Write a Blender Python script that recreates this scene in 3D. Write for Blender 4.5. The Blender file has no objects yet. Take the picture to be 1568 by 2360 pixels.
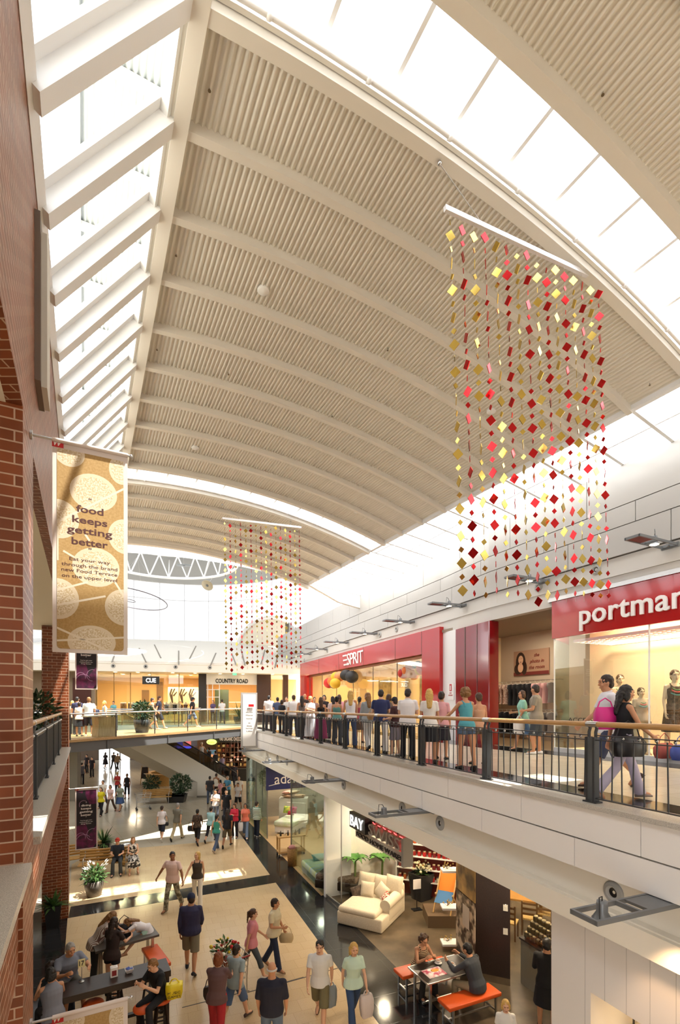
import bpy, bmesh, math, random
from mathutils import Vector, Matrix
R = random.Random(7)
C = bpy.context.scene.collection
SC = bpy.context.scene
# ---------------------------------------------------------------- camera
F, CX, HZ, CZ = 1120.0, 784.0, 1626.0, 6.3
cam = bpy.data.cameras.new('camera'); camo = bpy.data.objects.new('camera', cam); C.objects.link(camo)
camo.location = (0, 0, CZ); camo.rotation_euler = (math.pi/2, 0, 0)
cam.sensor_fit = 'VERTICAL'; cam.sensor_height = 36.0; cam.sensor_width = 36.0
cam.lens = F/2360*36.0; cam.shift_y = (HZ-1180)/2360.0; cam.shift_x = 0
cam.clip_start = 0.05; cam.clip_end = 400
SC.camera = camo
# ---------------------------------------------------------------- light
SC.view_settings.view_transform = 'Standard'; SC.view_settings.look = 'None'
SC.view_settings.gamma = 1.0; SC.view_settings.use_curve_mapping = False
SC.view_settings.exposure = 0.47
w = bpy.data.worlds.new('sky'); SC.world = w; w.use_nodes = True
bg = w.node_tree.nodes['Background']; bg.inputs[0].default_value = (0.97, 0.98, 1.0, 1); bg.inputs[1].default_value = 3.2
sun = bpy.data.lights.new('sun', 'SUN'); sun.energy = 14.0; sun.angle = 0.0093; sun.color = (1, 0.95, 0.86)
suno = bpy.data.objects.new('sun', sun); C.objects.link(suno)
V2 = Vector((.885, .4655, 0)); U2 = Vector((-.4655, .885, 0))
sd = (V2*-0.30 + U2*0.21 + Vector((0, 0, -1))).normalized()
suno.rotation_euler = sd.to_track_quat('-Z', 'Y').to_euler(); suno.location = (0, 0, 40)
cy = SC.cycles
cy.max_bounces = 7; cy.diffuse_bounces = 4; cy.glossy_bounces = 3; cy.transmission_bounces = 4; cy.transparent_max_bounces = 12
cy.use_adaptive_sampling = True; cy.adaptive_threshold = .02; cy.caustics_reflective = False; cy.caustics_refractive = False; cy.sample_clamp_indirect = 6.0
try: cy.use_denoising = True
except Exception: pass
# ---------------------------------------------------------------- frames
def M(a, s, z=0.0): return Vector((a*V2.x + s*U2.x, a*V2.y + s*U2.y, z))      # a: across the mall, s: along it
def gp(x, y, z):                                                              # photo pixel on a level floor -> place
    Y = F*(CZ-z)/(y-HZ); return Vector(((x-CX)/F*Y, Y, z))
def at(x, y, Y): return Vector(((x-CX)/F*Y, Y, CZ-(y-HZ)/F*Y))
def lerp(a, b, t): return a+(b-a)*t
ORD = ['first','second','third','fourth','fifth','sixth','seventh','eighth','ninth','tenth','eleventh','twelfth','thirteenth','fourteenth','fifteenth','sixteenth','seventeenth','eighteenth','nineteenth','twentieth','twenty-first','twenty-second','twenty-third','twenty-fourth']
# ---------------------------------------------------------------- mesh builder
class MB:
    def __init__(s): s.v = []; s.f = []; s.m = []; s.sm = []
    def add(s, vs, fs, m=0, smooth=False):
        o = len(s.v); s.v += [tuple(p) for p in vs]
        for f in fs: s.f.append(tuple(o+i for i in f)); s.m.append(m); s.sm.append(smooth)
        return s
    def quad(s, a, b, c, d, m=0): return s.add([a, b, c, d], [(0, 1, 2, 3)], m)
    def hexa(s, p, m=0):   # p: 8 pts, bottom 4 then top 4
        return s.add(p, [(3,2,1,0),(4,5,6,7),(0,1,5,4),(1,2,6,5),(2,3,7,6),(3,0,4,7)], m)
    def box(s, c, size, X=None, Y=None, m=0):
        c = Vector(c); X = (Vector(X) if X is not None else Vector((1,0,0))).normalized()
        if Y is not None: Y = Vector(Y).normalized()
        else:
            Y = Vector((0,0,1)).cross(X)
            if Y.length < 1e-4: Y = Vector((0,1,0))
            Y.normalize()
        Z = X.cross(Y).normalized(); a, b, d = X*size[0]/2, Y*size[1]/2, Z*size[2]/2
        return s.hexa([c-a-b-d, c+a-b-d, c+a+b-d, c-a+b-d, c-a-b+d, c+a-b+d, c+a+b+d, c-a+b+d], m)
    def bar(s, p, q, w, h, up=(0,0,1), m=0):
        p, q = Vector(p), Vector(q); d = q-p; X = d.normalized(); up = Vector(up)
        Y = up.cross(X)
        if Y.length < 1e-4: Y = Vector((0,1,0)).cross(X)
        return s.box((p+q)/2, (d.length, w, h), X, Y, m)
    def prism(s, poly, z0, z1, m=0):
        n = len(poly); vs = [(p[0], p[1], z0) for p in poly]+[(p[0], p[1], z1) for p in poly]
        ar = sum(poly[i][0]*poly[(i+1)%n][1]-poly[(i+1)%n][0]*poly[i][1] for i in range(n))
        if ar < 0: poly = poly[::-1]; vs = [(p[0], p[1], z0) for p in poly]+[(p[0], p[1], z1) for p in poly]
        fs = [tuple(range(n))[::-1], tuple(range(n, 2*n))]+[(i, (i+1)%n, n+(i+1)%n, n+i) for i in range(n)]
        return s.add(vs, fs, m)
    def slab(s, pts, off, m=0):   # planar polygon thickened by vector off
        n = len(pts); off = Vector(off); vs = [Vector(p) for p in pts]+[Vector(p)+off for p in pts]
        fs = [tuple(range(n))[::-1], tuple(range(n, 2*n))]+[(i, (i+1)%n, n+(i+1)%n, n+i) for i in range(n)]
        return s.add(vs, fs, m)
    def cone(s, p, q, r0, r1, n=10, m=0, caps=True, smooth=True):
        p, q = Vector(p), Vector(q); d = (q-p); d = d.normalized() if d.length > 1e-9 else Vector((0,0,1))
        a = d.orthogonal().normalized(); b = d.cross(a)
        vs = []
        for c, r in ((p, r0), (q, r1)):
            for i in range(n):
                t = 2*math.pi*i/n; vs.append(c+(a*math.cos(t)+b*math.sin(t))*r)
        s.add(vs, [(i, (i+1)%n, n+(i+1)%n, n+i) for i in range(n)], m, smooth)
        if caps: s.add(vs, [tuple(range(n))[::-1], tuple(range(n, 2*n))], m)
        return s
    def tube(s, pts, r, n=8, m=0, closed=False):
        pts = [Vector(p) for p in pts]; k = len(pts); vs = []; fs = []
        rr = r if isinstance(r, (list, tuple)) else [r]*k
        prev = None
        for i, p in enumerate(pts):
            if closed: d = pts[(i+1)%k]-pts[i-1]
            else: d = pts[min(i+1, k-1)]-pts[max(i-1, 0)]
            d.normalize()
            a = d.orthogonal().normalized() if prev is None else (prev-d*prev.dot(d)).normalized()
            prev = a; b = d.cross(a)
            for j in range(n):
                t = 2*math.pi*j/n; vs.append(p+(a*math.cos(t)+b*math.sin(t))*rr[i])
        for i in range(k if closed else k-1):
            i2 = (i+1)%k
            for j in range(n): fs.append((i*n+j, i*n+(j+1)%n, i2*n+(j+1)%n, i2*n+j))
        s.add(vs, fs, m, True)
        if not closed: s.add(vs, [tuple(range(n))[::-1], tuple(range((k-1)*n, k*n))], m)
        return s
    def ball(s, c, r, n=10, k=6, m=0, mat=None):
        c = Vector(c); r = r if isinstance(r, (tuple, list)) else (r, r, r); vs = []; fs = []
        for i in range(k+1):
            ph = math.pi*i/k
            for j in range(n):
                t = 2*math.pi*j/n; p = Vector((r[0]*math.sin(ph)*math.cos(t), r[1]*math.sin(ph)*math.sin(t), r[2]*math.cos(ph)))
                vs.append(c+(mat @ p if mat is not None else p))
        for i in range(k):
            for j in range(n): fs.append((i*n+j, (i+1)*n+j, (i+1)*n+(j+1)%n, i*n+(j+1)%n))
        return s.add(vs, fs, m, True)
    def lathe(s, prof, c=(0,0,0), n=24, m=0, smooth=True, axis=None):   # prof: (r, z)
        c = Vector(c); vs = []; fs = []; k = len(prof)
        A, B, Zx = Vector((1,0,0)), Vector((0,1,0)), Vector((0,0,1))
        if axis is not None: Zx = Vector(axis).normalized(); A = Zx.orthogonal().normalized(); B = Zx.cross(A)
        for r, z in prof:
            for j in range(n):
                t = 2*math.pi*j/n; vs.append(c+A*(r*math.cos(t))+B*(r*math.sin(t))+Zx*z)
        for i in range(k-1):
            for j in range(n): fs.append((i*n+j, i*n+(j+1)%n, (i+1)*n+(j+1)%n, (i+1)*n+j))
        return s.add(vs, fs, m, smooth)
    def loft(s, rings, m=0, smooth=True, caps=True):
        n = len(rings[0]); k = len(rings); vs = [p for r in rings for p in r]; fs = []
        for i in range(k-1):
            for j in range(n): fs.append((i*n+j, i*n+(j+1)%n, (i+1)*n+(j+1)%n, (i+1)*n+j))
        s.add(vs, fs, m, smooth)
        if caps: s.add(vs, [tuple(range(n))[::-1], tuple(range((k-1)*n, k*n))], m)
        return s
    def mesh(s, name, mats):
        me = bpy.data.meshes.new(name); me.from_pydata(s.v, [], s.f); 
        mats = mats if isinstance(mats, (list, tuple)) else [mats]
        for m in mats: me.materials.append(m)
        me.polygons.foreach_set('material_index', s.m); me.polygons.foreach_set('use_smooth', s.sm)
        uv = me.uv_layers.new(name='metric'); d = uv.data; vs = me.vertices
        for p in me.polygons:                     # metric box projection
            n = p.normal
            if abs(n.z) > .75:
                for li in p.loop_indices: co = vs[me.loops[li].vertex_index].co; d[li].uv = (co.x, co.y)
            else:
                tx, ty = -n.y, n.x; l = math.hypot(tx, ty) or 1; tx /= l; ty /= l
                if tx*.885+ty*.4655 < -1e-3 and abs(tx*.885+ty*.4655) > .5: tx, ty = -tx, -ty
                for li in p.loop_indices: co = vs[me.loops[li].vertex_index].co; d[li].uv = (co.x*tx+co.y*ty, co.z)
        me.update(); return me
    def build(s, name, mats, parent=None):
        o = bpy.data.objects.new(name, s.mesh(name, mats)); C.objects.link(o)
        if parent is not None: o.parent = parent
        return o
def empty(name, label, cat, loc=(0,0,0), rz=0, group=None):
    o = bpy.data.objects.new(name, None); C.objects.link(o); o.location = loc; o.rotation_euler = (0, 0, rz)
    o.empty_display_size = .1
    return tag(o, label, cat, group)
def tag(o, label=None, cat=None, group=None, kind=None):
    if label: o['label'] = label
    if cat: o['category'] = cat
    if group: o['group'] = group
    if kind: o['kind'] = kind
    return o
def structure(mb, name, mats, parent=None):
    o = mb.build(name, mats, parent)
    if parent is None: o['kind'] = 'structure'
    return o
def dup(root, loc=None, rz=None, label=None, group=None):
    r = root.copy(); C.objects.link(r)
    if loc is not None: r.location = loc
    if rz is not None: r.rotation_euler = (0, 0, rz)
    if label: r['label'] = label
    if group: r['group'] = group
    for ch in list(root.children):
        c = ch.copy(); C.objects.link(c); c.parent = r
        for g in list(ch.children):
            d = g.copy(); C.objects.link(d); d.parent = c
    return r
# ---------------------------------------------------------------- materials
MATS = {}
def mat(name, col=(.8,.8,.8), rough=.5, metal=0, spec=.5, coat=0, emit=None, es=0, alpha=None):
    if name in MATS: return MATS[name]
    m = bpy.data.materials.new(name); m.use_nodes = True; b = m.node_tree.nodes['Principled BSDF']
    b.inputs['Base Color'].default_value = (*col, 1); b.inputs['Roughness'].default_value = rough; b.inputs['Metallic'].default_value = metal
    b.inputs['Specular IOR Level'].default_value = spec; b.inputs['Coat Weight'].default_value = coat; b.inputs['Coat Roughness'].default_value = .05
    if emit: b.inputs['Emission Color'].default_value = (*emit, 1); b.inputs['Emission Strength'].default_value = es
    MATS[name] = m; return m
def nodes(m): return m.node_tree.nodes, m.node_tree.links, m.node_tree.nodes['Principled BSDF']
def hexc(h):
    c = [int(h[i:i+2], 16)/255 for i in (0, 2, 4)]
    return tuple(x/12.92 if x <= .04045 else ((x+.055)/1.055)**2.4 for x in c)
def hm(h, rough=.7, **k): return mat('paint_'+h+'_%g' % rough + ''.join('%s%s' % i for i in sorted(k.items())), hexc(h), rough, **k)
def noisy(name, c1, c2, scale=8, rough=.6, detail=4, coord='Object', bump=0, metal=0, lo=.35, hi=.65, coat=0, aniso=None):
    if name in MATS: return MATS[name]
    m = mat(name, c1, rough, metal, coat=coat); N, L, b = nodes(m)
    tc = N.new('ShaderNodeTexCoord'); nz = N.new('ShaderNodeTexNoise'); nz.inputs['Scale'].default_value = scale; nz.inputs['Detail'].default_value = detail
    src = tc.outputs[coord]
    if aniso:
        mp = N.new('ShaderNodeMapping'); mp.inputs['Scale'].default_value = aniso; L.new(src, mp.inputs[0]); src = mp.outputs[0]
    L.new(src, nz.inputs['Vector'])
    r = N.new('ShaderNodeValToRGB'); r.color_ramp.elements[0].color = (*c1, 1); r.color_ramp.elements[1].color = (*c2, 1)
    r.color_ramp.elements[0].position = lo; r.color_ramp.elements[1].position = hi
    L.new(nz.outputs['Fac'], r.inputs[0]); L.new(r.outputs[0], b.inputs['Base Color'])
    if bump:
        bp = N.new('ShaderNodeBump'); bp.inputs['Strength'].default_value = bump; bp.inputs['Distance'].default_value = .01
        L.new(nz.outputs['Fac'], bp.inputs['Height']); L.new(bp.outputs[0], b.inputs['Normal'])
    return m
def brickmat(name, c1, c2, mortar, bw, rh, ms, rough=.7, off=.5, bump=.5, coat=0, var=None, rot=0, uvoff=(0, 0)):
    if name in MATS: return MATS[name]
    m = mat(name, c1, rough, coat=coat); N, L, b = nodes(m)
    uv = N.new('ShaderNodeUVMap'); uv.uv_map = 'metric'
    mp = N.new('ShaderNodeMapping'); mp.inputs['Rotation'].default_value = (0, 0, rot); mp.inputs['Location'].default_value = (*uvoff, 0); L.new(uv.outputs[0], mp.inputs[0])
    t = N.new('ShaderNodeTexBrick'); t.inputs['Scale'].default_value = 1; t.inputs['Brick Width'].default_value = bw; t.inputs['Row Height'].default_value = rh
    t.inputs['Mortar Size'].default_value = ms; t.inputs['Mortar Smooth'].default_value = .2; t.offset = off; t.inputs['Bias'].default_value = 0
    t.inputs['Color1'].default_value = (*c1, 1); t.inputs['Color2'].default_value = (*c2, 1); t.inputs['Mortar'].default_value = (*mortar, 1)
    L.new(mp.outputs[0], t.inputs['Vector'])
    out = t.outputs['Color']
    if var:
        nz = N.new('ShaderNodeTexNoise'); nz.inputs['Scale'].default_value = var[0]; nz.inputs['Detail'].default_value = 6; L.new(mp.outputs[0], nz.inputs['Vector'])
        mx = N.new('ShaderNodeMix'); mx.data_type = 'RGBA'; mx.blend_type = 'MULTIPLY'; mx.inputs[0].default_value = var[1]
        r = N.new('ShaderNodeValToRGB'); r.color_ramp.elements[0].position = .35; r.color_ramp.elements[1].position = .65; r.color_ramp.elements[0].color = (.55, .55, .55, 1)
        L.new(nz.outputs['Fac'], r.inputs[0]); L.new(out, mx.inputs[6]); L.new(r.outputs[0], mx.inputs[7]); out = mx.outputs[2]
    L.new(out, b.inputs['Base Color'])
    if bump:
        bp = N.new('ShaderNodeBump'); bp.inputs['Strength'].default_value = bump; bp.inputs['Distance'].default_value = .006; bp.invert = True
        L.new(t.outputs['Fac'], bp.inputs['Height']); L.new(bp.outputs[0], b.inputs['Normal'])
    return m
def glass(name, tint=(.95,.98,.97), refl=.04, rough=.0, k=.35):
    if name in MATS: return MATS[name]
    m = bpy.data.materials.new(name); m.use_nodes = True; N, L = m.node_tree.nodes, m.node_tree.links; N.clear()
    o = N.new('ShaderNodeOutputMaterial'); tr = N.new('ShaderNodeBsdfTransparent'); tr.inputs[0].default_value = (*tint, 1)
    g = N.new('ShaderNodeBsdfGlossy'); g.inputs['Roughness'].default_value = rough; g.inputs[0].default_value = (1, 1, 1, 1)
    lw = N.new('ShaderNodeLayerWeight'); lw.inputs[0].default_value = .35
    ma = N.new('ShaderNodeMath'); ma.operation = 'MULTIPLY_ADD'; ma.inputs[1].default_value = k; ma.inputs[2].default_value = refl; L.new(lw.outputs['Fresnel'], ma.inputs[0])
    mx = N.new('ShaderNodeMixShader'); L.new(ma.outputs[0], mx.inputs[0]); L.new(tr.outputs[0], mx.inputs[1]); L.new(g.outputs[0], mx.inputs[2]); L.new(mx.outputs[0], o.inputs[0])
    MATS[name] = m; return m
def opalmat(name, c):
    m = bpy.data.materials.new(name); m.use_nodes = True; N, L = m.node_tree.nodes, m.node_tree.links; N.clear()
    o = N.new('ShaderNodeOutputMaterial'); t = N.new('ShaderNodeBsdfTranslucent'); t.inputs[0].default_value = (*c, 1); L.new(t.outputs[0], o.inputs[0]); MATS[name] = m; return m
def wood(name, c1, c2, rough=.4, sc=(2, 30, 30), coat=0): return noisy(name, c1, c2, 3.0, rough, 6, 'Object', 0, 0, .3, .7, coat, sc)
def emis(name, col, s): return mat(name, (.02,.02,.02), .5, emit=col, es=s)
# main finishes
white = mat('white_paint', (.80,.79,.76), .45); cream = mat('cream_paint', (.78,.74,.66), .55); cladding = mat('cladding_panel_lit', (.87,.84,.80), .22)
groove = mat('joint_dark', (.10,.09,.08), .8); deck_m = mat('roof_deck', (.76,.73,.665), .45); rib_m = mat('rib_paint', (.78,.75,.69), .45); clad_dimmed = mat('cladding_panel_dimmed', (.42,.405,.385), .22)  # same panels: upper copy darkened against clerestory glare, parapet copy brightened for skylight
frame_w = mat('window_frame_white', (.86,.87,.88), .35); steel = mat('brushed_steel', (.55,.55,.54), .3, 1); darksteel = mat('dark_steel_paint', hexc('3a3c3e'), .4, .2)
girder = mat('girder_grey', hexc('565759'), .5); black = mat('black_plastic', (.012,.012,.013), .4); red_gloss = mat('red_gloss', (.46,.012,.014), .12, coat=.5)
dred_gloss = mat('dark_red_gloss', (.24,.006,.01), .12, coat=.5)
brick = brickmat('red_brick', hexc('8a4520'), hexc('733817'), hexc('c0a088'), .24, .086, .0065, .42, var=(3, .35))
granite = noisy('granite_ledge', hexc('cfc9bd'), hexc('9a948a'), 160, .35, 3)
rail_wood = wood('handrail_timber', hexc('c49a63'), hexc('a87c48'), .35)
tile = brickmat('beige_floor_tile', hexc('d8bd95'), hexc('d3b88f'), hexc('b89c74'), .4, .4, .003, .16, .5, .05, var=(55, .3), rot=-.3806)
tile_pale = brickmat('pale_floor_tile', hexc('bfb6a4'), hexc('b9b09e'), hexc('8f8778'), .9, .9, .005, .12, 0, .05, var=(40, .15), rot=-.6)
tile_up = brickmat('upper_floor_tile', hexc('d8cdb8'), hexc('d0c5b0'), hexc('a89d88'), .5, .5, .004, .18, .5, .05, var=(70, .3), rot=-.4)
blackstone = brickmat('black_granite', hexc('2b2b2d'), hexc('242426'), hexc('4c4a48'), .9, .45, .003, .1, 0, .05, var=(90, .4), rot=-.3806)
concrete = noisy('polished_concrete', hexc('6e5f4a'), hexc('4d4233'), 1.6, .3, 8)
opal_sheet = opalmat('opal_polycarbonate', (.6,.605,.61)); clear_glass = glass('clear_glass'); sky_glass = glass('skylight_glass', (.98,.99,1.0), .0, k=.03); green_glass = glass('balustrade_glass', (.80,.90,.86), .07)
gold_f = mat('gold_foil', (.74,.55,.14), .16, 1); red_f = mat('red_foil', (.62,.03,.035), .16, 1)
warm = emis('warm_lamp', (1, .78, .48), 14); coolw = emis('white_lamp', (1, .95, .85), 10)
ORANGE = mat('orange_vinyl', hexc('dd5a22'), .4); dwood = wood('dark_stained_wood', hexc('33241d'), hexc('241813'), .35)
pine = wood('light_timber', hexc('c7a26a'), hexc('ae8650'), .45); walnut = wood('walnut', hexc('4a2f1e'), hexc('382214'), .4)
leaf = noisy('leaf_green', hexc('2c4a20'), hexc('4d7034'), 9, .5); leafd = noisy('leaf_dark', hexc('1c3320'), hexc('35512c'), 9, .5)
def light(kind, loc, energy, col=(1,.85,.62), size=.3, name='lamp', to=None, spot=None, parent=None):
    l = bpy.data.lights.new(name, kind); l.energy = energy; l.color = col
    if kind == 'AREA': l.size = size if not isinstance(size, tuple) else size[0]
    if kind == 'AREA' and isinstance(size, tuple): l.shape = 'RECTANGLE'; l.size_y = size[1]
    if kind in ('POINT', 'SPOT'): l.shadow_soft_size = size
    if kind == 'SPOT' and spot: l.spot_size = spot; l.spot_blend = .6
    o = bpy.data.objects.new(name, l); C.objects.link(o); o.location = loc
    if to is not None: o.rotation_euler = (Vector(to)-Vector(loc)).to_track_quat('-Z', 'Y').to_euler()
    if parent is not None: o.parent = parent
    return o
_tx = {}
def text(s, h, o, X, Up, m, parent=None, name='lettering', width=None, ext=.004, bold=0.0, align='C', italic=0, spacing=1.0):
    """letters as a mesh: cap height about h, centred at o; X: reading direction; Up"""
    key = (s, bold, italic, spacing)
    if key not in _tx:
        cu = bpy.data.curves.new('txt', 'FONT'); cu.body = s; cu.size = 1.0; cu.offset = bold; cu.shear = italic; cu.space_character = spacing; cu.extrude = .5; cu.resolution_u = 3
        ob = bpy.data.objects.new('txt', cu)
        TMP.append(ob); C.objects.link(ob); bpy.context.view_layer.update()
        me = bpy.data.meshes.new_from_object(ob.evaluated_get(bpy.context.evaluated_depsgraph_get()))
        C.objects.unlink(ob)
        _tx[key] = ([v.co.copy() for v in me.vertices], [tuple(p.vertices) for p in me.polygons])
    vs, fs = _tx[key]
    if not vs: return None
    x0 = min(v.x for v in vs); x1 = max(v.x for v in vs)
    sc = h/.7; sx = sc if width is None else width/(x1-x0)
    X = Vector(X).normalized(); Up = Vector(Up).normalized(); Nn = X.cross(Up); o = Vector(o)
    ox = {'C': (x0+x1)/2, 'L': x0, 'R': x1}[align]
    mb = MB(); mb.add([o+X*((v.x-ox)*sx)+Up*((v.y-.35)*sc)+Nn*((v.z+.5)*ext) for v in vs], fs)
    return mb.build(name, m, parent)
TMP = []
# ================================================================ roof
UP = 5.05                                   # upper floor level
BEAM_A, EAVE_A = 1.02, 9.66
S0, DS = 4.78, 1.12                         # rib spacing along the mall
def vault(a): return CZ+6.95-.024*(a-3.2)**2
KA, KB = -14, 15
GL = (-11, -1, 9)                                # glazed bays (between rib k and k+1)
def deck(k0, k1, name):
    mb = MB(); pitch = .0762; n = int((EAVE_A-BEAM_A)/pitch)*6
    for k in range(k0, k1):
        sa, sb = S0+DS*k, S0+DS*(k+1); vs = []
        for i in range(n+1):
            a = BEAM_A+(EAVE_A-BEAM_A)*i/n; z = vault(a)+.016*math.sin(2*math.pi*(a-BEAM_A)/pitch)
            vs += [M(a, sa, z), M(a, sb, z)]
        mb.add(vs, [(2*i, 2*i+1, 2*i+3, 2*i+2) for i in range(n)], 0, True)
        # weather skin above the decking
        vs = [];
        for i in range(13):
            a = BEAM_A+(EAVE_A-BEAM_A)*i/12; vs += [M(a, sa, vault(a)+.08), M(a, sb, vault(a)+.08)]
        mb.add(vs, [(2*i, 2*i+2, 2*i+3, 2*i+1) for i in range(12)], 0, True)
    return structure(mb, name, deck_m)
deck(KA, GL[0], 'ceiling'); deck(GL[0]+1, GL[1], 'ceiling'); deck(GL[1]+1, GL[2], 'ceiling'); deck(GL[2]+1, KB, 'ceiling')
def rib_path(a0=BEAM_A, a1=EAVE_A, n=22): return [lerp(a0, a1, i/n) for i in range(n+1)]
def arch_bar(mb, s, wd, z0, z1, a0=BEAM_A, a1=EAVE_A, m=0):   # z0..z1 relative to vault
    for sgn in (0,):
        rings = []
        for a in rib_path(a0, a1):
            zz = vault(a)
            rings.append([M(a, s-wd/2, zz+z0), M(a, s+wd/2, zz+z0), M(a, s+wd/2, zz+z1), M(a, s-wd/2, zz+z1)])
        mb.loft(rings, m, False)
tn = 0
for k in range(KA, KB+1):
    s = S0+DS*k; mb = MB()
    big = any(k in (g, g+1) for g in GL)
    arch_bar(mb, s, .15 if big else .11, -.15 if big else -.13, .02)
    if big: arch_bar(mb, s+(.11 if k in GL else -.11), .05, -.05, .10)
    structure(mb, 'trim_%d' % (tn+1), rib_m); tn += 1
for g in GL:                                 # rooflights: curved glazing, cross bars, tube rail
    sa, sb = S0+DS*g, S0+DS*(g+1); mb = MB(); vs = []
    for a in rib_path(): vs += [M(a, sa+.05, vault(a)+.13), M(a, sb-.05, vault(a)+.13)]
    mb.add(vs, [(2*i, 2*i+2, 2*i+3, 2*i+1) for i in range(22)])
    wd = structure(mb, 'window_%d' % ((20, 1, 2)[GL.index(g)]), sky_glass)
    mb = MB()
    for i in range(11):
        a = BEAM_A+.35+i*.86; mb.bar(M(a, sa, vault(a)+.08), M(a, sb, vault(a)+.08), .05, .07)
    structure(mb, 'trim_%d' % (tn+1), frame_w); tn += 1
    mb = MB(); mb.tube([M(a, sb-.2, vault(a)-.06) for a in rib_path()], .03, 8)
    for i in range(8):
        a = BEAM_A+.6+1.15*i; mb.cone(M(a, sb-.2, vault(a)-.06), M(a, sb-.06, vault(a)+.02), .012, .012, 6); mb.ball(M(a, sb-.2, vault(a)-.06), .045, 8, 5)
    structure(mb, 'trim_%d' % (tn+1), frame_w); tn += 1
# ridge beam on the left edge of the vault
SA, SB = S0+DS*KA, S0+DS*KB
mb = MB()
mb.slab([M(BEAM_A-.12, SA, 12.98), M(BEAM_A+.05, SA, 12.98), M(BEAM_A+.05, SA, 13.3), M(BEAM_A-.12, SA, 13.3)], M(0, SB-SA))
mb.slab([M(BEAM_A-.17, SA, 13.02), M(BEAM_A-.11, SA, 13.02), M(BEAM_A-.11, SA, 13.22), M(BEAM_A-.17, SA, 13.22)], M(0, SB-SA))
structure(mb, 'trim_%d' % (tn+1), rib_m); tn += 1
# left sloping rooflight: bars at each rib, panes between, seen from below
LW, LZ = -.425, 11.4
q0 = Vector(M(LW+.02, 0, LZ)); q1 = Vector(M(BEAM_A-.1, 0, 13.16))
nrm = (q1-q0).normalized().cross(M(0, 1)).normalized()
if nrm.z < 0: nrm = -nrm
mb = MB()
for k in range(KA, KB+1):
    s = M(0, S0+DS*k); a, b = q0+s, q1+s
    mb.bar(a, b, .2, .2, nrm); mb.bar(a+nrm*.1, b+nrm*.1, .12, .12, nrm); mb.bar(a-M(0,.16)+nrm*.09, b-M(0,.16)+nrm*.09, .12, .06, nrm)
mb.bar(q0+M(0, SA)+nrm*.05, q0+M(0, SB)+nrm*.05, .12, .16, nrm)
mb.bar(q1+M(0, SA)+nrm*.02-(q1-q0).normalized()*.12, q1+M(0, SB)+nrm*.02-(q1-q0).normalized()*.12, .16, .12, nrm)
structure(mb, 'trim_%d' % (tn+1), frame_w); tn += 1
mb = MB(); mb.quad(q0+M(0, SA)+nrm*.14, q0+M(0, SB)+nrm*.14, q1+M(0, SB)+nrm*.14, q1+M(0, SA)+nrm*.14)
structure(mb, 'window_3', sky_glass)
mb = MB()                                    # dark gasket line along each bar
for k in range(KA, KB+1):
    s = M(0, S0+DS*k+.085); mb.bar(q0+s+nrm*.12, q1+s+nrm*.12, .012, .03, nrm)
structure(mb, 'trim_%d' % (tn+1), mat('gasket', hexc('24415f'), .5)); tn += 1
# outer roof overhang above the sloping glass
mb = MB(); n = 84; vs = []
for i in range(n+1):
    a = -.05+1.05*i/n; z = 13.72+.02*math.sin(2*math.pi*i/6); vs += [M(a, SA, z), M(a, SB+.4, z)]
mb.add(vs, [(2*i, 2*i+1, 2*i+3, 2*i+2) for i in range(n)], 0, True)
mb.slab([M(-.13, SA, 13.62), M(-.05, SA, 13.62), M(-.05, SA, 13.86), M(-.13, SA, 13.86)], M(0, SB+.4-SA), 1)
mb.slab([M(.98, SA, 13.2), M(1.04, SA, 13.2), M(1.04, SA, 13.8), M(.98, SA, 13.8)], M(0, SB+.4-SA), 1)
for k in range(KA, KB+1): mb.bar(M(-.05, S0+DS*k+.3, 13.66), M(1.0, S0+DS*k+.3, 13.66), .1, .08, m=1)
structure(mb, 'ceiling', [mat('overhang_sheet', (.62,.66,.66), .5), frame_w])
# vault end: deep white edge arch
mb = MB(); arch_bar(mb, SB+.1, .22, -.26, .25); structure(mb, 'trim_%d' % (tn+1), rib_m); tn += 1
# ================================================================ right-hand upper wall
WP = [(15.8, -7.2), (9.95, 4.9), (9.3, 6.2), (7.14, 10.41), (4.72, 15.4), (3.8, 18.0), (-.6, 29.0), (-2.7, 34.2), (-5.2, 40.5)]
def wp(Y, off=0.0, z=0.0):                   # point on the wall line; off > 0 towards the shops
    for i in range(len(WP)-1):
        (x0, y0), (x1, y1) = WP[i], WP[i+1]
        if Y <= y1 or i == len(WP)-2:
            t = (Y-y0)/(y1-y0); d = Vector((x1-x0, y1-y0, 0)).normalized(); n = Vector((d.y, -d.x, 0))
            return Vector((lerp(x0, x1, t), Y, z))+n*off
def wdir(Y): d = (wp(Y+.2)-wp(Y-.2)).normalized(); return d, Vector((d.y, -d.x, 0))
def strip(mb, pf, ys, off0, off1, z0, z1, m=0):
    for y0, y1 in zip(ys[:-1], ys[1:]):
        mb.hexa([pf(y0, off0, z0), pf(y0, off1, z0), pf(y1, off1, z0), pf(y1, off0, z0), pf(y0, off0, z1), pf(y0, off1, z1), pf(y1, off1, z1), pf(y1, off0, z1)], m)
def cut(ys, y0, y1): return [y0]+[y for y in ys if y0+.01 < y < y1-.01]+[y1]
WY = [-7.2, 4.9, 6.2, 10.41, 15.4, 18.0, 23, 29.0, 34.2, 40.5]
WTOP = 11.96
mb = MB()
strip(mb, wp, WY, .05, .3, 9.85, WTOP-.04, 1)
rows = [(11.02, WTOP, 2.5, .4), (10.54, 11.0, 2.5, 1.6), (9.86, 10.52, 2.5, .9)]
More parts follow.
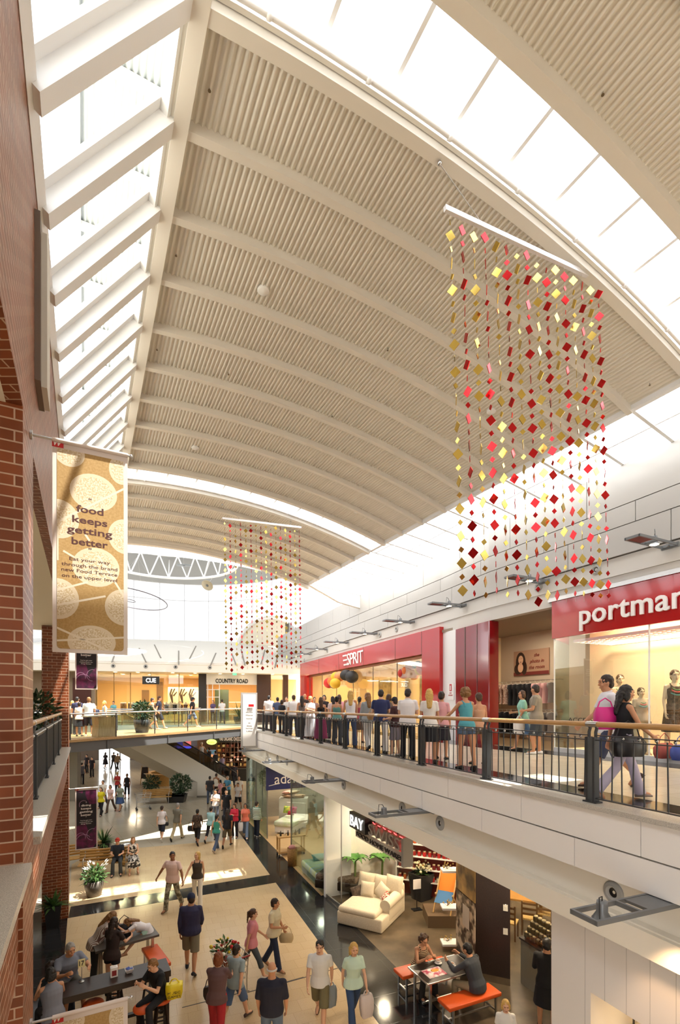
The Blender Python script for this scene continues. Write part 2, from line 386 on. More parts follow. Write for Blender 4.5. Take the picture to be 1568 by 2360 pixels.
for z0, z1, L, o in rows:
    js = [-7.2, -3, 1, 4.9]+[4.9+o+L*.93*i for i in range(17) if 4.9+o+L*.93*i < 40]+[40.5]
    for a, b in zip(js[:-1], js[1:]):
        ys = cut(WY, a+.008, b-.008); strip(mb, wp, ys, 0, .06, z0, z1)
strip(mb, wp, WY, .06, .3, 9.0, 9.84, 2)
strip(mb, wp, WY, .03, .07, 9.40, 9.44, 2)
structure(mb, 'wall_right', [clad_dimmed, groove, mat('upper_band_paint', (.58,.56,.53), .45)])
# clerestory glazing between eave and wall top
mb = MB(); gl = MB()
ev = lambda s: M(EAVE_A, s, vault(EAVE_A)+.02)
def wall_at(s):   # where the cross line at s meets the wall
    lo, hi = -7.0, 40.5
    for _ in range(30):
        m_ = (lo+hi)/2; p = wp(m_)
        if p.x*U2.x+p.y*U2.y < s: lo = m_
        else: hi = m_
    return wp(lo, .1, WTOP+.02)
ss = [S0+DS*k for k in range(KA, KB+1)]
for s in ss: mb.bar(ev(s), wall_at(s), .07, .09)
mb.bar(ev(SA)-Vector((0,0,.02)), ev(SB)-Vector((0,0,.02)), .12, .16)
for s0, s1 in zip(ss[:-1], ss[1:]): gl.quad(ev(s0)+Vector((0,0,.06)), wall_at(s0)+Vector((0,0,.06)), wall_at(s1)+Vector((0,0,.06)), ev(s1)+Vector((0,0,.06)))
for t in (.5,): 
    for s0, s1 in zip(ss[:-1], ss[1:]): mb.bar(ev(s0).lerp(wall_at(s0), t), ev(s1).lerp(wall_at(s1), t), .04, .05)
structure(mb, 'trim_%d' % (tn+1), frame_w); tn += 1
structure(gl, 'window_4', opal_sheet)
# gable plate closing the vault over the right wall at its far end
mb = MB(); e = ev(SB); wl = wall_at(SB)
mb.slab([e+Vector((0,0,.25)), wl+Vector((0,0,.1)), wl+Vector((0,0,-.7)), e.lerp(wl, .55)+Vector((0,0,-.62)), e+Vector((0,0,-.1))], M(0, .2))
structure(mb, 'trim_%d' % (tn+1), white); tn += 1
# ================================================================ right-hand balcony
dR = Vector((-.4009, 1, 0)).normalized(); nR = Vector((dR.y, -dR.x, 0))
def rp(Y, off=0.0, z=0.0): return Vector((5.61-.4009*Y, Y, z))+nR*off
Y0, Y1 = 1.2, 27.9
mb = MB(); strip(mb, rp, [Y0, Y1], .05, .25, 4.2, 5.0, 1)
for z0, z1, o in ((4.59, 5.0, 0), (4.2, 4.57, .85)):
    js = [Y0]+[2.0+o+1.75*i for i in range(15)]+[Y1]
    for a, b in zip(js[:-1], js[1:]): strip(mb, rp, [a+.006, b-.006], 0, .06, z0, z1)
strip(mb, rp, [Y0, Y1+.05], -.05, .32, 5.0, 5.06, 2)
structure(mb, 'wall_right', [cladding, groove, granite])
mb = MB(); strip(mb, rp, [Y0, Y1+.3], .22, .35, 3.7, 4.25); strip(mb, rp, [Y0, Y1+.5], .04, .38, 3.45, 3.74)
vs = []
strip(mb, rp, [Y0, Y1+.3], .1, .3, 3.74, 3.76)
mb.cone(rp(Y1+.5, .21, 3.45), rp(Y1+.5, .21, 3.74), .17, .17, 20)
structure(mb, 'trim_%d' % (tn+1), mat('soffit_cream', (.84,.79,.68), .4)); tn += 1
# upper floor slab on the right: balcony
fl = [rp(Y0, .2), rp(Y1+.3, .2), wp(33, .3), wp(29, .3), wp(18.0, .3), wp(15.4, .3), wp(10.41, .3), wp(4.9, .3), (10.5, 1.2)]
mb = MB(); mb.prism(fl, 4.75, UP); structure(mb, 'floor', tile_up)
mb = MB()
strip(mb, wp, [6.2, 10.41, 13.2], -.75, .1, UP, UP+.003); strip(mb, wp, [13.2, 15.4, 18, 29, 34], -.95, .1, UP, UP+.003)
strip(mb, rp, [Y0, Y1], .3, .95, UP, UP+.003)
structure(mb, 'floor', blackstone)
# ================================================================ left brick gallery
LA = LW
def brick_box(a0, a1, s0, s1, z0, z1, name='wall_left'):
    mb = MB(); mb.hexa([M(a0, s0, z0), M(a1, s0, z0), M(a1, s1, z0), M(a0, s1, z0), M(a0, s0, z1), M(a1, s0, z1), M(a1, s1, z1), M(a0, s1, z1)])
    return structure(mb, name, brick)
brick_box(LA-.11, LA, -11, 17.6, 8.63, 11.42)                     # wall above the gallery openings
brick_box(-1.35, LA, 4.5, 5.35, 0, 8.7); brick_box(-1.1, LA, 16.5, 17.6, 0, 8.7)   # piers
brick_box(-.9, LA-.03, 5.35, 16.5, 4.2, 5.0); brick_box(-.9, LA-.03, .55, 4.5, 4.2, 5.0)
mb = MB()
for s0, s1 in ((5.35, 16.5), (.5, 4.5)):
    mb.hexa([M(-.9, s0, 5.0), M(LA+.06, s0, 5.0), M(LA+.06, s1, 5.0), M(-.9, s1, 5.0), M(-.9, s0, 5.07), M(LA+.06, s0, 5.07), M(LA+.06, s1, 5.07), M(-.9, s1, 5.07)])
structure(mb, 'trim_%d' % (tn+1), granite); tn += 1
mb = MB(); mb.prism([M(-7, -3), M(-.5, -3), M(-.5, 17.6), M(-7, 17.6)], 4.4, UP-.02); structure(mb, 'floor', tile_up)
mb = MB(); mb.prism([M(-7, -3), M(LA-.11, -3), M(LA-.11, 17.6), M(-7, 17.6)], 8.63, 8.75)
mb.prism([M(-7, -3), M(LA-.11, -3), M(LA-.11, 17.6), M(-7, 17.6)], 11.35, 11.45)
structure(mb, 'ceiling', mat('gallery_ceiling', (.80,.74,.60), .6))
mb = MB(); mb.hexa([M(-7.1, -3, 0), M(-7, -3, 0), M(-7, 17.6, 0), M(-7.1, 17.6, 0), M(-7.1, -3, 8.7), M(-7, -3, 8.7), M(-7, 17.6, 8.7), M(-7.1, 17.6, 8.7)])
structure(mb, 'wall_left', cream)
# ================================================================ ground floor
def floor_poly(pts, z, m, name='floor', th=.002):
    mb = MB(); mb.prism(pts, z-th, z); return structure(mb, name, m)
def bl(Y): return (4.60-.3985*Y, Y)                              # left edge of the right-hand black border
mb = MB(); mb.prism([(-40, -4), (30, -4), (30, 75), (-40, 75)], -.2, -.004); structure(mb, 'floor', tile_pale)
# beige tiles
far_l, far_r = gp(215, 1963, 0), gp(585, 1932, 0)
floor_poly([M(LA-.02, -3), (bl(-3)), bl(23.0), tuple(far_l[:2]), M(LA-.02, 22)], 0, tile)
floor_poly([bl(-3), (12, -3), (6.31-.424*-3+1, -3), (6.2-.41*24, 24), (5.9-.41*30, 30), bl(30)], .002, blackstone)
floor_poly([M(-7, -3), M(LA-.02, -3), M(LA-.02, 17.4), M(-7, 17.4)], .002, blackstone)
a_, b_, c_, d_ = gp(163, 2089.8, 0), gp(623.6, 2016, 0), gp(637, 2034, 0), gp(157, 2116, 0)
floor_poly([tuple(p[:2]) for p in (a_, b_, c_, d_)], .004, blackstone, th=.004)
dl = lambda x0, y0, x1, y1: MB().bar(gp(x0, y0, .003), gp(x1, y1, .003), .02, .004)
mb = MB(); 
for q in ((420, 2322, 575, 2283), (560, 2290, 700, 2252), (640, 2270, 790, 2228)): mb.bar(gp(q[0], q[1], .002), gp(q[2], q[3], .002), .025, .004)
structure(mb, 'floor', groove)
floor_poly([(6.31+.424*3, -3), (14, -3), (14, 22), (6.31-.424*16.0+6, 18.5), (6.31-.424*16.05, 16.05)], .004, concrete, th=.004)
floor_poly([(6.2-.424*16.1, 16.1), (6.2-.424*16.1+6, 18.6), (6.2-.424*27+6, 29.5), (6.2-.424*27, 27)], .004, wood('shop_floorboards', hexc('c9a878'), hexc('b08c5c'), .35, (1, 14, 14)), th=.004)
# ================================================================ far left ground: side mall, far glazed doors

mb = MB(); mb.slab([M(-8, -10.6, 0), M(24, -10.6, 0), M(24, -10.6, 14.0), M(-8, -10.6, 14.0)], M(0, -.2)); structure(mb, 'wall_front', mat('rear_light_block', (.35,.30,.25), .6))  # unseen end wall, added dark to cut light from behind the camera
mb = MB(); mb.prism([M(-8, -11), M(20, -11), M(20, -3), M(-8, -3)], -.2, -.003); structure(mb, 'floor', tile)
mb = MB(); mb.prism([rp(Y0, .2), wp(4.9, .3), wp(-7, .3), M(8, -10.6), M(6, -10.6)], 4.75, UP-.004); structure(mb, 'floor', tile_up)

# left of the bridge: landing, its soffit and the wall that closes the side gallery
cor = [M(-.5, 17.6), M(-7, 17.6), Vector((-30.5, 29.2, 0)), Vector((-24, 30.6, 0)), Vector((-13.3, 18.6, 0))]
mb = MB(); mb.prism(cor, 4.45, UP-.03); structure(mb, 'floor', tile_up)
mb = MB(); mb.prism([cor[1], cor[2], cor[3], M(-2.2, 17.6)], 8.63, 8.75); structure(mb, 'ceiling', cream)
mb = MB(); mb.slab([M(-7, 17.6), Vector((-30.5, 29.2, 0)), Vector((-30.5, 29.2, 8.7)), M(-7, 17.6, 8.7)], (-.05,-.1,0)); structure(mb, 'wall_left', mat('side_wall_tan', hexc('c9ab74'), .6))
mb = MB(); mb.slab([M(-2.2, 17.6, 8.75), Vector((-24, 30.6, 8.75)), Vector((-24, 30.6, 12)), M(-2.2, 17.6, 12)], (-.08,-.1,0)); structure(mb, 'wall_left', cream)
# ================================================================ railings
BAYL = 1.93*1.0774
def railing_bay(label, group):
    t = empty('railing_panel', label, 'railing', group=group)
    L = BAYL
    mb = MB(); mb.tube([(0,0,1.0),(L,0,1.0)], .036, 12); mb.build('handrail', rail_wood, t)
    mb = MB(); mb.cone((-.08,0,1.0),(.08,0,1.0), .039, .039, 14); mb.build('rail_sleeve', steel, t)
    mb = MB()
    for dx in (-.05, .05):
        mb.bar((dx,0,0),(dx,0,.84), .09, .03, (1,0,0)); mb.tube([(dx,0,.82),(dx,.0,.90),(dx,-.02,.95),(dx,-.0,.975)], .02, 6)
    mb.box((0,0,.01),(.2,.12,.02)); mb.build('post', darksteel, t)
    for z in (.80, .86, .06):
        mb = MB(); mb.bar((.05,0,z),(L-.05,0,z), .04 if z > .1 else .05, .012); mb.build('rail_bar', darksteel, t)
    n = 14
    for i in range(n):
        x = .13+(L-.26)*i/(n-1); lean = .012 if i % 2 else -.012
        mb = MB(); mb.cone((x,-.012,.06),(x+lean,-.012,.83), .0085, .0085, 6); mb.build('baluster', darksteel, t)
    for i in range(9):
        x = .2+(L-.4)*i/8; mb = MB(); mb.ball((x,-.02,.835), .019, 10, 6); mb.build('ball_finial', steel, t)
    return t
rz_r = math.atan2(dR.y, dR.x)
PY = [2.33+1.93*i for i in range(13)]
bay = railing_bay('black railing panel on the right balcony cut by the right frame edge', 'upper balcony railing panels')
bay.location = rp(PY[1], .12, 5.06); bay.rotation_euler = (0, 0, rz_r)
for i, y in enumerate(PY[2:]):
    dup(bay, rp(y, .12, 5.06), rz_r, 'black railing panel on the upper right balcony, %s panel from the right edge' % ORD[i+1])
dup(bay, rp(PY[0], .12, 5.06), rz_r, 'black railing panel with timber handrail nearest the camera, mostly outside the right edge')
rz_l = math.atan2(U2.y, U2.x)
for i in range(5):
    o = dup(bay, M(-.60, 5.45+2.12*i, 5.07), rz_l, 'black railing panel on the left brick parapet, %s from the near brick pier' % ORD[i], 'left gallery railing panels')
o = dup(bay, M(-.60, 2.3, 5.07), rz_l, 'black railing panel on the near left parapet below the near brick pier', 'left gallery railing panels')
# ================================================================ lamp arms
alu = mat('lamp_grey', hexc('7c7f82'), .4, .4); redplate = mat('lamp_red_plate', hexc('6a2a24'), .5)
def lamp_arm(label, group, plate_tip=True, L=1.28):
    t = empty('spotlight_arm', label, 'spotlight', group=group)
    mb = MB()
    for y in (-.15, .15): mb.bar((0,y,0),(L,y,0), .03, .05)
    for x in (.015, L*.5, L-.015): mb.bar((x,-.15,0),(x,.15,0), .03, .05)
    mb.build('frame', alu, t)
    mb = MB(); a, b = ((L-.5, L-.03) if plate_tip else (.03, .52)); mb.box(((a+b)/2, 0, .01),(b-a,.28,.02)); mb.box(((a+b)/2, 0, -.008),(b-a-.02,.26,.012), m=1)
    mb.build('plate', [alu, redplate if plate_tip else alu], t)
    sx = L*.42 if plate_tip else L-.26
    mb = MB(); mb.lathe([(0,.13),(.05,.13),(.055,.1),(.055,.02),(.09,-.04),(.1,-.05)], (sx,0,0), 16); mb.build('spot_housing', alu, t)
    mb = MB(); mb.lathe([(.0,-.045),(.085,-.045),(.085,-.05),(0,-.052)], (sx,0,0), 16); mb.build('spot_lens', warm, t)
    mb = MB(); mb.tube([(sx,0,.13),(sx+.06,.05,.2),(sx+.16,.1,.22),(sx+.2,.14,.03)], .006, 6); mb.build('cable', black, t)
    mb = MB(); mb.box((-.02,0,0),(.05,.36,.1)); mb.tube([(0,0,.0),(.1,0,0)], .03, 8); mb.build('wall_bracket', alu, t)
    return t
la = lamp_arm('grey spotlight arm cut off by the right edge, above the red sign', 'upper wall spotlights')
LY = [10.45, 13.45, 16.7, 20.0, 23.2, 26.5, 29.6, 32.4]
def lamp_pose(y): d, n = wdir(y); return wp(y, -.05, 9.72), math.atan2(-n.y, -n.x)
la.location, r = lamp_pose(LY[0]); la.rotation_euler = (0, 0, r)
for i, y in enumerate(LY[1:]):
    p, r = lamp_pose(y); dup(la, p, r, 'grey spotlight arm on the upper right wall, %s from the right edge' % ORD[i+1])
lb = lamp_arm('large grey spotlight arm over the white kiosk box at lower right', 'lower wall spotlights', False)
LY2 = [5.3, 9.85, 13.95, 18.6, 23.2]
rl = math.atan2(-nR.y, -nR.x)
lb.location = rp(LY2[0], .16, 4.17); lb.rotation_euler = (0, 0, rl)
for y, s in zip(LY2[1:], ('over the hanging grey homewares sign', 'over the white glass-front post between two shops', 'over the navy blue shop sign', 'at the far rounded end of the lower right shopfronts')):
    dup(lb, rp(y, .16, 4.17), rl, 'grey spotlight arm %s' % s)
# ================================================================ air nozzles
noz = MB(); noz.lathe([(.14,-.02),(.14,.012),(.118,.03),(.1,.022),(.09,.04),(.075,.04),(.058,.0)], (0,0,0), 24)
noz_dark = MB(); noz_dark.lathe([(.06,.005),(.0,-.01)], (0,0,0), 20)
def nozzle(label, p, n, group):
    t = empty('air_nozzle', label, 'air vent', p, 0, group)
    t.rotation_euler = Vector(n).to_track_quat('Z', 'Y').to_euler()
    for m, mt, nm in ((nz_a, None, 'nozzle_ring'), (nz_b, None, 'nozzle_throat')):
        o = bpy.data.objects.new(nm, m); C.objects.link(o); o.parent = t
    return t
nz_a = noz.mesh('nozzle_ring', hm('a9aaa8', .4)); nz_b = noz_dark.mesh('nozzle_throat', black)
for i, (x, sd_) in enumerate(((1415, 'largest, above the white kiosk box'), (1015, 'right of the spotlight above the grey sign'), (928, 'left of the spotlight above the grey sign'), (793, 'right of the spotlight above the white post'), (752, 'left of the spotlight above the white post'), (662, 'right one above the blue sign'), (640, 'left one above the blue sign'))):
    r = (x-CX)/F; Y = (5.61+.2-r*.08)/(r+.4009)
    nozzle('round air nozzle in the cream bulkhead, '+sd_, rp(Y, .215, 3.97), -nR, 'lower air nozzles')
for x, y, sd_ in ((1371, 1312, 'just above the red fashion sign'), (1238, 1352, 'above the dark shop entry'), (912, 1450, 'above the right end of the red fascia'), (874, 1463, 'second from the right above the red fascia'), (753, 1500, 'above the middle of the red fascia'), (700, 1522, 'above the left end of the red fascia')):
    r = (x-CX)/F; lo, hi = 5.5, 40
    for _ in range(40):
        m_ = (lo+hi)/2; p = wp(m_)
        if p.x/p.y > r: lo = m_
        else: hi = m_
    d, n = wdir(lo); nozzle('round air nozzle on the upper white band '+sd_, wp(lo, .06, CZ-(y-HZ)/F*lo), -n, 'upper air nozzles')
# ================================================================ upper right shops
ceil_w = mat('shop_ceiling', (.72,.64,.50), .6); shopcream = mat('shop_wall_warm', hexc('e6cfa4'), .6)
def wq(mb, y0, y1, o0, o1, z0, z1, m=0): strip(mb, wp, cut(WY, y0, y1), o0, o1, z0, z1, m)
# Portmans front (13.2 -> 4.9), entry (13.2 -> 15.4), red column 15.4-17.2, white bay 17.2-18.0, Esprit 18.0-34.2
mb = MB(); wq(mb, 4.9, 13.25, .02, .12, 8.12, 9.12); o = mb.build('shop_fascia', red_gloss)
tag(o, 'glossy red glass fascia band with white lettering over the fashion window', 'shop sign')
mb = MB(); wq(mb, 4.9, 13.35, -.02, .1, 9.12, 9.22); structure(mb, 'trim_%d' % (tn+1), steel); tn += 1
yy = 11.15; d, n = wdir(yy)
ltr = text('portmans', .50, wp(yy, -.01, 8.62), -d, (0,0,1), mat('sign_white', (.9,.88,.88), .3), o, 'lettering', 2.85, .05, .012, spacing=1.05)
mb = MB(); wq(mb, 4.9, 13.2, .05, .065, UP+.12, 8.12); structure(mb, 'window_5', clear_glass)
mb = MB(); wq(mb, 4.9, 13.2, .02, .12, UP, UP+.12); 
for y in (13.2, 10.9, 8.2): mb.bar(wp(y, .06, UP), wp(y, .06, 8.12), .025, .03, (1,0,0))
structure(mb, 'trim_%d' % (tn+1), frame_w); tn += 1
# return pane of glass into the entry
mb = MB(); mb.quad(wp(13.22, .06, UP), wp(13.9, 1.6, UP), wp(13.9, 1.6, 8.12), wp(13.22, .06, 8.12)); structure(mb, 'window_6', glass('return_glass', (.55,.58,.50), .02, k=.06))
mb = MB(); mb.slab([wp(13.22, .06, 8.12), wp(13.9, 1.6, 8.12), wp(13.9, 1.6, 9.1), wp(13.22, .06, 9.1)], Vector((.02, .06, 0))); structure(mb, 'trim_%d' % (tn+1), dred_gloss); tn += 1
# window backdrop and base
mb = MB(); wq(mb, 4.9, 13.55, 2.0, 2.1, UP, 9.0); wq(mb, 4.9, 13.0, .12, 2.0, UP, UP+.1)
structure(mb, 'wall_right', mat('display_cream', hexc('efdcbc'), .6))
mb = MB(); wq(mb, 4.9, 13.2, .15, 2.0, 8.98, 9.02); structure(mb, 'ceiling', ceil_w)
t = empty('ceiling_grid', 'suspended white lattice panel glowing under the display window ceiling', 'ceiling panel', wp(10.6, 1.0, 8.0))
lc = Vector(t.location); d, n = wdir(10.6)
mb = MB()
for i in range(25): a_ = (-2.4+.2*i)*d; mb.bar(a_-n*.75, a_+n*.75, .012, .05)
for i in range(9): b_ = n*(-.75+.1875*i); mb.bar(b_-d*2.4, b_+d*2.4, .012, .05)
mb.build('lattice', frame_w, t)
mb = MB()
for e_ in (-.77, .77): mb.bar(n*e_-d*2.42, n*e_+d*2.42, .03, .07)
for e_ in (-2.42, 2.42): mb.bar(d*e_-n*.77, d*e_+n*.77, .03, .07)
mb.build('edge_frame', frame_w, t)
for y in (6.5, 8.5, 10.5, 12.0): light('AREA', wp(y, 1.0, 8.9), 95, (1,.80,.52), .7, 'display_lamp')
# entry and shop interior
EO = wp(14.4); ED, EN = wdir(14.4)
en = lambda u, o, z=0.0: EO+ED*u+EN*o+Vector((0,0,z))
mb = MB(); mb.slab([en(-3,3.3,UP), en(4.4,3.3,UP), en(4.4,3.3,9.0), en(-3,3.3,9.0)], EN*.1)
mb.slab([en(4.3,1.0,UP), en(4.3,3.3,UP), en(4.3,3.3,9.0), en(4.3,1.0,9.0)], ED*.05)
structure(mb, 'wall_right', mat('entry_wall', hexc('b7a893'), .6))
mb = MB(); mb.prism([en(-3,.3), en(4.4,.3), en(4.4,3.4), en(-3,3.4)], 9.0, 9.1); structure(mb, 'ceiling', mat('entry_soffit', hexc('8d7f70'), .6))
mb = MB(); mb.prism([en(-10,.12), en(3.4,.2), en(4.4,1.0), en(4.4,3.4), en(-10,3.4)], UP-.1, UP+.002); structure(mb, 'floor', mat('shop_floor_brown', hexc('8b7558'), .3))
light('AREA', en(1.5, 1.6, 8.9), 60, (1,.86,.66), 1.0, 'shop_lamp')
# red column beside the entry: three tall glossy panels
mb = MB(); wq(mb, 15.35, 17.15, -.02, .35, UP, 8.98); wq(mb, 16.58, 16.62, -.028, .35, UP, 8.98, 1); wq(mb, 15.95, 15.97, -.028, .35, UP, 8.98, 1)
o = mb.build('cladding_column', [dred_gloss, groove]); tag(o, 'tall dark red glossy column with vertical joints beside the shop entry', 'column')
mb = MB(); wq(mb, 17.15, 18.02, .03, .35, UP, 9.0); structure(mb, 'wall_right', mat('hydrant_wall_white', (.80,.80,.82), .35))
y = 17.5; d, n = wdir(y); hs = empty('hydrant_sign', 'small white fire hydrant sign with red pictogram on the white wall bay', 'sign', wp(y, .02, UP+1.75))
hl = Vector(hs.location)
mb = MB(); mb.slab([d*.2-Vector((0,0,.3)), -d*.2-Vector((0,0,.3)), -d*.2+Vector((0,0,.3)), d*.2+Vector((0,0,.3))], -n*.01); mb.build('board', mat('hydrant_board', (.86,.86,.87), .4), hs)
RD = mat('sign_red', hexc('c01820'), .4)
mb = MB(); mb.slab([d*.07+Vector((0,0,.02)), -d*.07+Vector((0,0,.02)), -d*.07+Vector((0,0,.27)), d*.07+Vector((0,0,.27))], -n*.004); 
for v_ in mb.v: pass
o = mb.build('pictogram', RD, hs); o.location = -n*.011
mb = MB(); mb.slab([d*.025+Vector((0,0,.05)), -d*.025+Vector((0,0,.05)), -d*.025+Vector((0,0,.22)), d*.025+Vector((0,0,.22))], -n*.004); o = mb.build('extinguisher_shape', mat('sign_white', (.9,.88,.88), .3), hs); o.location = -n*.016
text('FIRE', .05, -n*.012-Vector((0,0,.05)), -d, (0,0,1), RD, hs, 'lettering', .14, .003); text('HYDRANT', .05, -n*.012-Vector((0,0,.13)), -d, (0,0,1), RD, hs, 'lettering', .28, .003)
# poster and racks inside the entry
pc = en(2.5, 3.28, 7.9); d, n = ED, EN
ps = empty('wall_poster', 'wide sepia fashion poster with a long-haired portrait above the clothes rails', 'poster', pc)
PSC = .66
def pl(mb, u0, u1, z0, z1, off, th=.01, m=0):
    u0, u1, z0, z1 = u0*PSC, u1*PSC, z0*.62, z1*.62; mb.slab([d*u0+Vector((0,0,z0))-n*off, d*u1+Vector((0,0,z0))-n*off, d*u1+Vector((0,0,z1))-n*off, d*u0+Vector((0,0,z1))-n*off], -n*th, m)
mb = MB(); pl(mb, -1.35, 1.15, -.75, .75, 0, .03); mb.build('poster_board', hm('a3826a', .5), ps)
mb = MB(); pl(mb, -1.35, 1.15, -.75, -.55, .031, .004); mb.build('poster_band', hm('6d2a26', .5), ps)
mb = MB()
def oval(mb, u, z, ru, rz, off, m=0, k=20):
    u, ru, z, rz = u*PSC, ru*PSC, z*.62, rz*.62; mb.slab([d*(u+ru*math.cos(2*math.pi*i/k))+Vector((0,0,z+rz*math.sin(2*math.pi*i/k)))-n*off for i in range(k)], -n*.004, m)
oval(mb, .62, .05, .36, .62, .034); oval(mb, .8, -.35, .3, .35, .034); oval(mb, .36, -.3, .2, .42, .034); mb.build('portrait_hair', hm('2e1c16', .5), ps)
mb = MB(); oval(mb, .6, .2, .18, .27, .04); oval(mb, .62, -.28, .2, .28, .04); mb.build('portrait_face', hm('d2a98a', .5), ps)
mb = MB(); oval(mb, .53, .27, .03, .014, .046); oval(mb, .67, .27, .03, .014, .046); oval(mb, .6, .07, .06, .02, .046); mb.build('portrait_features', hm('5a2a22', .5), ps)
for i, s_ in enumerate(('the', 'photo in', 'the room')): text(s_, .13, -d*.36-n*.045+Vector((0,0,.26-.22*i)), -d, (0,0,1), hm('7c2a22', .5), ps, 'lettering', None, .004, italic=.3)
hm_d = hm('17171c', .8)
def garment(label, col, Lg, wd=.42, dep=.07):
    mb = MB(); rings = []
    for z, f_ in ((0,.25),(-.03,.95),(-.16,1.08),(-.2,.8),(-.45,.72),(-Lg,.86)):
        rings.append([Vector((dep*.5*math.cos(2*math.pi*i/14)*(1+.3*math.sin(3*i)), wd/2*f_*math.sin(2*math.pi*i/14), z)) for i in range(14)])
    mb.loft(rings); t = empty('hanging_garment', label, 'garment', group='garments on the entry rails')
    mb.build('cloth', col, t)
    mb = MB(); mb.tube([(0,-.19,-.03),(0,0,.03),(0,.19,-.03)], .006, 5); mb.tube([(0,0,.03),(0,0,.08),(0,.03,.1),(0,.03,.06)], .004, 5); mb.build('hanger', hm('e8e4da', .4), t)
    return t
floral = noisy('floral_cloth', hexc('8d5f55'), hexc('d8c3ae'), 26, .8)
for z, tg in ((UP+2.05, 'upper'), (UP+1.0, 'lower')):
    mb = MB(); a_, b_ = en(4.15, 3.0, z+.1), en(1.0, 3.0, z+.1); mb.tube([a_, b_], .015, 6)
    for q in (.02, .5, .98): p = a_.lerp(b_, q); mb.bar(p, p+EN*.3, .02, .02)
    o = mb.build('clothes_rail', steel); tag(o, '%s steel clothes rail on the wall below the sepia poster' % tg, 'clothes rail', 'entry clothes rails')
cols = [(floral, 'mauve floral', .75)]*4+[(hm_d, 'black', .8)]*5+[(hm('c79a9a', .8), 'dusty pink', .72)]*3+[(hm('6e6a68', .8), 'grey', .7)]*3
protos = {}
for row, z in enumerate((UP+2.05, UP+1.0)):
    for i in range(13):
        m_, nm, Lg = cols[i] if row == 0 else ((hm_d, 'black', .8) if i < 7 else (hm('9fc2c2', .8), 'pale aqua', .6) if i < 9 else (hm('6e6a68', .8), 'grey', .7))
        if (row, nm) not in protos:
            protos[(row, nm)] = g_ = garment('%s garment hanging on the %s rail in the shop entry' % (nm, ('upper', 'lower')[row]), m_, Lg)
            g_['group'] = '%s garments on the %s rail' % (nm, ('upper', 'lower')[row])
        else: g_ = dup(protos[(row, nm)])
        g_.location = en(4.05-.23*i, 3.0, z); g_.rotation_euler = (0, 0, math.atan2(n.y, n.x)+R.uniform(.9, 1.5)-1.2+math.pi/2)
# ---------------- Esprit
E0, E1 = 18.02, 34.2
mb = MB(); wq(mb, E0, E1, -.12, .3, 8.32, 9.22); wq(mb, E0, E0+1.15, -.12, .3, UP, 8.32); wq(mb, E1-1.4, E1, -.12, .3, UP, 8.32)
for y in (E0+1.16, 21.2, 24.3, 27.4, 30.5): wq(mb, y, y+.02, -.124, .2, 8.32, 9.22, 1)
o = mb.build('shop_portal', [red_gloss, groove]); tag(o, 'big glossy red portal framing the lit fashion shop behind the queue', 'shopfront')
yy = 25.6; d, n = wdir(yy)
SW = mat('sign_white', (.9,.88,.88), .3)
text('SPRIT', .62, wp(yy-.35, -.13, 8.78), -d, (0,0,1), SW, o, 'lettering', 2.05, .03, 0, spacing=.9)
for i in range(3): p = wp(yy+1.15+.07*i-.1, -.13, 8.52+.25*i); mb = MB(); mb.bar(p, p-d*.55, .05, .075, (0,0,1)); mb.build('letter_bar', SW, o)
mb = MB(); wq(mb, E0+1.15, E1-1.4, .1, .115, UP, 8.32); structure(mb, 'window_7', clear_glass)
mb = MB(); wq(mb, E0+1.15, E1-1.4, .06, .16, 8.2, 8.34)
structure(mb, 'trim_%d' % (tn+1), mat('copper_trim', hexc('8a5230'), .3, .6)); tn += 1
mb = MB()
for i in range(7): y = lerp(E0+1.15, E1-1.4, i/6); mb.bar(wp(y, .11, UP), wp(y, .11, 8.32), .02, .03, (1,0,0))
structure(mb, 'trim_%d' % (tn+1), groove); tn += 1
mb = MB(); wq(mb, E0+.3, E1, 5.0, 5.1, UP, 9.0)
for y in (E0+.3, E1): mb.slab([wp(y, .3, UP), wp(y, 5.1, UP), wp(y, 5.1, 9.0), wp(y, .3, 9.0)], (.1,.1,0))
structure(mb, 'wall_right', shopcream)
mb = MB(); wq(mb, E0+.3, E1, .2, 5.2, 8.75, 8.85); structure(mb, 'ceiling', ceil_w)
mb = MB(); wq(mb, E0+.3, E1, .1, 5.2, UP-.1, UP+.003); structure(mb, 'floor', mat('shop_floor_pale', hexc('c9b089'), .25))
for y in (20, 24, 28, 32): light('AREA', wp(y, 2.3, 8.7), 170, (1,.76,.46), 1.2, 'shop_lamp')
mb = MB(); p = wp(22.6, 1.6, 0); mb.cone((p.x,p.y,UP), (p.x,p.y,8.75), .35, .35, 24); o = structure(mb, 'wall_right', shopcream)
mb = MB()
for yb in (20.5, 25.5, 30.5): wq(mb, yb, yb+1.6, 4.9, 5.0, UP+.2, UP+3.0)
o = structure(mb, 'trim_%d' % (tn+1), noisy('leaf_mural', hexc('9a8a5a'), hexc('3d3018'), 3, .6)); tn += 1
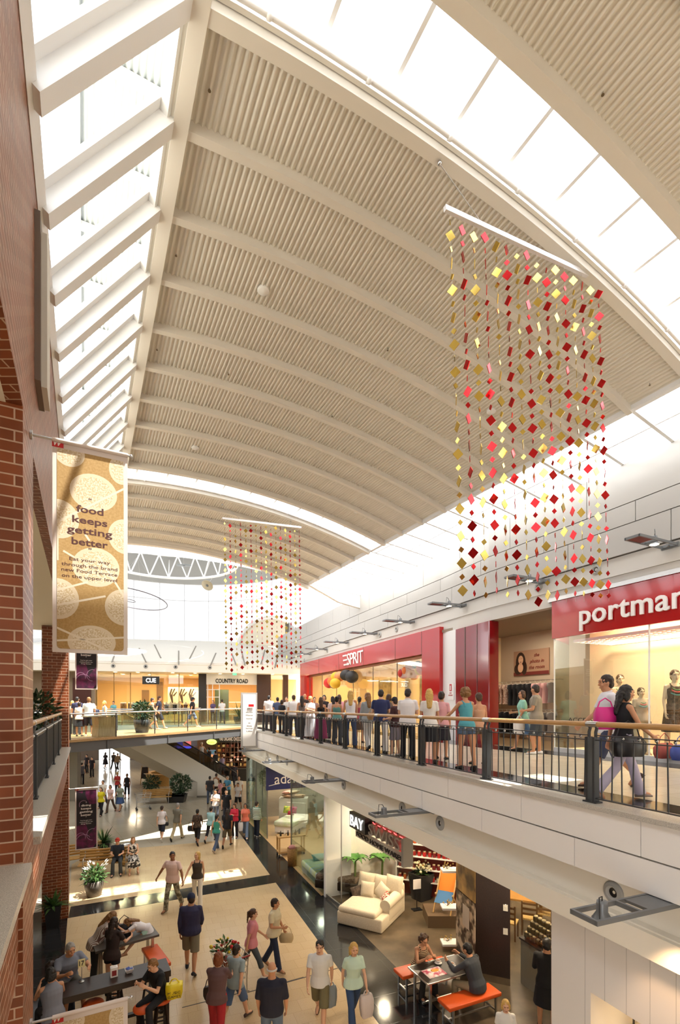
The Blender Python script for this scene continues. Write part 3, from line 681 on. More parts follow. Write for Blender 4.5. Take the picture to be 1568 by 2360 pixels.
# paper lanterns
lantern_cols = [('red', 'c8281c'), ('orange', 'e2762e'), ('charcoal', '2e2c2c'), ('yellow', 'e3b32c'), ('teal', '2f4a4c'), ('peach', 'e79a62')]
lp = {}
def lantern(x, y, Y, r, ci, ds):
    nm, hx = lantern_cols[ci]
    if ci not in lp:
        mb = MB(); prof = []
        for i in range(25):
            ph = math.pi*i/24; prof.append((max(.08, math.sin(ph))*(1+.018*math.cos(i*math.pi)), -math.cos(ph)*.92))
        mb.lathe(prof, (0,0,0), 24); me = mb.mesh('paper_shell', hm(hx, .6)); 
        mb = MB(); mb.cone((0,0,.9),(0,0,2.2), .012, .012, 5); lp[ci] = (me, mb.mesh('cord', black))
    p = at(x, y, Y); t = empty('paper_lantern', '%s round paper lantern %s' % (nm, ds), 'lantern', p, 0, 'paper lanterns in the red-framed shop'); t.scale = (r, r, r)
    for nm2, me in zip(('paper_shell', 'cord'), lp[ci]):
        o = bpy.data.objects.new(nm2, me); C.objects.link(o); o.parent = t
for q in ((930, 1552, 21.3, .25, 0, 'lowest left in the right-hand cluster'), (941, 1546, 21.0, .27, 1, 'at the left of the right-hand cluster'), (953, 1554, 20.8, .27, 5, 'striped by light in the middle of the right-hand cluster'), (968, 1546, 20.4, .22, 3, 'beside the right jamb of the red portal'), (963, 1535, 20.9, .24, 4, 'topmost in the right-hand cluster'), (977, 1540, 20.2, .32, 0, 'large and nearest the right jamb'),
          (759, 1574, 27.5, .32, 0, 'lowest left in the left-hand cluster'), (767, 1570, 27.2, .3, 1, 'second from left in the left-hand cluster'), (775, 1560, 27.0, .3, 3, 'high in the left-hand cluster'), (783, 1559, 26.6, .3, 5, 'in the middle of the left-hand cluster'), (770, 1577, 26.8, .26, 4, 'small and low in the left-hand cluster'), (773, 1575, 26.2, .3, 3, 'lower and nearest the glass in the left-hand cluster'), (798, 1556, 26.2, .33, 2, 'topmost in the left-hand cluster'), (811, 1560, 25.9, .36, 2, 'at the right of the left-hand cluster')):
    lantern(*q)
# ================================================================ directory totem at the end of the balcony
p = rp(24.3, -.42, 0); tx = Vector((.93, .37, 0)); 
t = empty('directory_sign', 'tall white directory sign in a grey frame fixed to the balcony corner', 'sign', (p.x, p.y, 4.2))
mb = MB(); mb.box((0,0,1.37),(.80,.12,2.74), tx); mb.build('frame', hm('a9a7a4', .4), t)
ny = Vector((.37,-.93,0))
mb = MB(); mb.box(ny*.062+Vector((0,0,1.37)),(.64,.02,2.55), tx); mb.build('panel', mat('directory_white', (.82,.81,.79), .4), t)
mb = MB(); mb.box(ny*.075+Vector((0.09,0,2.1))+tx*.0,(.26,.012,.12), tx); mb.build('red_mark', RD, t)
for z, wd, s_ in ((1.94, .2, 'LEVEL 1'), (1.78, .34, 'Ladies Fashion'), (1.63, .34, 'Mens'), (1.46, .3, 'Home'), (1.25, .12, 'w'), (1.1, .24, 'Dining'), (.98, .34, 'Food Terrace'), (.84, .3, 'Lifts')):
    text(s_, .05, ny*.075+Vector((0,0,z)), tx, (0,0,1), hm('4a4644', .5), t, 'lettering', wd, .003)
# ================================================================ lower right: shop boxes
sp = lambda Y, o=0.0, z=0.0: Vector((6.31-.424*Y, Y, z))+Vector((.9206, .3904, 0))*o
dS = Vector((-.3904, .9206, 0)); nS = Vector((.9206, .3904, 0))
mb = MB(); strip(mb, sp, [1, 28], -.1, 6.6, 3.5, 3.6); structure(mb, 'ceiling', mat('lower_shop_ceiling', (.62,.54,.42), .6))
mb = MB(); strip(mb, sp, [1, 28], 6.5, 6.6, 0, 3.5); structure(mb, 'wall_right', mat('lower_shop_wall', hexc('c9b89a'), .6))
mb = MB(); mb.slab([sp(16.1, .9, 0), sp(16.1, 6.5, 0), sp(16.1, 6.5, 3.5), sp(16.1, .9, 3.5)], (-.03,.1,0)); structure(mb, 'wall_right', cream)
mb = MB(); mb.slab([sp(7.3, 1.2, 0), sp(7.3, 6.5, 0), sp(7.3, 6.5, 3.5), sp(7.3, 1.2, 3.5)], (-.03,.1,0)); structure(mb, 'wall_right', cream)
for i, Y in enumerate((9.2, 11, 13, 15)): light('AREA', sp(Y, 1.6, 3.45), 60, (1,.80,.55), .22, 'shop_lamp'); light('AREA', sp(Y, 4.4, 3.45), 55, (1,.82,.58), .5, 'shop_lamp')
for Y in (18, 21, 24.5): light('AREA', sp(Y, 2.2, 3.45), 70, (1,.88,.70), .8, 'shop_lamp')
# glazing: adairs 16.0 - 27, curved glass end, white post
mb = MB(); strip(mb, sp, [16.0, 19.5], .0, .012, 0, 3.45); strip(mb, sp, [23, 27.2], 0, .012, 0, 3.45)
p0 = sp(27.2); rr = 1.2
pts = [p0+nS*(rr-rr*math.cos(t))+dS*(rr*math.sin(t)) for t in [i*math.pi/2/8 for i in range(9)]]
for a_, b_ in zip(pts[:-1], pts[1:]): mb.quad(a_, b_, b_+Vector((0,0,3.45)), a_+Vector((0,0,3.45)))
structure(mb, 'window_8', green_glass)
mb = MB()
for i in (0, 3, 6, 8): mb.bar(pts[i], pts[i]+Vector((0,0,3.45)), .03, .05, (1,0,0))
for Y in (19.5, 23, 25.1): mb.bar(sp(Y), sp(Y, 0, 3.45), .03, .05, (1,0,0))
structure(mb, 'trim_%d' % (tn+1), mat('shopfront_steel', hexc('8b8a84'), .35, .5)); tn += 1
mb = MB(); mb.hexa([sp(15.95,-.03,0), sp(15.95,.9,0), sp(16.08,.9,0), sp(16.08,-.03,0), sp(15.95,-.03,3.5), sp(15.95,.9,3.5), sp(16.08,.9,3.5), sp(16.08,-.03,3.5)])
structure(mb, 'wall_right', frame_w)
mb = MB(); mb.quad(sp(15.95, 0), sp(15.0, .1), sp(15.0, .1, 3.45), sp(15.95, 0, 3.45)); mb.quad(sp(15.0, .1), sp(14.75, 2.6), sp(14.75, 2.6, 3.45), sp(15.0, .1, 3.45)); structure(mb, 'window_9', clear_glass)
mb = MB(); mb.bar(sp(15.0, .1), sp(15.0, .1, 3.45), .035, .035, (1,0,0)); mb.bar(sp(15.95,.02,.06), sp(15.0,.1,.06), .05, .12); structure(mb, 'trim_%d' % (tn+1), steel); tn += 1
# blue sign facing up the mall behind the glass
B0 = at(614, 1626, 22.9); t = empty('hanging_shop_sign', 'navy blue hanging sign with white lettering over the bedding shop window', 'shop sign', (B0.x, B0.y, 2.29))
Vx = V2; Vn = Vector((V2.y, -V2.x, 0))
mb = MB(); mb.slab([(0,0,0), Vx*2.05, Vx*2.05+Vector((0,0,1.1)), Vector((0,0,1.1))], -Vn*.05); mb.build('board', mat('navy_sign', hexc('1b2560'), .4), t)
text('adairs', .50, Vx*1.2+Vn*.004+Vector((0,0,.52)), Vx, (0,0,1), SW, t, 'lettering', 1.58, .012)
mb = MB(); mb.slab([Vx*.12+Vector((0,0,.20))+Vn*.002, Vx*.62+Vector((0,0,.27))+Vn*.002, Vx*.62+Vector((0,0,.31))+Vn*.002, Vx*.12+Vector((0,0,.22))+Vn*.002], Vn*.008); mb.build('underline', SW, t)
mb = MB()
for u in (.3, 1.7): mb.bar(Vx*u+Vector((0,0,1.1)), Vx*u+Vector((0,0,1.22)), .03, .03, (1,0,0))
mb.build('hanger_rod', steel, t)
# BAY SWISS sign
bs = empty('hanging_shop_sign', 'grey and black three-dimensional homewares sign hanging in the open shopfront', 'shop sign', sp(13.2, .25, 2.78)); bs.scale = (.98, .98, .62)
def sb(mb, u0, u1, z0, z1, o0, o1, m=0):
    f_ = lambda u, o, z: dS*u+nS*o+Vector((0,0,z))
    mb.hexa([f_(u0,o0,z0), f_(u0,o1,z0), f_(u1,o1,z0), f_(u1,o0,z0), f_(u0,o0,z1), f_(u0,o1,z1), f_(u1,o1,z1), f_(u1,o0,z1)], m)
SGR = mat('sign_grey', hexc('8f8b84'), .45)
mb = MB(); sb(mb, .28, 1.35, -.12, .62, -.16, .16); mb.build('black_block', hm('1d1e20', .4), bs)
mb = MB(); sb(mb, -1.75, .28, -.12, .5, .05, .16); sb(mb, -1.78, -1.68, -.6, .5, -.12, .16); mb.build('grey_backing', SGR, bs)
mb = MB(); sb(mb, -1.7, 1.3, -.6, -.22, .02, .08); mb.build('lower_board', hm('cfc8b8', .5), bs)
text('BAY', .5, dS*.82-nS*.165+Vector((0,0,.25)), -dS, (0,0,1), emis('bay_white', (1,.97,.9), 1.6), bs, 'lettering', .88, .02)
text('SWISS', .5, -dS*.72-nS*.02+Vector((0,0,.2)), -dS, (0,0,1), hm('9a938a', .35), bs, 'lettering', 1.75, .1)
text('FOOD HOME WARES', .2, -dS*.2-nS*.0+Vector((0,0,-.4)), -dS, (0,0,1), hm('2c2a28', .5), bs, 'lettering', 2.7, .03)
mb = MB()
for i in range(6): mb.bar(-dS*(-.1+.3*i)-nS*.0+Vector((0,0,.48-.03*(i % 2))), -dS*(.04+.3*i)-nS*.0+Vector((0,0,.44)), .02, .02)
mb.bar(-dS*1.62+Vector((0,0,.36)), -dS*1.64+Vector((0,0,-.08)), .025, .025, (1,0,0)); mb.build('neon_strip', emis('red_neon', (1,.05,.05), 5), bs)
mb = MB()
for u in (1.0, .0, -1.3): mb.bar(dS*u+Vector((0,0,.5)), dS*u+Vector((0,0,.86)), .05, .05, (1,0,0))
mb.build('hanger_rod', black, bs)
# pillar with posters
P0, P1, P2 = Vector((3.13, 11.2, 0)), Vector((2.93, 12.2, 0)), Vector((3.82, 10.9, 0)); P3 = P1+(P2-P0)
mb = MB(); mb.prism([P0, P2, P3, P1], 0, .16, 1); mb.prism([P0, P2, P3, P1], .16, 3.5); structure(mb, 'wall_right', [dwood, concrete])
pe = (P1-P0).normalized(); pn = Vector((-pe.y, pe.x, 0)); pn = pn if pn.x < 0 else -pn
def pf(u, z, o): return P0+(P1-P0)*u+Vector((0,0,z))+pn*o
mb = MB(); mb.slab([pf(.0,.3,.005), pf(1,.3,.005), pf(1,1.72,.005), pf(0,1.72,.005)], pn*.012); o = mb.build('pillar_poster', noisy('bread_print', hexc('d8c3a8'), hexc('3a2418'), 4.5, .45, 2, lo=.42, hi=.58)); tag(o, 'brown food photograph poster on the lower half of the dark pillar', 'poster')
mb = MB(); mb.slab([pf(.28,.98,.02), pf(.62,.98,.02), pf(.62,1.5,.02), pf(.28,1.5,.02)], pn*.004); pn_ = mb.build('price_panel', hm('d9cdbf', .5), o)
mb = MB(); mb.slab([pf(.0,1.74,.005), pf(1,1.74,.005), pf(1,3.45,.005), pf(0,3.45,.005)], pn*.012); o = mb.build('pillar_poster', noisy('bread_crust_print', hexc('c39a55'), hexc('4a3416'), 1.6, .45, 5, lo=.4, hi=.62)); tag(o, 'golden close-up food photograph poster on the upper half of the dark pillar', 'poster')
fe = (P2-P0).normalized(); fn = Vector((fe.y, -fe.x, 0)); fn = fn if fn.y < 0 else -fn
for z, nm in ((1.75, 'upper'), (1.22, 'lower')):
    p = P2-fe*.1+fn*.012+Vector((0,0,z)); mb = MB(); mb.box(p, (.1,.02,.14), fe); mb.box(p+fn*.012+Vector((0,0,.02)), (.03,.012,.04), fe)
    o = mb.build('wall_switch', hm('d9d4c8', .4)); tag(o, '%s white switch plate on the dark wood pillar' % nm, 'switch', 'pillar switches')
# white kiosk box at the lower right with a display window
kq = lambda Y, o, z: sp(Y, o, z)
mb = MB(); K0, K1 = 3.2, 7.24
strip(mb, sp, [6.62, K1], -.12, .95, 0, 3.27); strip(mb, sp, [K0, 6.62], -.12, .95, 2.42, 3.27); strip(mb, sp, [K0, 6.62], .85, .95, 0, 2.42, 2); strip(mb, sp, [K0, 6.62], -.12, .95, 0, .7)
for i in range(9): y = 6.7-.28*i; mb.hexa([sp(y,-.1225,2.42 if y < 6.62 else 0), sp(y,-.1,2.42 if y < 6.62 else 0), sp(y+.006,-.1,2.42 if y < 6.62 else 0), sp(y+.006,-.1225,2.42 if y < 6.62 else 0), sp(y,-.1225,3.27), sp(y,-.1,3.27), sp(y+.006,-.1,3.27), sp(y+.006,-.1225,3.27)], 1)
o = mb.build('kiosk_box', [mat('kiosk_white', (.78,.75,.72), .3), mat('kiosk_joint', (.5,.48,.46), .6), mat('niche_back_lit', hexc('d8b26a'), .6)]); tag(o, 'large white panelled box housing at lower right with a lit display niche', 'kiosk')  # niche back yellowed to carry the warm niche light
light('AREA', sp(5.6, .35, 2.38), 14, (1,.70,.32), .5, 'niche_lamp'); light('SPOT', sp(5.2, -.9, 3.9), 60, (1,.62,.34), .06, 'wall_wash', sp(5.4, -.1, 2.6), 1.2)
def figurine(label, p, h, kind):
    t = empty('wooden_figurine', label, 'figurine', p, 0, 'dark figurines in the lit niche'); mb = MB()
    mb.box((0,0,.02),(.1,.1,.04)); mb.build('plinth', black, t); mb = MB()
    mb.lathe([(.0,.04),(.025,.04),(.018,.12),(.03,.25*h/.5),(.042,.33*h/.5),(.02,.38*h/.5),(.012,.42*h/.5),(.03,.47*h/.5),(.02,.54*h/.5),(0,.56*h/.5)], (0,0,0), 12); mb.build('figure', dwood, t)
for i, (Y, h) in enumerate(((6.05,.42),(5.85,.55),(5.62,.5),(5.42,.48))): figurine('dark carved standing figurine in the lit niche, %s from the left' % ORD[i], sp(Y, .3, 1.81), h*.95, 0)
mb = MB()
mb2 = MB(); strip(mb2, sp, [K0, 6.6], .0, .84, 1.77, 1.80); tag(mb2.build('niche_shelf', frame_w), 'white shelf inside the lit niche of the kiosk box', 'shelf')
for z in (1.84, 1.98, 2.12, 2.28): mb.bar(sp(6.5,.55,z), sp(6.1,.55,z), .02, .02)
for y in (6.5, 6.3, 6.1): mb.bar(sp(y,.55,1.81), sp(y,.55,2.3), .02, .02, (1,0,0))
o = mb.build('display_rack', black); tag(o, 'black open lattice display rack at the left of the lit niche', 'rack')
# glass screen + door line right of the pillar
mb = MB(); mb.quad(P2+Vector((.02,0,0)), Vector((4.6, 8.9, 0)), Vector((4.6, 8.9, 3.45)), P2+Vector((.02,0,3.45))); structure(mb, 'window_10', clear_glass)
# ================================================================ things in the homewares shop
fabric_c = noisy('cream_slipcover', hexc('efe2c8'), hexc('e2d2b2'), 60, .85, 3, bump=.15)
def pillow_mesh(w, h, t, n=10):
    mb = MB(); vs = []; fs = []
    for side in (1, -1):
        o = len(vs)
        for i in range(n+1):
            for j in range(n+1):
                u, v = i/n*2-1, j/n*2-1; k = (max(0, 1-abs(u)**2.4)*max(0, 1-abs(v)**2.4))**.5; e_ = 1-.07*(1-k)*(abs(u*v) < .6)
                vs.append((u*w/2*(1-.06*(1-v*v)*0-.05*(1-abs(v))*abs(u)**6), side*t/2*k, v*h/2*(1-.05*(1-abs(u))*abs(v)**6)))
        for i in range(n):
            for j in range(n):
                q = (o+i*(n+1)+j, o+(i+1)*(n+1)+j, o+(i+1)*(n+1)+j+1, o+i*(n+1)+j+1); fs.append(q if side > 0 else q[::-1])
    return mb.add(vs, fs, 0, True)
def soft(o, b=.04, seg=3):
    m_ = o.modifiers.new('soft', 'BEVEL'); m_.width = b; m_.segments = seg; m_.limit_method = 'ANGLE'
    for p_ in o.data.polygons: p_.use_smooth = True
    return o
# chaise: seat corners from the floor plan
ca = empty('chaise_sofa', 'cream slipcovered chaise sofa at the edge of the homewares shop', 'sofa', (.95, 14.45, 0), math.radians(-29))
mb = MB(); mb.box((0,0,.2),(1.42,1.75,.38)); soft(mb.build('skirt', fabric_c, ca), .05)
mb = MB(); mb.box((-.08,-.14,.44),(1.2,1.5,.2)); soft(mb.build('seat_cushion', fabric_c, ca), .09, 4)
mb = MB(); mb.box((0,.78,.55),(1.42,.26,.72)); soft(mb.build('backrest', fabric_c, ca), .1, 4)
mb = MB(); mb.box((.60,.2,.38),(.24,1.12,.42)); mb.cone((.60,-.4,.60),(.60,.7,.60), .16, .16, 18); soft(mb.build('armrest', fabric_c, ca), .03)
mb = MB(); mb.box((-.62,.5,.36),(.2,.55,.4)); mb.cone((-.62,.2,.56),(-.62,.75,.56), .13, .13, 18); soft(mb.build('armrest', fabric_c, ca), .03)
def cushion(label, loc, rot, w, h, t, m_, nm='cushion', cat='cushion', grp=None):
    o = pillow_mesh(w, h, t).build(nm, m_); o.matrix_world = ca_m @ Matrix.Translation(loc) @ Matrix.Rotation(rot[2], 4, 'Z') @ Matrix.Rotation(rot[0], 4, 'X') @ Matrix.Rotation(rot[1], 4, 'Y'); return tag(o, label, cat, grp)
ca_m = Matrix.Translation((.95, 14.45, 0)) @ Matrix.Rotation(math.radians(-29), 4, 'Z')
print_f = noisy('floral_print', hexc('f3e7cf'), hexc('b53a2a'), 16, .8, 3, lo=.45, hi=.55)
G_ = 'cushions on the cream chaise'
cushion('large cream back cushion at the left end of the chaise', (-.42,.52,.82), (-.3,0,0), .58,.58,.22, fabric_c, grp=G_)
cushion('large cream back cushion in the middle of the chaise', (.05,.56,.82), (-.3,0,0), .56,.56,.22, fabric_c, grp=G_)
cushion('large cream back cushion at the right end of the chaise', (.48,.54,.86), (-.3,0,-.1), .58,.6,.22, fabric_c, grp=G_)
cushion('square cream cushion leaning at the front left of the chaise', (-.24,.18,.74), (-.35,0,.1), .44,.44,.18, fabric_c, grp=G_)
cushion('cream cushion tipped on its corner in front of the others', (.2,.26,.74), (-.4,.5,-.1), .42,.42,.18, fabric_c, grp=G_)
cushion('small red and white floral cushion on the chaise arm', (.46,.0,.66), (-.6,.5,-.3), .34,.3,.14, print_f, grp=G_)
cushion('dark brown patterned cushion at the left end of the chaise', (-.55,.1,.64), (-.5,-.3,.5), .36,.32,.14, noisy('dark_print', hexc('3a2e26'), hexc('6b5a4a'), 12, .8), grp=G_)
# ================================================================ banners
def clip(poly, x0, x1, z0, z1):
    for ax, v, sg in ((0, x0, 1), (0, x1, -1), (1, z0, 1), (1, z1, -1)):
        out = []
        for i in range(len(poly)):
            p, q = poly[i-1], poly[i]; a, b = (p[ax]-v)*sg, (q[ax]-v)*sg
            if (a >= 0) != (b >= 0): t = a/(a-b); out.append((p[0]+(q[0]-p[0])*t, p[1]+(q[1]-p[1])*t))
            if b >= 0: out.append(q)
        poly = out
        if len(poly) < 3: return []
    return poly
BW, BH = .62, 1.90
border_m = mat('banner_border', hexc('d8cdc4'), .6); burlap = noisy('burlap', hexc('b3935f'), hexc('a5844f'), 60, .85, 2)
bowl_m = hm('d3c3a6', .8); rice_m = noisy('rice_print', hexc('dfd3bb'), hexc('c2ac84'), 70, .85, 2, lo=.38, hi=.6); stick_m = hm('ddd0b8', .8)
plum = hm('1c151d', .6); ink = hm('4a1f1a', .6); wht = hm('efe9e4', .6)
def banner(label, a, s, zb, kind):
    t = empty('banner', label, 'banner', M(a, s, zb), math.atan2(V2.y, V2.x), 'wall banners')
    # local: X away from the wall, -Y towards the camera
    o0 = .17
    mb = MB(); mb.tube([(0,0,BH+.005),(o0+BW+.03,0,BH+.005)], .012, 8); mb.ball((o0+BW+.03,0,BH+.005), .018, 8, 5); mb.cone((0,0,BH+.005),(.02,0,BH+.005), .04, .04, 12); mb.build('rod', steel, t)
    def rr(x0, x1, z0, z1, r=.03):
        pts = []
        for cx, cz, a0 in ((x1-r,z0+r,-90),(x1-r,z1-r,0),(x0+r,z1-r,90),(x0+r,z0+r,180)):
            for i in range(5): q = math.radians(a0+22.5*i); pts.append((cx+r*math.cos(q), cz+r*math.sin(q)))
        return pts
    def layer(polys, name, m, y, th=.00005):
        mb = MB()
        for pl_ in polys:
            if len(pl_) >= 3: mb.slab([(p[0], y, p[1]) for p in pl_], (0, -th, 0))
        return mb.build(name, m, t)
    mb = MB(); n = 10
    for i in range(n):
        x0, x1 = o0+BW*i/n, o0+BW*(i+1)/n
        mb.hexa([(x0,.004,0),(x1,.004,0),(x1,.008,0),(x0,.008,0),(x0,.004,BH),(x1,.004,BH),(x1,.008,BH),(x0,.008,BH)])
    mb.tube([(o0,.0,BH+.005),(o0+BW,0,BH+.005)], .02, 8)
    mb.build('cloth', border_m, t)
    xa, xb, za, zb_ = o0+.035, o0+BW-.035, .035, BH-.06
    layer([rr(xa, xb, za, zb_)], 'print_field', burlap if kind == 'food' else plum, .002)
    U_ = lambda x: o0+(x-360)/440*BW; Z_ = lambda y: (2240-y)/1240*BH
    if kind == 'food':
        bowls = [(455,1055,88,82),(760,1095,75,90),(595,1265,140,112),(395,1455,115,115),(785,1505,105,108),(610,1715,140,118),(390,1925,120,120),(775,1945,115,112),(585,2170,142,100)]
        el = lambda b, k: clip([(U_(b[0]+b[2]*k*math.cos(6.2832*i/28)), Z_(b[1]+b[3]*k*math.sin(6.2832*i/28))) for i in range(28)], xa, xb, za, zb_)
        layer([el(b, 1) for b in bowls], 'bowl_print', bowl_m, .0019); layer([el(b, .82) for b in bowls], 'rice_print', rice_m, .0018)
        st = [(795,1195,380,1480),(420,1640,480,1670),(665,1885,380,1965),(790,2130,380,2172),(375,2092,720,2235),(545,1525,570,1560),(620,1640,790,1895),(375,1880,560,1810),(388,1500,388,1700),(775,1010,785,1400)]
        pol = []
        for x0, y0, x1, y1 in st:
            p, q = Vector((U_(x0), Z_(y0))), Vector((U_(x1), Z_(y1))); d = (q-p).normalized(); nn = Vector((-d.y, d.x))*.009
            pol.append(clip([tuple(p-nn), tuple(q-nn), tuple(q+nn), tuple(p+nn)], xa, xb, za, zb_))
        layer(pol, 'chopstick_print', stick_m, .0017)
        lg = layer([[(U_(358),Z_(1037)),(U_(422),Z_(1037)),(U_(422),Z_(985)),(U_(358),Z_(985))]], 'logo_patch', RD, .0016, .0002)
        big = [('\u201c',1318,.045,None),('food',1375,.062,.225),('keeps',1440,.062,.29),('getting',1503,.062,.375),('better',1572,.062,.30),('\u201d',1618,.045,None)]
        sm = [('Eat your way',1680,.335),('through the brand',1715,.46),('new Food Terrace',1748,.46),('on the upper level',1783,.455)]
        cm = ink
    else:
        for pts in ([(560,1005),(800,1005),(800,1330),(640,1330),(560,1150)], [(380,1005),(520,1005),(500,1100),(380,1060)], [(380,1760),(560,1700),(620,1900),(600,2230),(380,2230)], [(620,1960),(800,1740),(800,2100),(700,2230),(600,2200)]): layer([clip([(U_(x), Z_(y)) for x, y in pts], xa, xb, za, zb_)], 'wine_print', noisy('wine_print', hexc('6d1a4c'), hexc('35102c'), 7, .6), .0019)
        arcs = []
        for cx, cy, r, a0, a1 in ((520,1330,85,150,330),(470,1990,95,180,380),(700,1950,120,90,290),(520,2080,150,200,330)):
            pts = [(cx+r*math.cos(math.radians(lerp(a0,a1,i/16))), cy+r*math.sin(math.radians(lerp(a0,a1,i/16)))) for i in range(17)]
            pin = [(cx+(r-7)*math.cos(math.radians(lerp(a0,a1,i/16))), cy+(r-7)*math.sin(math.radians(lerp(a0,a1,i/16)))) for i in range(17)]
            arcs = []
            for i in range(16): arcs.append(clip([(U_(x), Z_(y)) for x, y in (pts[i], pts[i+1], pin[i+1], pin[i])], xa, xb, za, zb_))
            layer([a__ for a__ in arcs if a__], 'glass_rim_print', hm('b98fae', .5), .0018)
        lg = layer([[(U_(358),Z_(1037)),(U_(422),Z_(1037)),(U_(422),Z_(985)),(U_(358),Z_(985))]], 'logo_patch', RD, .0016, .0002)
        big = [('\u201c',1300,.045,None),('dining',1345,.062,.27),('keeps',1410,.062,.28),('getting',1475,.062,.36),('better',1540,.062,.29),('\u201d',1590,.045,None)]
        sm = [("You\u2019ve got new",1650,.33),('restaurants on',1685,.36),('King Street',1720,.28)]
        cm = wht
    text('W', .05, (U_(390),.0013,Z_(1011)), (1,0,0), (0,0,1), wht, lg, 'logo_letter', .07, .0002, .03, italic=.25)
    xc = o0+BW/2-.01
    for s_, y, h, wd in big: text(s_, h, (xc,.0016,Z_(y)), (1,0,0), (0,0,1), cm, t, 'lettering', wd, .0002, .022)
    for s_, y, wd in sm: text(s_, .03, (xc,.0016,Z_(y)), (1,0,0), (0,0,1), cm, t, 'lettering', wd, .0002, .008)
    return t
banner('tan food banner with rice bowls hanging high on the near brick pier', LA, 5.05, 6.78, 'food')
banner('tan food banner with rice bowls low on the near pier, cut by the bottom edge', LA, 5.05, 1.6, 'food')
banner('dark plum dining banner hanging high on the far brick pier', LA, 17.05, 6.8, 'wine')
banner('dark plum dining banner hanging low on the far brick pier', LA, 17.05, 1.83, 'wine')
# ================================================================ light boxes on the brick wall
for s, z0, z1, lb_ in ((5.75, 9.42, 11.05, 'slim brown box with pale edge fixed to the upper brick wall near the camera'), (10.9, 9.75, 10.55, 'slim dark box fixed to the upper brick wall behind the big tan banner')):
    t = empty('wall_lightbox', lb_, 'wall box', M(LA, s, z0))
    d, n = U2, V2
    mb = MB(); h = z1-z0; mb.hexa([-d*.28, d*.28, d*.28+n*.05, -d*.28+n*.05]+[p+Vector((0,0,h)) for p in (-d*.28, d*.28, d*.28+n*.05, -d*.28+n*.05)]); mb.build('backing', hm('6b5a4e', .5), t)
    mb = MB(); mb.hexa([-d*.18+n*.05, d*.25+n*.05, d*.25+n*.1, -d*.18+n*.1]+[p+Vector((0,0,h*.93)) for p in (-d*.18+n*.05, d*.25+n*.05, d*.25+n*.1, -d*.18+n*.1)]); mb.build('cover', hm('c9c2b6', .4), t)
# ================================================================ small ceiling fittings: sprinklers and smoke detectors
def ceil_fit(x, y, kind, label):
    # find where the pixel ray meets the vault
    lo, hi = 2.0, 40.0
    for _ in range(50):
        m_ = (lo+hi)/2; p = at(x, y, m_); a = p.x*V2.x+p.y*V2.y
        if p.z < vault(a)-.005: lo = m_
        else: hi = m_
    p = at(x, y, lo)
    if kind == 's':
        t = empty('sprinkler', label, 'sprinkler', p, 0, 'ceiling sprinklers'); mb = MB(); mb.cone((0,0,.03),(0,0,-.03), .012, .009, 8); mb.build('body', steel, t); mb = MB(); mb.cone((0,0,-.03),(0,0,-.036), .017, .017, 10); mb.build('deflector', hm('6a5a40', .4), t)
    else:
        t = empty('smoke_detector', label, 'smoke detector', p, 0, 'ceiling smoke detectors'); mb = MB(); mb.lathe([(0,.03),(.1,.03),(.1,-.02),(.08,-.04),(0,-.045)], (0,0,0), 20); mb.build('housing', frame_w, t)
for x, y, s in ((483, 203, 'in the first roof bay after the near rooflight, by the ridge beam'), (1390, 212, 'in the roof bay above the near rooflight'), (406, 585, 'in the third roof bay by the ridge beam'), (894, 804, 'midway along the fourth roof bay'), (527, 860, 'in the fifth roof bay, near the ridge beam'), (766, 957, 'midway in the sixth roof bay'), (678, 1060, 'above the far rooflight, middle of the vault'), (362, 803, 'in the fourth roof bay beside the ridge beam'), (1498, 884, 'in the first bay close to the right clerestory')): ceil_fit(x, y, 's', 'small sprinkler head '+s)
for x, y, s in ((607, 668, 'white round smoke detector on the third roof bay, largest in view'), (1133, 947, 'white round smoke detector behind the near hanging mobile'), (450, 1031, 'white round smoke detector left of centre, above the far rooflight'), (823, 1178, 'white round smoke detector right of centre, above the far rooflight')): ceil_fit(x, y, 'd', s)
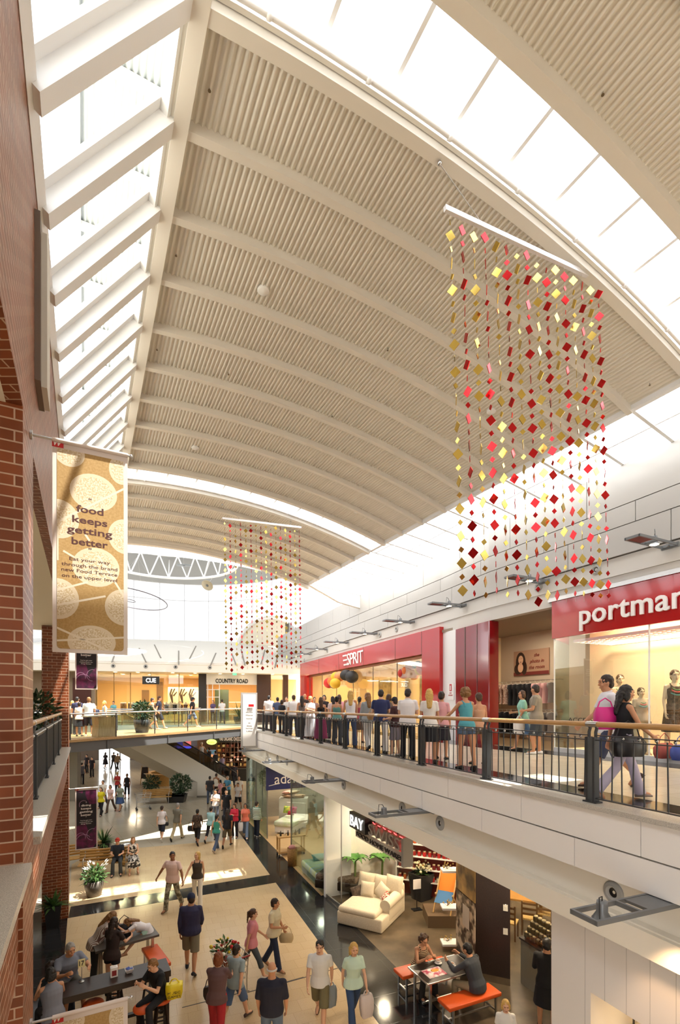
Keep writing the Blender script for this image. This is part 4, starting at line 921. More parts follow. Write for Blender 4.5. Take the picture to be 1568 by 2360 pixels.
# ================================================================ hanging mobiles
def mobile(label, pl_, pr_, hook_l, att_l, hook_r, L, nstr, seed, sway):
    rr_ = random.Random(seed); t = empty('foil_mobile', label, 'hanging mobile', pl_, 0); O = Vector(pl_); D = Vector(pr_)-O; dd = D.normalized()
    mb = MB(); mb.bar(-dd*.03, D+dd*.03, .05, .06); mb.build('top_bar', mat('bar_aluminium', (.9,.9,.92), .25, .3), t)
    mb = MB(); mb.tube([Vector(hook_l)-O, Vector(att_l)-O], .005, 5); mb.ball(Vector(hook_l)-O, .03, 8, 5); mb.build('hanging_cable', steel, t)
    mb = MB(); a_ = Vector(hook_r)-O; b_ = a_.copy(); b_.z = (D*(a_.length/D.length)).z; mb.tube([a_, b_], .005, 5); mb.ball(a_, .03, 8, 5); mb.lathe([(.03,-.006),(.04,0),(.03,.006),(.03,-.006)], a_-Vector((0,0,.06)), 12, axis=(0,1,0)); mb.build('hanging_cable', steel, t)
    tiles = []
    for i in range(nstr):
        f_ = (i+.25)/(nstr-.5); top = D*f_; gold = i % 2 == 0
        sw = Vector((sway*L, 0, 0)); st = []
        z = .12+rr_.uniform(0, .1); big = rr_.random() < .5
        while z < L: st.append((z, big)); z += .172; big = not big
        mb = MB(); mb.tube([top, top+sw-Vector((0,0,L))], .0012, 4); mb.build('thread', hm('cfc8b8', .5), t)
        for z, big in st:
            ang = rr_.uniform(0, math.pi); sz = (.066 if big else .036); c = top+sw*(z/L)-Vector((0,0,z))
            X = Vector((math.cos(ang), math.sin(ang), rr_.uniform(-.12, .12))).normalized(); tiles.append((sz*(1 if not big else 1)+rr_.random()*.001+abs(X.x)*sz*.5, c, X, sz, gold))
    tiles.sort(key=lambda q: -q[0])
    def tile_mb(mb, c, X, sz):
        N_ = X.cross(Vector((0,0,1))).normalized(); Zz = N_.cross(X)*-1
        mb.slab([c+X*sz-N_*.004, c+Zz*sz*1.12-N_*.004, c-X*sz-N_*.004, c-Zz*sz*1.12-N_*.004], N_*.008, )
        return mb
    for q in tiles[:100]: tile_mb(MB(), *q[1:4]).build('foil_tile', gold_f if q[4] else red_f, t)
    mb = MB()
    for q in tiles[100:]:
        k0 = len(mb.f); tile_mb(mb, *q[1:4])
        for j in range(k0, len(mb.f)): mb.m[j] = 0 if q[4] else 1
    o = mb.build('foil_tile', [gold_f, red_f], t); o['kind'] = 'stuff'
    return t
mobile('large near mobile of red and gold foil squares on strings below the near rooflight', (1.34,6.1,12.53), (4.02,7.51,12.86), (1.24,6.05,13.05), (1.9,6.395,12.6), (3.5,7.24,12.98), 4.95, 16, 3, .034)
mobile('smaller looking far mobile of red and gold foil squares beyond the far rooflight', (-3.87,16.1,12.5), (-1.42,17.4,12.68), (-3.9,16.1,12.95), (-3.3,16.4,12.55), (-1.75,17.22,12.85), 5.05, 16, 11, .012)
# ================================================================ bridge
BA, BB = Vector((-10.7, 19.2, 4.93)), Vector((-5.15, 27.4, 5.11))
bd = (BB-BA).normalized(); bn = Vector((-bd.y, bd.x, 0)).normalized(); BL = (BB-BA).length
bp = lambda u, o=0.0, z=0.0: BA+bd*u+bn*o+Vector((0,0,z))
deckw = wood('deck_timber', hexc('b39468'), hexc('927048'), .35, (1, 12, 12))
mb = MB(); mb.slab([bp(-2.5,.0,0), bp(BL,.0,0), bp(BL,4,0), bp(-2.5,4,0)], (0,0,-.1)); structure(mb, 'floor', deckw)
mb = MB(); mb.slab([bp(-2.5,.05,-.1), bp(BL,.05,-.1), bp(BL,3.95,-.1), bp(-2.5,3.95,-.1)], (0,0,-.40))
for u in (1.6, 4.6, 7.4): mb.bar(bp(u,.03,-.1), bp(u,.03,-.5), .05, .04, (1,0,0))
structure(mb, 'trim_%d' % (tn+1), girder); tn += 1
def glass_bal(label, o, us, rails):
    t = empty('glass_balustrade', label, 'balustrade', bp(0, o)); B_ = lambda u, z, e=0: bd*u+bn*e+Vector((0,0,z))
    mb = MB(); mb.tube([B_(us[0],1.03), B_(us[-1],1.03)], .032, 10); mb.build('handrail', steel, t)
    for u in us: mb = MB(); mb.bar(B_(u,-.08), B_(u,1.02), .06, .035, (1,0,0)); mb.ball(B_(u,.2,-.03), .025, 8, 5); mb.ball(B_(u,.85,-.03), .025, 8, 5); mb.build('post', darksteel, t)
    for a_, b_ in zip(us[:-1], us[1:]): mb = MB(); mb.quad(B_(a_+.05,.03), B_(b_-.05,.03), B_(b_-.05,.95), B_(a_+.05,.95)); mb.build('glass_panel', green_glass, t)
glass_bal('glass balustrade with steel handrail along the near side of the bridge', .06, [.06, 2.0, 3.9, 5.75, 7.6, 9.4, 9.85], 1)
glass_bal('glass balustrade along the far side of the bridge, behind the walkers', 3.94, [-1.4, .6, 2.5, 4.4, 6.3, 8.2, 9.8], 1)
# timber lectern and potted plant on the bridge
p = bp(1.75, .55); t = empty('timber_lectern', 'timber information desk with flared top standing on the bridge behind the glass', 'desk', p, math.atan2(bd.y, bd.x))
mb = MB(); mb.loft([[Vector((sx*w_, sy*.25, z)) for sx, sy in ((-1,-1),(1,-1),(1,1),(-1,1))] for w_, z in ((.42,0),(.38,.5),(.42,.85))], 0, False); mb.build('pedestal', wood('desk_timber', hexc('c6a877'), hexc('ab8a58'), .4, (14, 14, 1)), t)
mb = MB(); mb.hexa([(-.85,-.3,.86),(.6,-.3,.92),(.6,.3,.92),(-.85,.3,.86),(-.85,-.3,.9),(.6,-.3,.97),(.6,.3,.97),(-.85,.3,.9)]); mb.build('top_board', hm('d9cfba', .3), t)
def spiky(mb, c, n, L, seed, wd=.03, up=.9, droop=.5, m=0):
    r_ = random.Random(seed)
    for i in range(n):
        a = r_.uniform(0, 6.28); e = r_.uniform(.15, 1.0)*up; l = L*r_.uniform(.6, 1.1); d = Vector((math.cos(a), math.sin(a), 0)); s_ = Vector((-d.y, d.x, 0)); pts = []
        for k in range(5):
            f_ = k/4; rad = l*f_*(1-e*.75); z = l*f_*e-droop*l*.55*f_*f_*(1.1-e*.6); pts.append((c+d*rad+Vector((0,0,z)), wd*(1-f_)**.6*(.35+1.6*min(f_*3, 1))*.6+.0015))
        vs = []
        for p_, w_ in pts: vs += [p_-s_*w_, p_+s_*w_]
        mb.add(vs, [(2*k, 2*k+1, 2*k+3, 2*k+2) for k in range(4)], m, True)
def leafy(mb, c, n, rx, rz, seed, sz=.06, m=0):
    r_ = random.Random(seed)
    for i in range(n):
        u = Vector((r_.gauss(0,1), r_.gauss(0,1), r_.gauss(0,1))).normalized()*(r_.random()**.35); p_ = c+Vector((u.x*rx, u.y*rx, u.z*rz))
        d = (u+Vector((r_.uniform(-.5,.5), r_.uniform(-.5,.5), r_.uniform(-.4,.5)))).normalized(); s_ = d.orthogonal().normalized(); s_ = Matrix.Rotation(r_.uniform(0,6.28), 3, d) @ s_
        l = sz*r_.uniform(.7,1.4); mb.add([p_, p_+d*l*.5+s_*l*.22, p_+d*l, p_+d*l*.5-s_*l*.22], [(0,1,2,3)], m)
def planter(label, loc, kind, r, h, fol, seed, cat='potted plant', square=False, rz=0, potm=None):
    t = empty('potted_plant', label, cat, loc, rz); potm = potm or mat('pot_black', (.018,.018,.02), .35)
    mb = MB()
    if square:
        mb.loft([[Vector((sx*w_, sy*w_, z)) for sx, sy in ((-1,-1),(1,-1),(1,1),(-1,1))] for w_, z in ((r*.72,0),(r,h),(r*.9,h),(r*.86,h-.06))], 0, False)
    else: mb.lathe([(0,0),(r*.72,0),(r*.95,h*.6),(r,h),(r*.9,h),(r*.86,h-.05),(0,h-.05)], (0,0,0), 24)
    mb.build('pot', potm, t)
    mb = MB(); mb.lathe([(0,h-.045),(r*.82,h-.045)], (0,0,0), 16); mb.build('soil', noisy('soil', hexc('3a2c20'), hexc('1e1610'), 40, .9), t)
    mb = MB(); c = Vector((0,0,h-.05))
    if kind == 'spiky': spiky(mb, c, fol[0], fol[1], seed, .035)
    elif kind == 'palm':
        spiky(mb, c, fol[0]//3, fol[1]*1.2, seed, .03, 1.0, .3); leafy(mb, c+Vector((0,0,fol[1]*.55)), fol[0]*6, fol[1]*.5, fol[1]*.5, seed+1, .17)
    else: spiky(mb, c, fol[0]//2, fol[1], seed, .05, .8, .6); leafy(mb, c+Vector((0,0,fol[1]*.4)), fol[0]*4, fol[1]*.6, fol[1]*.42, seed, .13)
    mb.build('foliage', leafd if kind == 'palm' else leaf, t)
    return t
planter('palm in a black round pot standing on the bridge', bp(4.0, 1.2), 'palm', .38, .62, (70, .85), 5)
# ================================================================ far gallery (upper level)
FA = Vector((-24.5, 30.5, 0)); fF = Vector((.975, .222, 0)); nF = Vector((-.222, .975, 0))
cf = lambda u, o=0.0, z=0.0: FA+fF*u+nF*o+Vector((0,0,z))
def cfx(x, o=0.0):    # u where the pixel column x meets the gallery line at offset o
    k = (x-CX)/F; p = FA+nF*o; return (k*p.y-p.x)/(fF.x-k*fF.y)
def fs(mb, u0, u1, o0, o1, z0, z1, m=0): mb.hexa([cf(u0,o0,z0), cf(u1,o0,z0), cf(u1,o1,z0), cf(u0,o1,z0), cf(u0,o0,z1), cf(u1,o0,z1), cf(u1,o1,z1), cf(u0,o1,z1)], m)
mb = MB(); mb.prism([cf(-6,-2.6), cf(20,-2.6), cf(23,-2.6), wp(34.2), cf(23,12), cf(-6,12)], 4.55, UP); structure(mb, 'floor', tile_up)
mb = MB(); mb.prism([bp(-3,4), bp(-3,8.5), cf(3,-2.6), cf(-6,-2.6)], 4.55, UP-.05); mb.prism([bp(BL-.2,-.4), rp(28.2,.0), wp(31,.2), cf(22.5,-2.4), cf(19.5,-2.4), bp(BL,4)], 4.55, UP-.005); structure(mb, 'floor', tile_up)
mb = MB(); fs(mb, -6, 22.2, -.05, .25, 8.6, 9.2); fs(mb, -6, 22.2, -.09, .0, 9.12, 9.2)
structure(mb, 'wall_back', mat('gallery_fascia', (.86,.82,.74), .5))
mb = MB(); fs(mb, -6, 23, .2, 8.5, 8.62, 8.72); structure(mb, 'ceiling', mat('gallery_soffit', (.80,.73,.58), .5))
sk = MB(); sk.slab([cf(-6,0,9.2), cf(22.2,0,9.2), cf(22.2,12.5,12.3), cf(-6,12.5,12.3)], (0,0,.1)); structure(sk, 'wall_back', mat('skirt_cream', (.84,.81,.74), .5))
sn = (cf(10,12.5,12.3)-cf(10,0,9.2)).cross(fF).normalized(); sn = sn if sn.z > 0 else -sn
def skp(x, y):
    o = Vector((0,0,CZ)); r = Vector(((x-CX)/F, 1, -(y-HZ)/F)); k = (cf(10,0,9.3)-o).dot(sn)/r.dot(sn); return o+r*k
mb = MB()
for q in ((265,1507,258,1527),(321,1494,337,1527),(356,1486,371,1517),(412,1500,412,1533),(452,1489,437,1519),(498,1505,485,1535),(534,1506,545,1534),(556,1497,565,1534),(611,1498,602,1530),(640,1512,634,1540)):
    a_, b_ = skp(q[0], q[1]), skp(q[2], q[3]); mb.bar(a_+sn*.012, b_+sn*.012, .09, .02, sn)
structure(mb, 'trim_%d' % (tn+1), mat('slit_grey', hexc('8c857a'), .6)); tn += 1
for i, x in enumerate((261, 336, 405, 484)):
    u = cfx(x, -.06); nozzle('round grey air nozzle on the far gallery fascia, %s from the left' % ORD[i], cf(u, -.06, 8.95), -nF, 'far fascia air nozzles')
# shops of the far gallery
SG = 1.8
mb = MB(); fs(mb, -6, 23, 8.4, 8.5, UP, 8.7); structure(mb, 'wall_back', mat('far_shop_wall', hexc('d8b078'), .5))
ua, ub, uc, ud, ue, uf, ug = [cfx(x, SG) for x in (222, 458, 476, 592, 624, 652, 664)]
mb = MB(); fs(mb, ub, uc, SG-.1, SG+.5, UP, 8.65); o = structure(mb, 'wall_back', mat('charcoal_column', hexc('2a2522'), .4))
mb = MB(); fs(mb, ud, ue, SG-.25, SG+.5, UP, 8.65); fs(mb, uf, ug, SG-.2, SG+.4, UP, 8.65); structure(mb, 'wall_back', walnut)
mb = MB(); fs(mb, uc, ud, SG-.1, SG+.1, 7.85, 8.62); t = mb.build('shop_fascia', frame_w); tag(t, 'white fascia with black lettering over the orange lit shop at the far gallery', 'shop sign')
text('COUNTRY ROAD', .30, cf((uc+ud)/2, SG-.11, 8.12), fF, (0,0,1), hm('1b1a19', .4), t, 'lettering', 2.35, .02, .03)
mb = MB(); fs(mb, ua, ub, SG, SG+.02, UP, 8.62); fs(mb, uc, ud, SG+.05, SG+.06, UP, 8.0); fs(mb, ue, uf, SG, SG+.02, UP, 8.6); structure(mb, 'window_11', clear_glass)
mb = MB()
for x in (222, 262, 300, 412): u = cfx(x, SG); fs(mb, u, u+.05, SG-.02, SG+.04, UP, 8.62)
fs(mb, ua, ub, SG-.02, SG+.04, UP, UP+.08); structure(mb, 'trim_%d' % (tn+1), mat('brass_mullion', hexc('8f7440'), .4, .4)); tn += 1
mb = MB(); fs(mb, ub+.1, ub+.25, SG+.4, 8.4, UP, 8.65); fs(mb, ue-.4, ue-.2, SG+.4, 8.4, UP, 8.65); structure(mb, 'wall_back', mat('far_partition', hexc('c9a06a'), .5))
mb = MB(); fs(mb, -6, ua, SG-.3, SG+.3, UP, 8.65); structure(mb, 'wall_back', mat('taupe_column', hexc('8d7c68'), .5))
mb = MB(); fs(mb, ua-1.4, ua-.25, SG-.36, SG-.2, UP, 8.2); structure(mb, 'door_1', hm('4a2018', .5))
for u, e in ((lerp(ua,ub,.12),170),(lerp(ua,ub,.37),170),(lerp(ua,ub,.62),170),(lerp(ua,ub,.88),150),(lerp(uc,ud,.3),190),(lerp(uc,ud,.8),190),((ue+uf)/2,60)):
    light('AREA', cf(u, 4.6, 8.55), e, (1,.74,.42), 1.0, 'shop_lamp')
sg = empty('hanging_shop_sign', 'black box sign with white lettering hanging before the far left shop', 'shop sign', cf(cfx(348, .6), .6, 8.05))
mb = MB(); mb.slab([fF*-.56+Vector((0,0,-.27)), fF*.56+Vector((0,0,-.27)), fF*.56+Vector((0,0,.27)), fF*-.56+Vector((0,0,.27))], nF*.12); mb.build('box', hm('161616', .4), sg)
text('CUE', .29, -nF*.01, fF, (0,0,1), emis('cue_white', (1,1,1), 1.4), sg, 'lettering', .66, .008, .03)
mb = MB(); mb.bar((0,0,.27),(0,0,.6), .02, .02, (1,0,0)); mb.build('hanger_rod', black, sg)
es = empty('exit_sign', 'small green illuminated exit sign under the far gallery soffit', 'exit sign', cf(cfx(541, .1), .1, 8.53))
mb = MB(); mb.slab([fF*-.14+Vector((0,0,-.08)), fF*.14+Vector((0,0,-.08)), fF*.14+Vector((0,0,.08)), fF*-.14+Vector((0,0,.08))], nF*.05); mb.build('panel', emis('exit_green', (.1,.75,.35), 1.2), es); text('EXIT', .08, -nF*.004, fF, (0,0,1), wht, es, 'lettering', .2, .003)
# art panel, panels, busts and racks inside
ap = empty('wall_art', 'cream wall panel with three dark dancing silhouettes in the far left shop', 'artwork', cf(cfx(424, 5.0), 5.0, 7.1))
mb = MB(); mb.slab([fF*-1.2+Vector((0,0,-.65)), fF*1.2+Vector((0,0,-.65)), fF*1.2+Vector((0,0,.65)), fF*-1.2+Vector((0,0,.65))], nF*.05); mb.build('panel', hm('ecd9b4', .5), ap)
mb = MB()
for u in (-.85, -.1, .6):
    for pts in ([(-.05,-.6),(-.25,.1),(-.1,.55),(0,.5),(-.12,.1),(.05,-.6)], [(.05,-.6),(.0,.1),(.2,.5),(.12,.55),(-.1,.05),(-.02,-.6)], [(.1,-.1),(.35,.25),(.3,.3),(.02,.0)]): mb.slab([fF*(u+a_)+Vector((0,0,b_))-nF*.012 for a_, b_ in pts], nF*.008)
mb.build('silhouettes', hm('3b2a1e', .5), ap)
mb = MB()
for u0, u1, z1 in ((.28,.36,7.6),(.45,.52,8.3)): fs(mb, lerp(ua,ub,u0), lerp(ua,ub,u1), 8.25, 8.4, UP, z1)
structure(mb, 'door_2', hm('7a5a34', .4))
def bust(label, loc, rz, cloth, grp):
    t = empty('dress_form', label, 'dress form', loc, rz, grp); mb = MB(); mb.cone((0,0,0),(0,0,1.0), .02, .02, 8); mb.lathe([(0,0),(.16,.0),(.15,.03),(0,.04)], (0,0,0), 16); mb.build('stand', steel, t)
    mb = MB(); mb.loft([[Vector((rx*math.cos(6.2832*i/14), ry*math.sin(6.2832*i/14), z)) for i in range(14)] for rx, ry, z in ((.16,.11,.85),(.17,.12,.95),(.13,.1,1.13),(.17,.12,1.3),(.18,.11,1.4),(.05,.05,1.47),(.05,.05,1.54))]); mb.build('torso', hm('e8dcc6', .5), t)
    mb = MB(); mb.loft([[Vector((rx*math.cos(6.2832*i/14), ry*math.sin(6.2832*i/14), z)) for i in range(14)] for rx, ry, z in ((.22,.17,.6),(.175,.125,.95),(.136,.106,1.13),(.175,.125,1.3),(.15,.1,1.38))]); mb.build('garment', cloth, t)
    return t
b0 = None
for i, x in enumerate((308, 318, 384, 394, 403, 412, 428, 442)):
    c_ = (hm_d, wht, hm_d, hm('c9b79a'), hm_d, wht, hm('5b3a2a'), hm_d)[i]
    bust('dress form in a %s garment in the far left shop window, %s from the left' % (('black','white','black','beige','black','white','brown','black')[i], ORD[i]), cf(cfx(x, 3.2), 3.2, UP), 0, c_, 'dress forms in the far left shop')
dl_n = 0
for x, o_ in ((266,.9),(318,.9),(398,.9),(450,.9),(284,3.4),(345,3.4),(410,3.4),(440,3.4),(507,1.2),(560,1.2),(628,1.0)):
    p = cf(cfx(x, o_), o_, 8.615); t = empty('downlight', 'round lit downlight in the far gallery ceiling, %s from left in the %s row' % (ORD[dl_n % 4], ('outer', 'inner', 'right-hand')[min(2, dl_n//4)]), 'downlight', p, 0, 'far gallery downlights'); dl_n += 1
    mb = MB(); mb.lathe([(.16,0),(.16,-.015),(.12,-.02)], (0,0,0), 16); mb.build('trim_ring', frame_w, t); mb = MB(); mb.lathe([(.12,-.012),(0,-.014)], (0,0,0), 16); mb.build('lamp_face', warm, t)
# garment racks inside the far left shop, window frames and shelves of the orange lit shop
gi = 0
for i, x in enumerate((278, 296, 352, 376)):
    a_, b_ = cf(cfx(x, 5.2), 5.2, UP+1.45), cf(cfx(x+13, 5.2), 5.2, UP+1.45); mb = MB(); mb.tube([a_, b_], .02, 6)
    for q in (a_, b_): mb.cone((q.x,q.y,UP), q, .02, .02, 6); mb.box((q.x,q.y,UP+.02),(.4,.4,.04))
    tag(mb.build('clothes_rail', steel), 'free-standing clothes rail in the far left shop, %s from the left' % ORD[i], 'clothes rail', 'far shop clothes rails')
    for k in range(4):
        c_ = (hm_d, 'black') if (i+k) % 3 else (hm('6e4a34', .8), 'brown'); g_ = garment('%s garment on the %s free-standing rail in the far left shop' % (c_[1], ORD[i]), c_[0], .95); g_['group'] = '%s garments on far rail %s' % (c_[1], ORD[i]); g_.location = a_.lerp(b_, (k+.5)/4); g_.rotation_euler = (0, 0, .4)
mb = MB()
for x in (478, 489, 505): u = cfx(x, SG); fs(mb, u, u+.06, SG, SG+.05, UP, 7.85)
for z in (6.9, 7.45): fs(mb, uc, cfx(505, SG), SG, SG+.05, z, z+.05)
structure(mb, 'trim_%d' % (tn+1), frame_w); tn += 1
u = cfx(510, 5.5); mb = MB(); fs(mb, u-.5, u+.6, 5.5, 5.7, UP, 7.6); tag(mb.build('partition_screen', hm('2c3a2a', .5)), 'dark green partition screen inside the orange lit shop', 'screen')
for j, z in enumerate((.5, 1.0, 1.5)):
    mb = MB(); fs(mb, cfx(528, 6.5), cfx(585, 6.5), 6.4, 6.9, UP+z, UP+z+.06); tag(mb.build('wall_shelf', frame_w), '%s white shelf at the back of the orange lit shop' % ('lowest','middle','topmost')[j], 'shelf')
planter('tall strap-leaved plant in a pot before the orange lit shop', cf(cfx(552, -1.5), -1.5, UP), 'spiky', .4, .5, (46, 2.0), 77)
# balustrade at the gallery edge, beyond the void
t = empty('glass_balustrade', 'pale green glass balustrade along the far gallery edge beyond the bridge', 'balustrade', cf(0, -2.55, UP))
u0, u1 = cfx(240, -2.55), cfx(556, -2.55)
mb = MB(); mb.tube([fF*u0+Vector((0,0,1.03)), fF*u1+Vector((0,0,1.03))], .03, 8); mb.build('handrail', steel, t)
for i in range(8):
    a_, b_ = lerp(u0, u1, i/8), lerp(u0, u1, (i+1)/8); mb = MB(); mb.slab([fF*(a_+.04)+Vector((0,0,-.5)), fF*(b_-.04)+Vector((0,0,-.5)), fF*(b_-.04)+Vector((0,0,.95)), fF*(a_+.04)+Vector((0,0,.95))], nF*.012); mb.build('glass_panel', green_glass, t)
    mb = MB(); mb.bar(fF*a_+Vector((0,0,-.1)), fF*a_+Vector((0,0,1.02)), .04, .04, (1,0,0)); mb.build('post', darksteel, t)
mb = MB(); mb.slab([cf(u0,-2.62,4.4), cf(u1,-2.62,4.4), cf(u1,-2.62,UP+.02), cf(u0,-2.62,UP+.02)], nF*.05); structure(mb, 'trim_%d' % (tn+1), mat('edge_pale', hexc('cfd8cf'), .4)); tn += 1
# ================================================================ rotunda
RC = Vector((-13, 36, 0)); RR = 12.0
rc = lambda r, a, z: RC+Vector((r*math.cos(a), r*math.sin(a), z))
A0, A1, NA = math.radians(2), math.radians(178), 64
ang = [lerp(A0, A1, i/NA) for i in range(NA+1)]
opal = bpy.data.materials.new('drum_wall_translucent'); opal.use_nodes = True  # white drum wall made translucent to look sunlit; not real glazing
N_, L_ = opal.node_tree.nodes, opal.node_tree.links; N_.clear()
o_ = N_.new('ShaderNodeOutputMaterial'); tr_ = N_.new('ShaderNodeBsdfTransparent'); tl_ = N_.new('ShaderNodeBsdfTranslucent'); mx_ = N_.new('ShaderNodeMixShader'); tl_.inputs[0].default_value = (.22,.223,.225,1); tr_.inputs[0].default_value = (.42,.42,.42,1); mx_.inputs[0].default_value = .6
L_.new(tr_.outputs[0], mx_.inputs[1]); L_.new(tl_.outputs[0], mx_.inputs[2]); L_.new(mx_.outputs[0], o_.inputs[0])
mb = MB()
for a_, b_ in zip(ang[:-1], ang[1:]): mb.quad(rc(RR,a_,9.4), rc(RR,b_,9.4), rc(RR,b_,18.2), rc(RR,a_,18.2))
structure(mb, 'window_12', opal)
mb = MB()
for i in range(0, NA+1, 4): mb.bar(rc(RR+.05,ang[i],11.4), rc(RR+.05,ang[i],18.2), .025, .03, (1,0,0))
for a_, b_ in zip(ang[:-1], ang[1:]): mb.bar(rc(RR+.05,a_,16.6), rc(RR+.05,b_,16.6), .025, .03)
structure(mb, 'trim_%d' % (tn+1), frame_w); tn += 1
mb = MB()
for i in range(40):
    a_, b_ = math.pi*(1+i/40), math.pi*(1+(i+1)/40); mb.quad(rc(RR+.1,b_,13.9), rc(RR+.1,a_,13.9), rc(RR+.1,a_,18.25), rc(RR+.1,b_,18.25))
structure(mb, 'wall_front', white)
mb = MB(); vs = []; fa = [2*math.pi*i/80 for i in range(80)]
for a_ in fa: vs += [rc(5.7,a_,19.0), rc(RR+.1,a_,18.2)]
mb.add(vs, [(2*i, 2*i+1, (2*i+3) % 160, (2*i+2) % 160) for i in range(80)]); structure(mb, 'ceiling', mat('cone_grey_shaded', (.26,.27,.275), .5))  # cone colour darkened to stand in for its shade
mb = MB(); ringp = lambda r, z: [rc(r, 2*math.pi*i/64, z) for i in range(64)]
mb.tube(ringp(5.3, 17.1), .11, 8, closed=True); mb.tube(ringp(5.15, 18.95), .10, 8, closed=True); mb.tube(ringp(5.6, 19.05), .08, 8, closed=True)
nz_ = 22
for i in range(nz_):
    a0_, a1_ = 2*math.pi*i/nz_, 2*math.pi*(i+.5)/nz_; b_ = rc(5.3, a1_, 17.1)
    mb.cone(rc(5.15,a0_,18.95), b_, .065, .065, 6); mb.cone(b_, rc(5.15,a0_+2*math.pi/nz_,18.95), .065, .065, 6)
    if i % 2 == 0:
        mb.cone(rc(5.15,a0_,18.95), rc(3.6,a0_-.12,20.4), .05, .05, 6); mb.cone(rc(5.15,a0_,18.95), rc(3.6,a0_+.12,20.4), .05, .05, 6); mb.cone(rc(5.3,a1_,17.1), rc(6.3,a1_,18.9), .05, .05, 6)
mb.tube(ringp(3.6, 20.4), .08, 8, closed=True)
structure(mb, 'trim_%d' % (tn+1), frame_w); tn += 1
mb = MB(); vs = []
for i in range(48): a_ = 2*math.pi*i/48; vs += [rc(5.7,a_,19.1), rc(2.2,a_,21.2)]
mb.add(vs, [(2*i, 2*i+1, (2*i+3) % 96, (2*i+2) % 96) for i in range(48)]); structure(mb, 'window_13', opalmat('opal_lantern', (.2,.203,.206)))
# arch on the drum
ac = Vector((-6.4, 45.6, 11.2)); ax_ = Vector((.86,-.5,0)) if False else Vector((.99,-.14,0)); an = Vector((-.14,-.99,0))
arcp = [ac+ax_*(3.25*math.cos(math.pi*i/24))+Vector((0,0,3.25*math.sin(math.pi*i/24)))+an*.5 for i in range(25)]
mb = MB(); mb.tube(arcp, .16, 8); structure(mb, 'trim_%d' % (tn+1), frame_w); tn += 1
mb = MB(); mb.slab([p+an*-.1 for p in arcp], -an*.2); mb.slab([ac+ax_*-3.3+an*.1+Vector((0,0,-2.2)), ac+ax_*3.3+an*.1+Vector((0,0,-2.2)), ac+ax_*3.3+an*.1, ac-ax_*3.3+an*.1], -an*.2); structure(mb, 'wall_back', mat('arch_cream', (.80,.74,.62), .6))
# hanging discs and hoop
def disc(label, p, r, tilt, m_):
    t = empty('ceiling_disc', label, 'disc reflector', p); t.rotation_euler = tilt
    mb = MB(); mb.lathe([(0,.0),(r*.2,-.02),(r*.96,-.03),(r,0),(r*.96,.03),(0,.03)], (0,0,0), 28); mb.build('disc', m_, t); mb = MB(); mb.lathe([(0,-.05),(.1,-.05),(.1,-.01)], (0,0,0), 12); mb.build('boss', hm('6b7074', .4), t)
    mb = MB(); mb.cone((0,0,.03),(0,0,1.2), .012, .012, 5); mb.build('cable', steel, t)
disc('grey round disc reflector hanging inside the white ring truss', at(424, 1303, 38), .56, (.15,0,0), hm('868d92', .4))
disc('tan round disc reflector hanging below the white ring truss', at(478, 1349, 36), .44, (-.75,.25,0), hm('b5ab94', .5))
h = empty('hanging_hoop', 'thin dark hoop hanging in the white rotunda beside the big banner', 'hoop light', at(302, 1380, 33)); h.rotation_euler = (-.12,.1,0)
mb = MB(); mb.tube([(2.35*math.cos(6.2832*i/64), 2.35*math.sin(6.2832*i/64), 0) for i in range(64)], .03, 6, closed=True); mb.build('hoop', hm('5b5560', .4), h)
mb = MB(); mb.tube([(.3*math.cos(6.2832*i/20), .3*math.sin(6.2832*i/20), -.15) for i in range(20)], .02, 6, closed=True); mb.build('inner_ring', hm('5b5560', .4), h)
mb = MB()
for i in range(4): q = Vector((math.cos(1.57*i), math.sin(1.57*i), 0)); mb.cone(q*2.35, (0,0,3.0), .006, .006, 4)
mb.build('suspension_wire', steel, h)
# ================================================================ escalator
EY = 33.3
e = lambda x, y, dx=0, dy=0: at(x, y, EY)+Vector((dx, dy, 0))
t = empty('escalator', 'cream sided escalator rising from the concourse to the upper level behind the bridge', 'escalator', (0,0,0))
OFF = Vector((-2.6, 1.9, 0))
side = [e(300,1668), e(304,1668), e(381,1712), e(518,1792), e(534,1806), e(532,1838), e(455,1840), e(455,1803), e(304,1725), e(300,1722)]
mb = MB(); mb.slab(side, OFF); mb.build('truss_cladding', mat('escalator_cream', (.70,.66,.57), .45), t)
mb = MB(); tp = [Vector(p)+Vector((-.05,.1,.02)) for p in (e(381,1712), e(518,1792))]
for k in range(26):
    f_ = k/26; p_ = e(312,1673).lerp(e(540,1806), f_)+Vector((-.4,.35,-.1)); mb.box(p_+Vector((-.3,.5,.1)),(.42,1.2,.24))
mb.build('steps', hm('2b2a29', .5), t)
for off in (Vector((-.1,.12,0)), Vector((-1.25,1.05,0))):
    mb = MB(); pts = [e(310,1672)+off+Vector((0,0,.85))]+[e(312,1673).lerp(e(530,1799), f_)+off+Vector((0,0,.86)) for f_ in (0,.25,.5,.75,1)]+[e(547,1803)+off+Vector((0,0,.6)), e(550,1808)+off+Vector((0,0,.35)), e(543,1812)+off+Vector((0,0,.1))]
    mb.tube(pts, .05, 8); mb.build('handrail', black, t)
    mb = MB(); mb.slab([e(310,1672)+off, e(530,1799)+off, e(530,1799)+off+Vector((0,0,.8)), e(310,1672)+off+Vector((0,0,.8))], (0,.01,0)); mb.build('glass_balustrade_panel', glass('smoked_glass', (.45,.45,.46), .08), t)
mb = MB(); mb.slab([e(454,1834), e(533,1832), e(533,1839), e(454,1841)], Vector((0,-.04,0))); mb.build('plinth', hm('7d776c', .5), t)
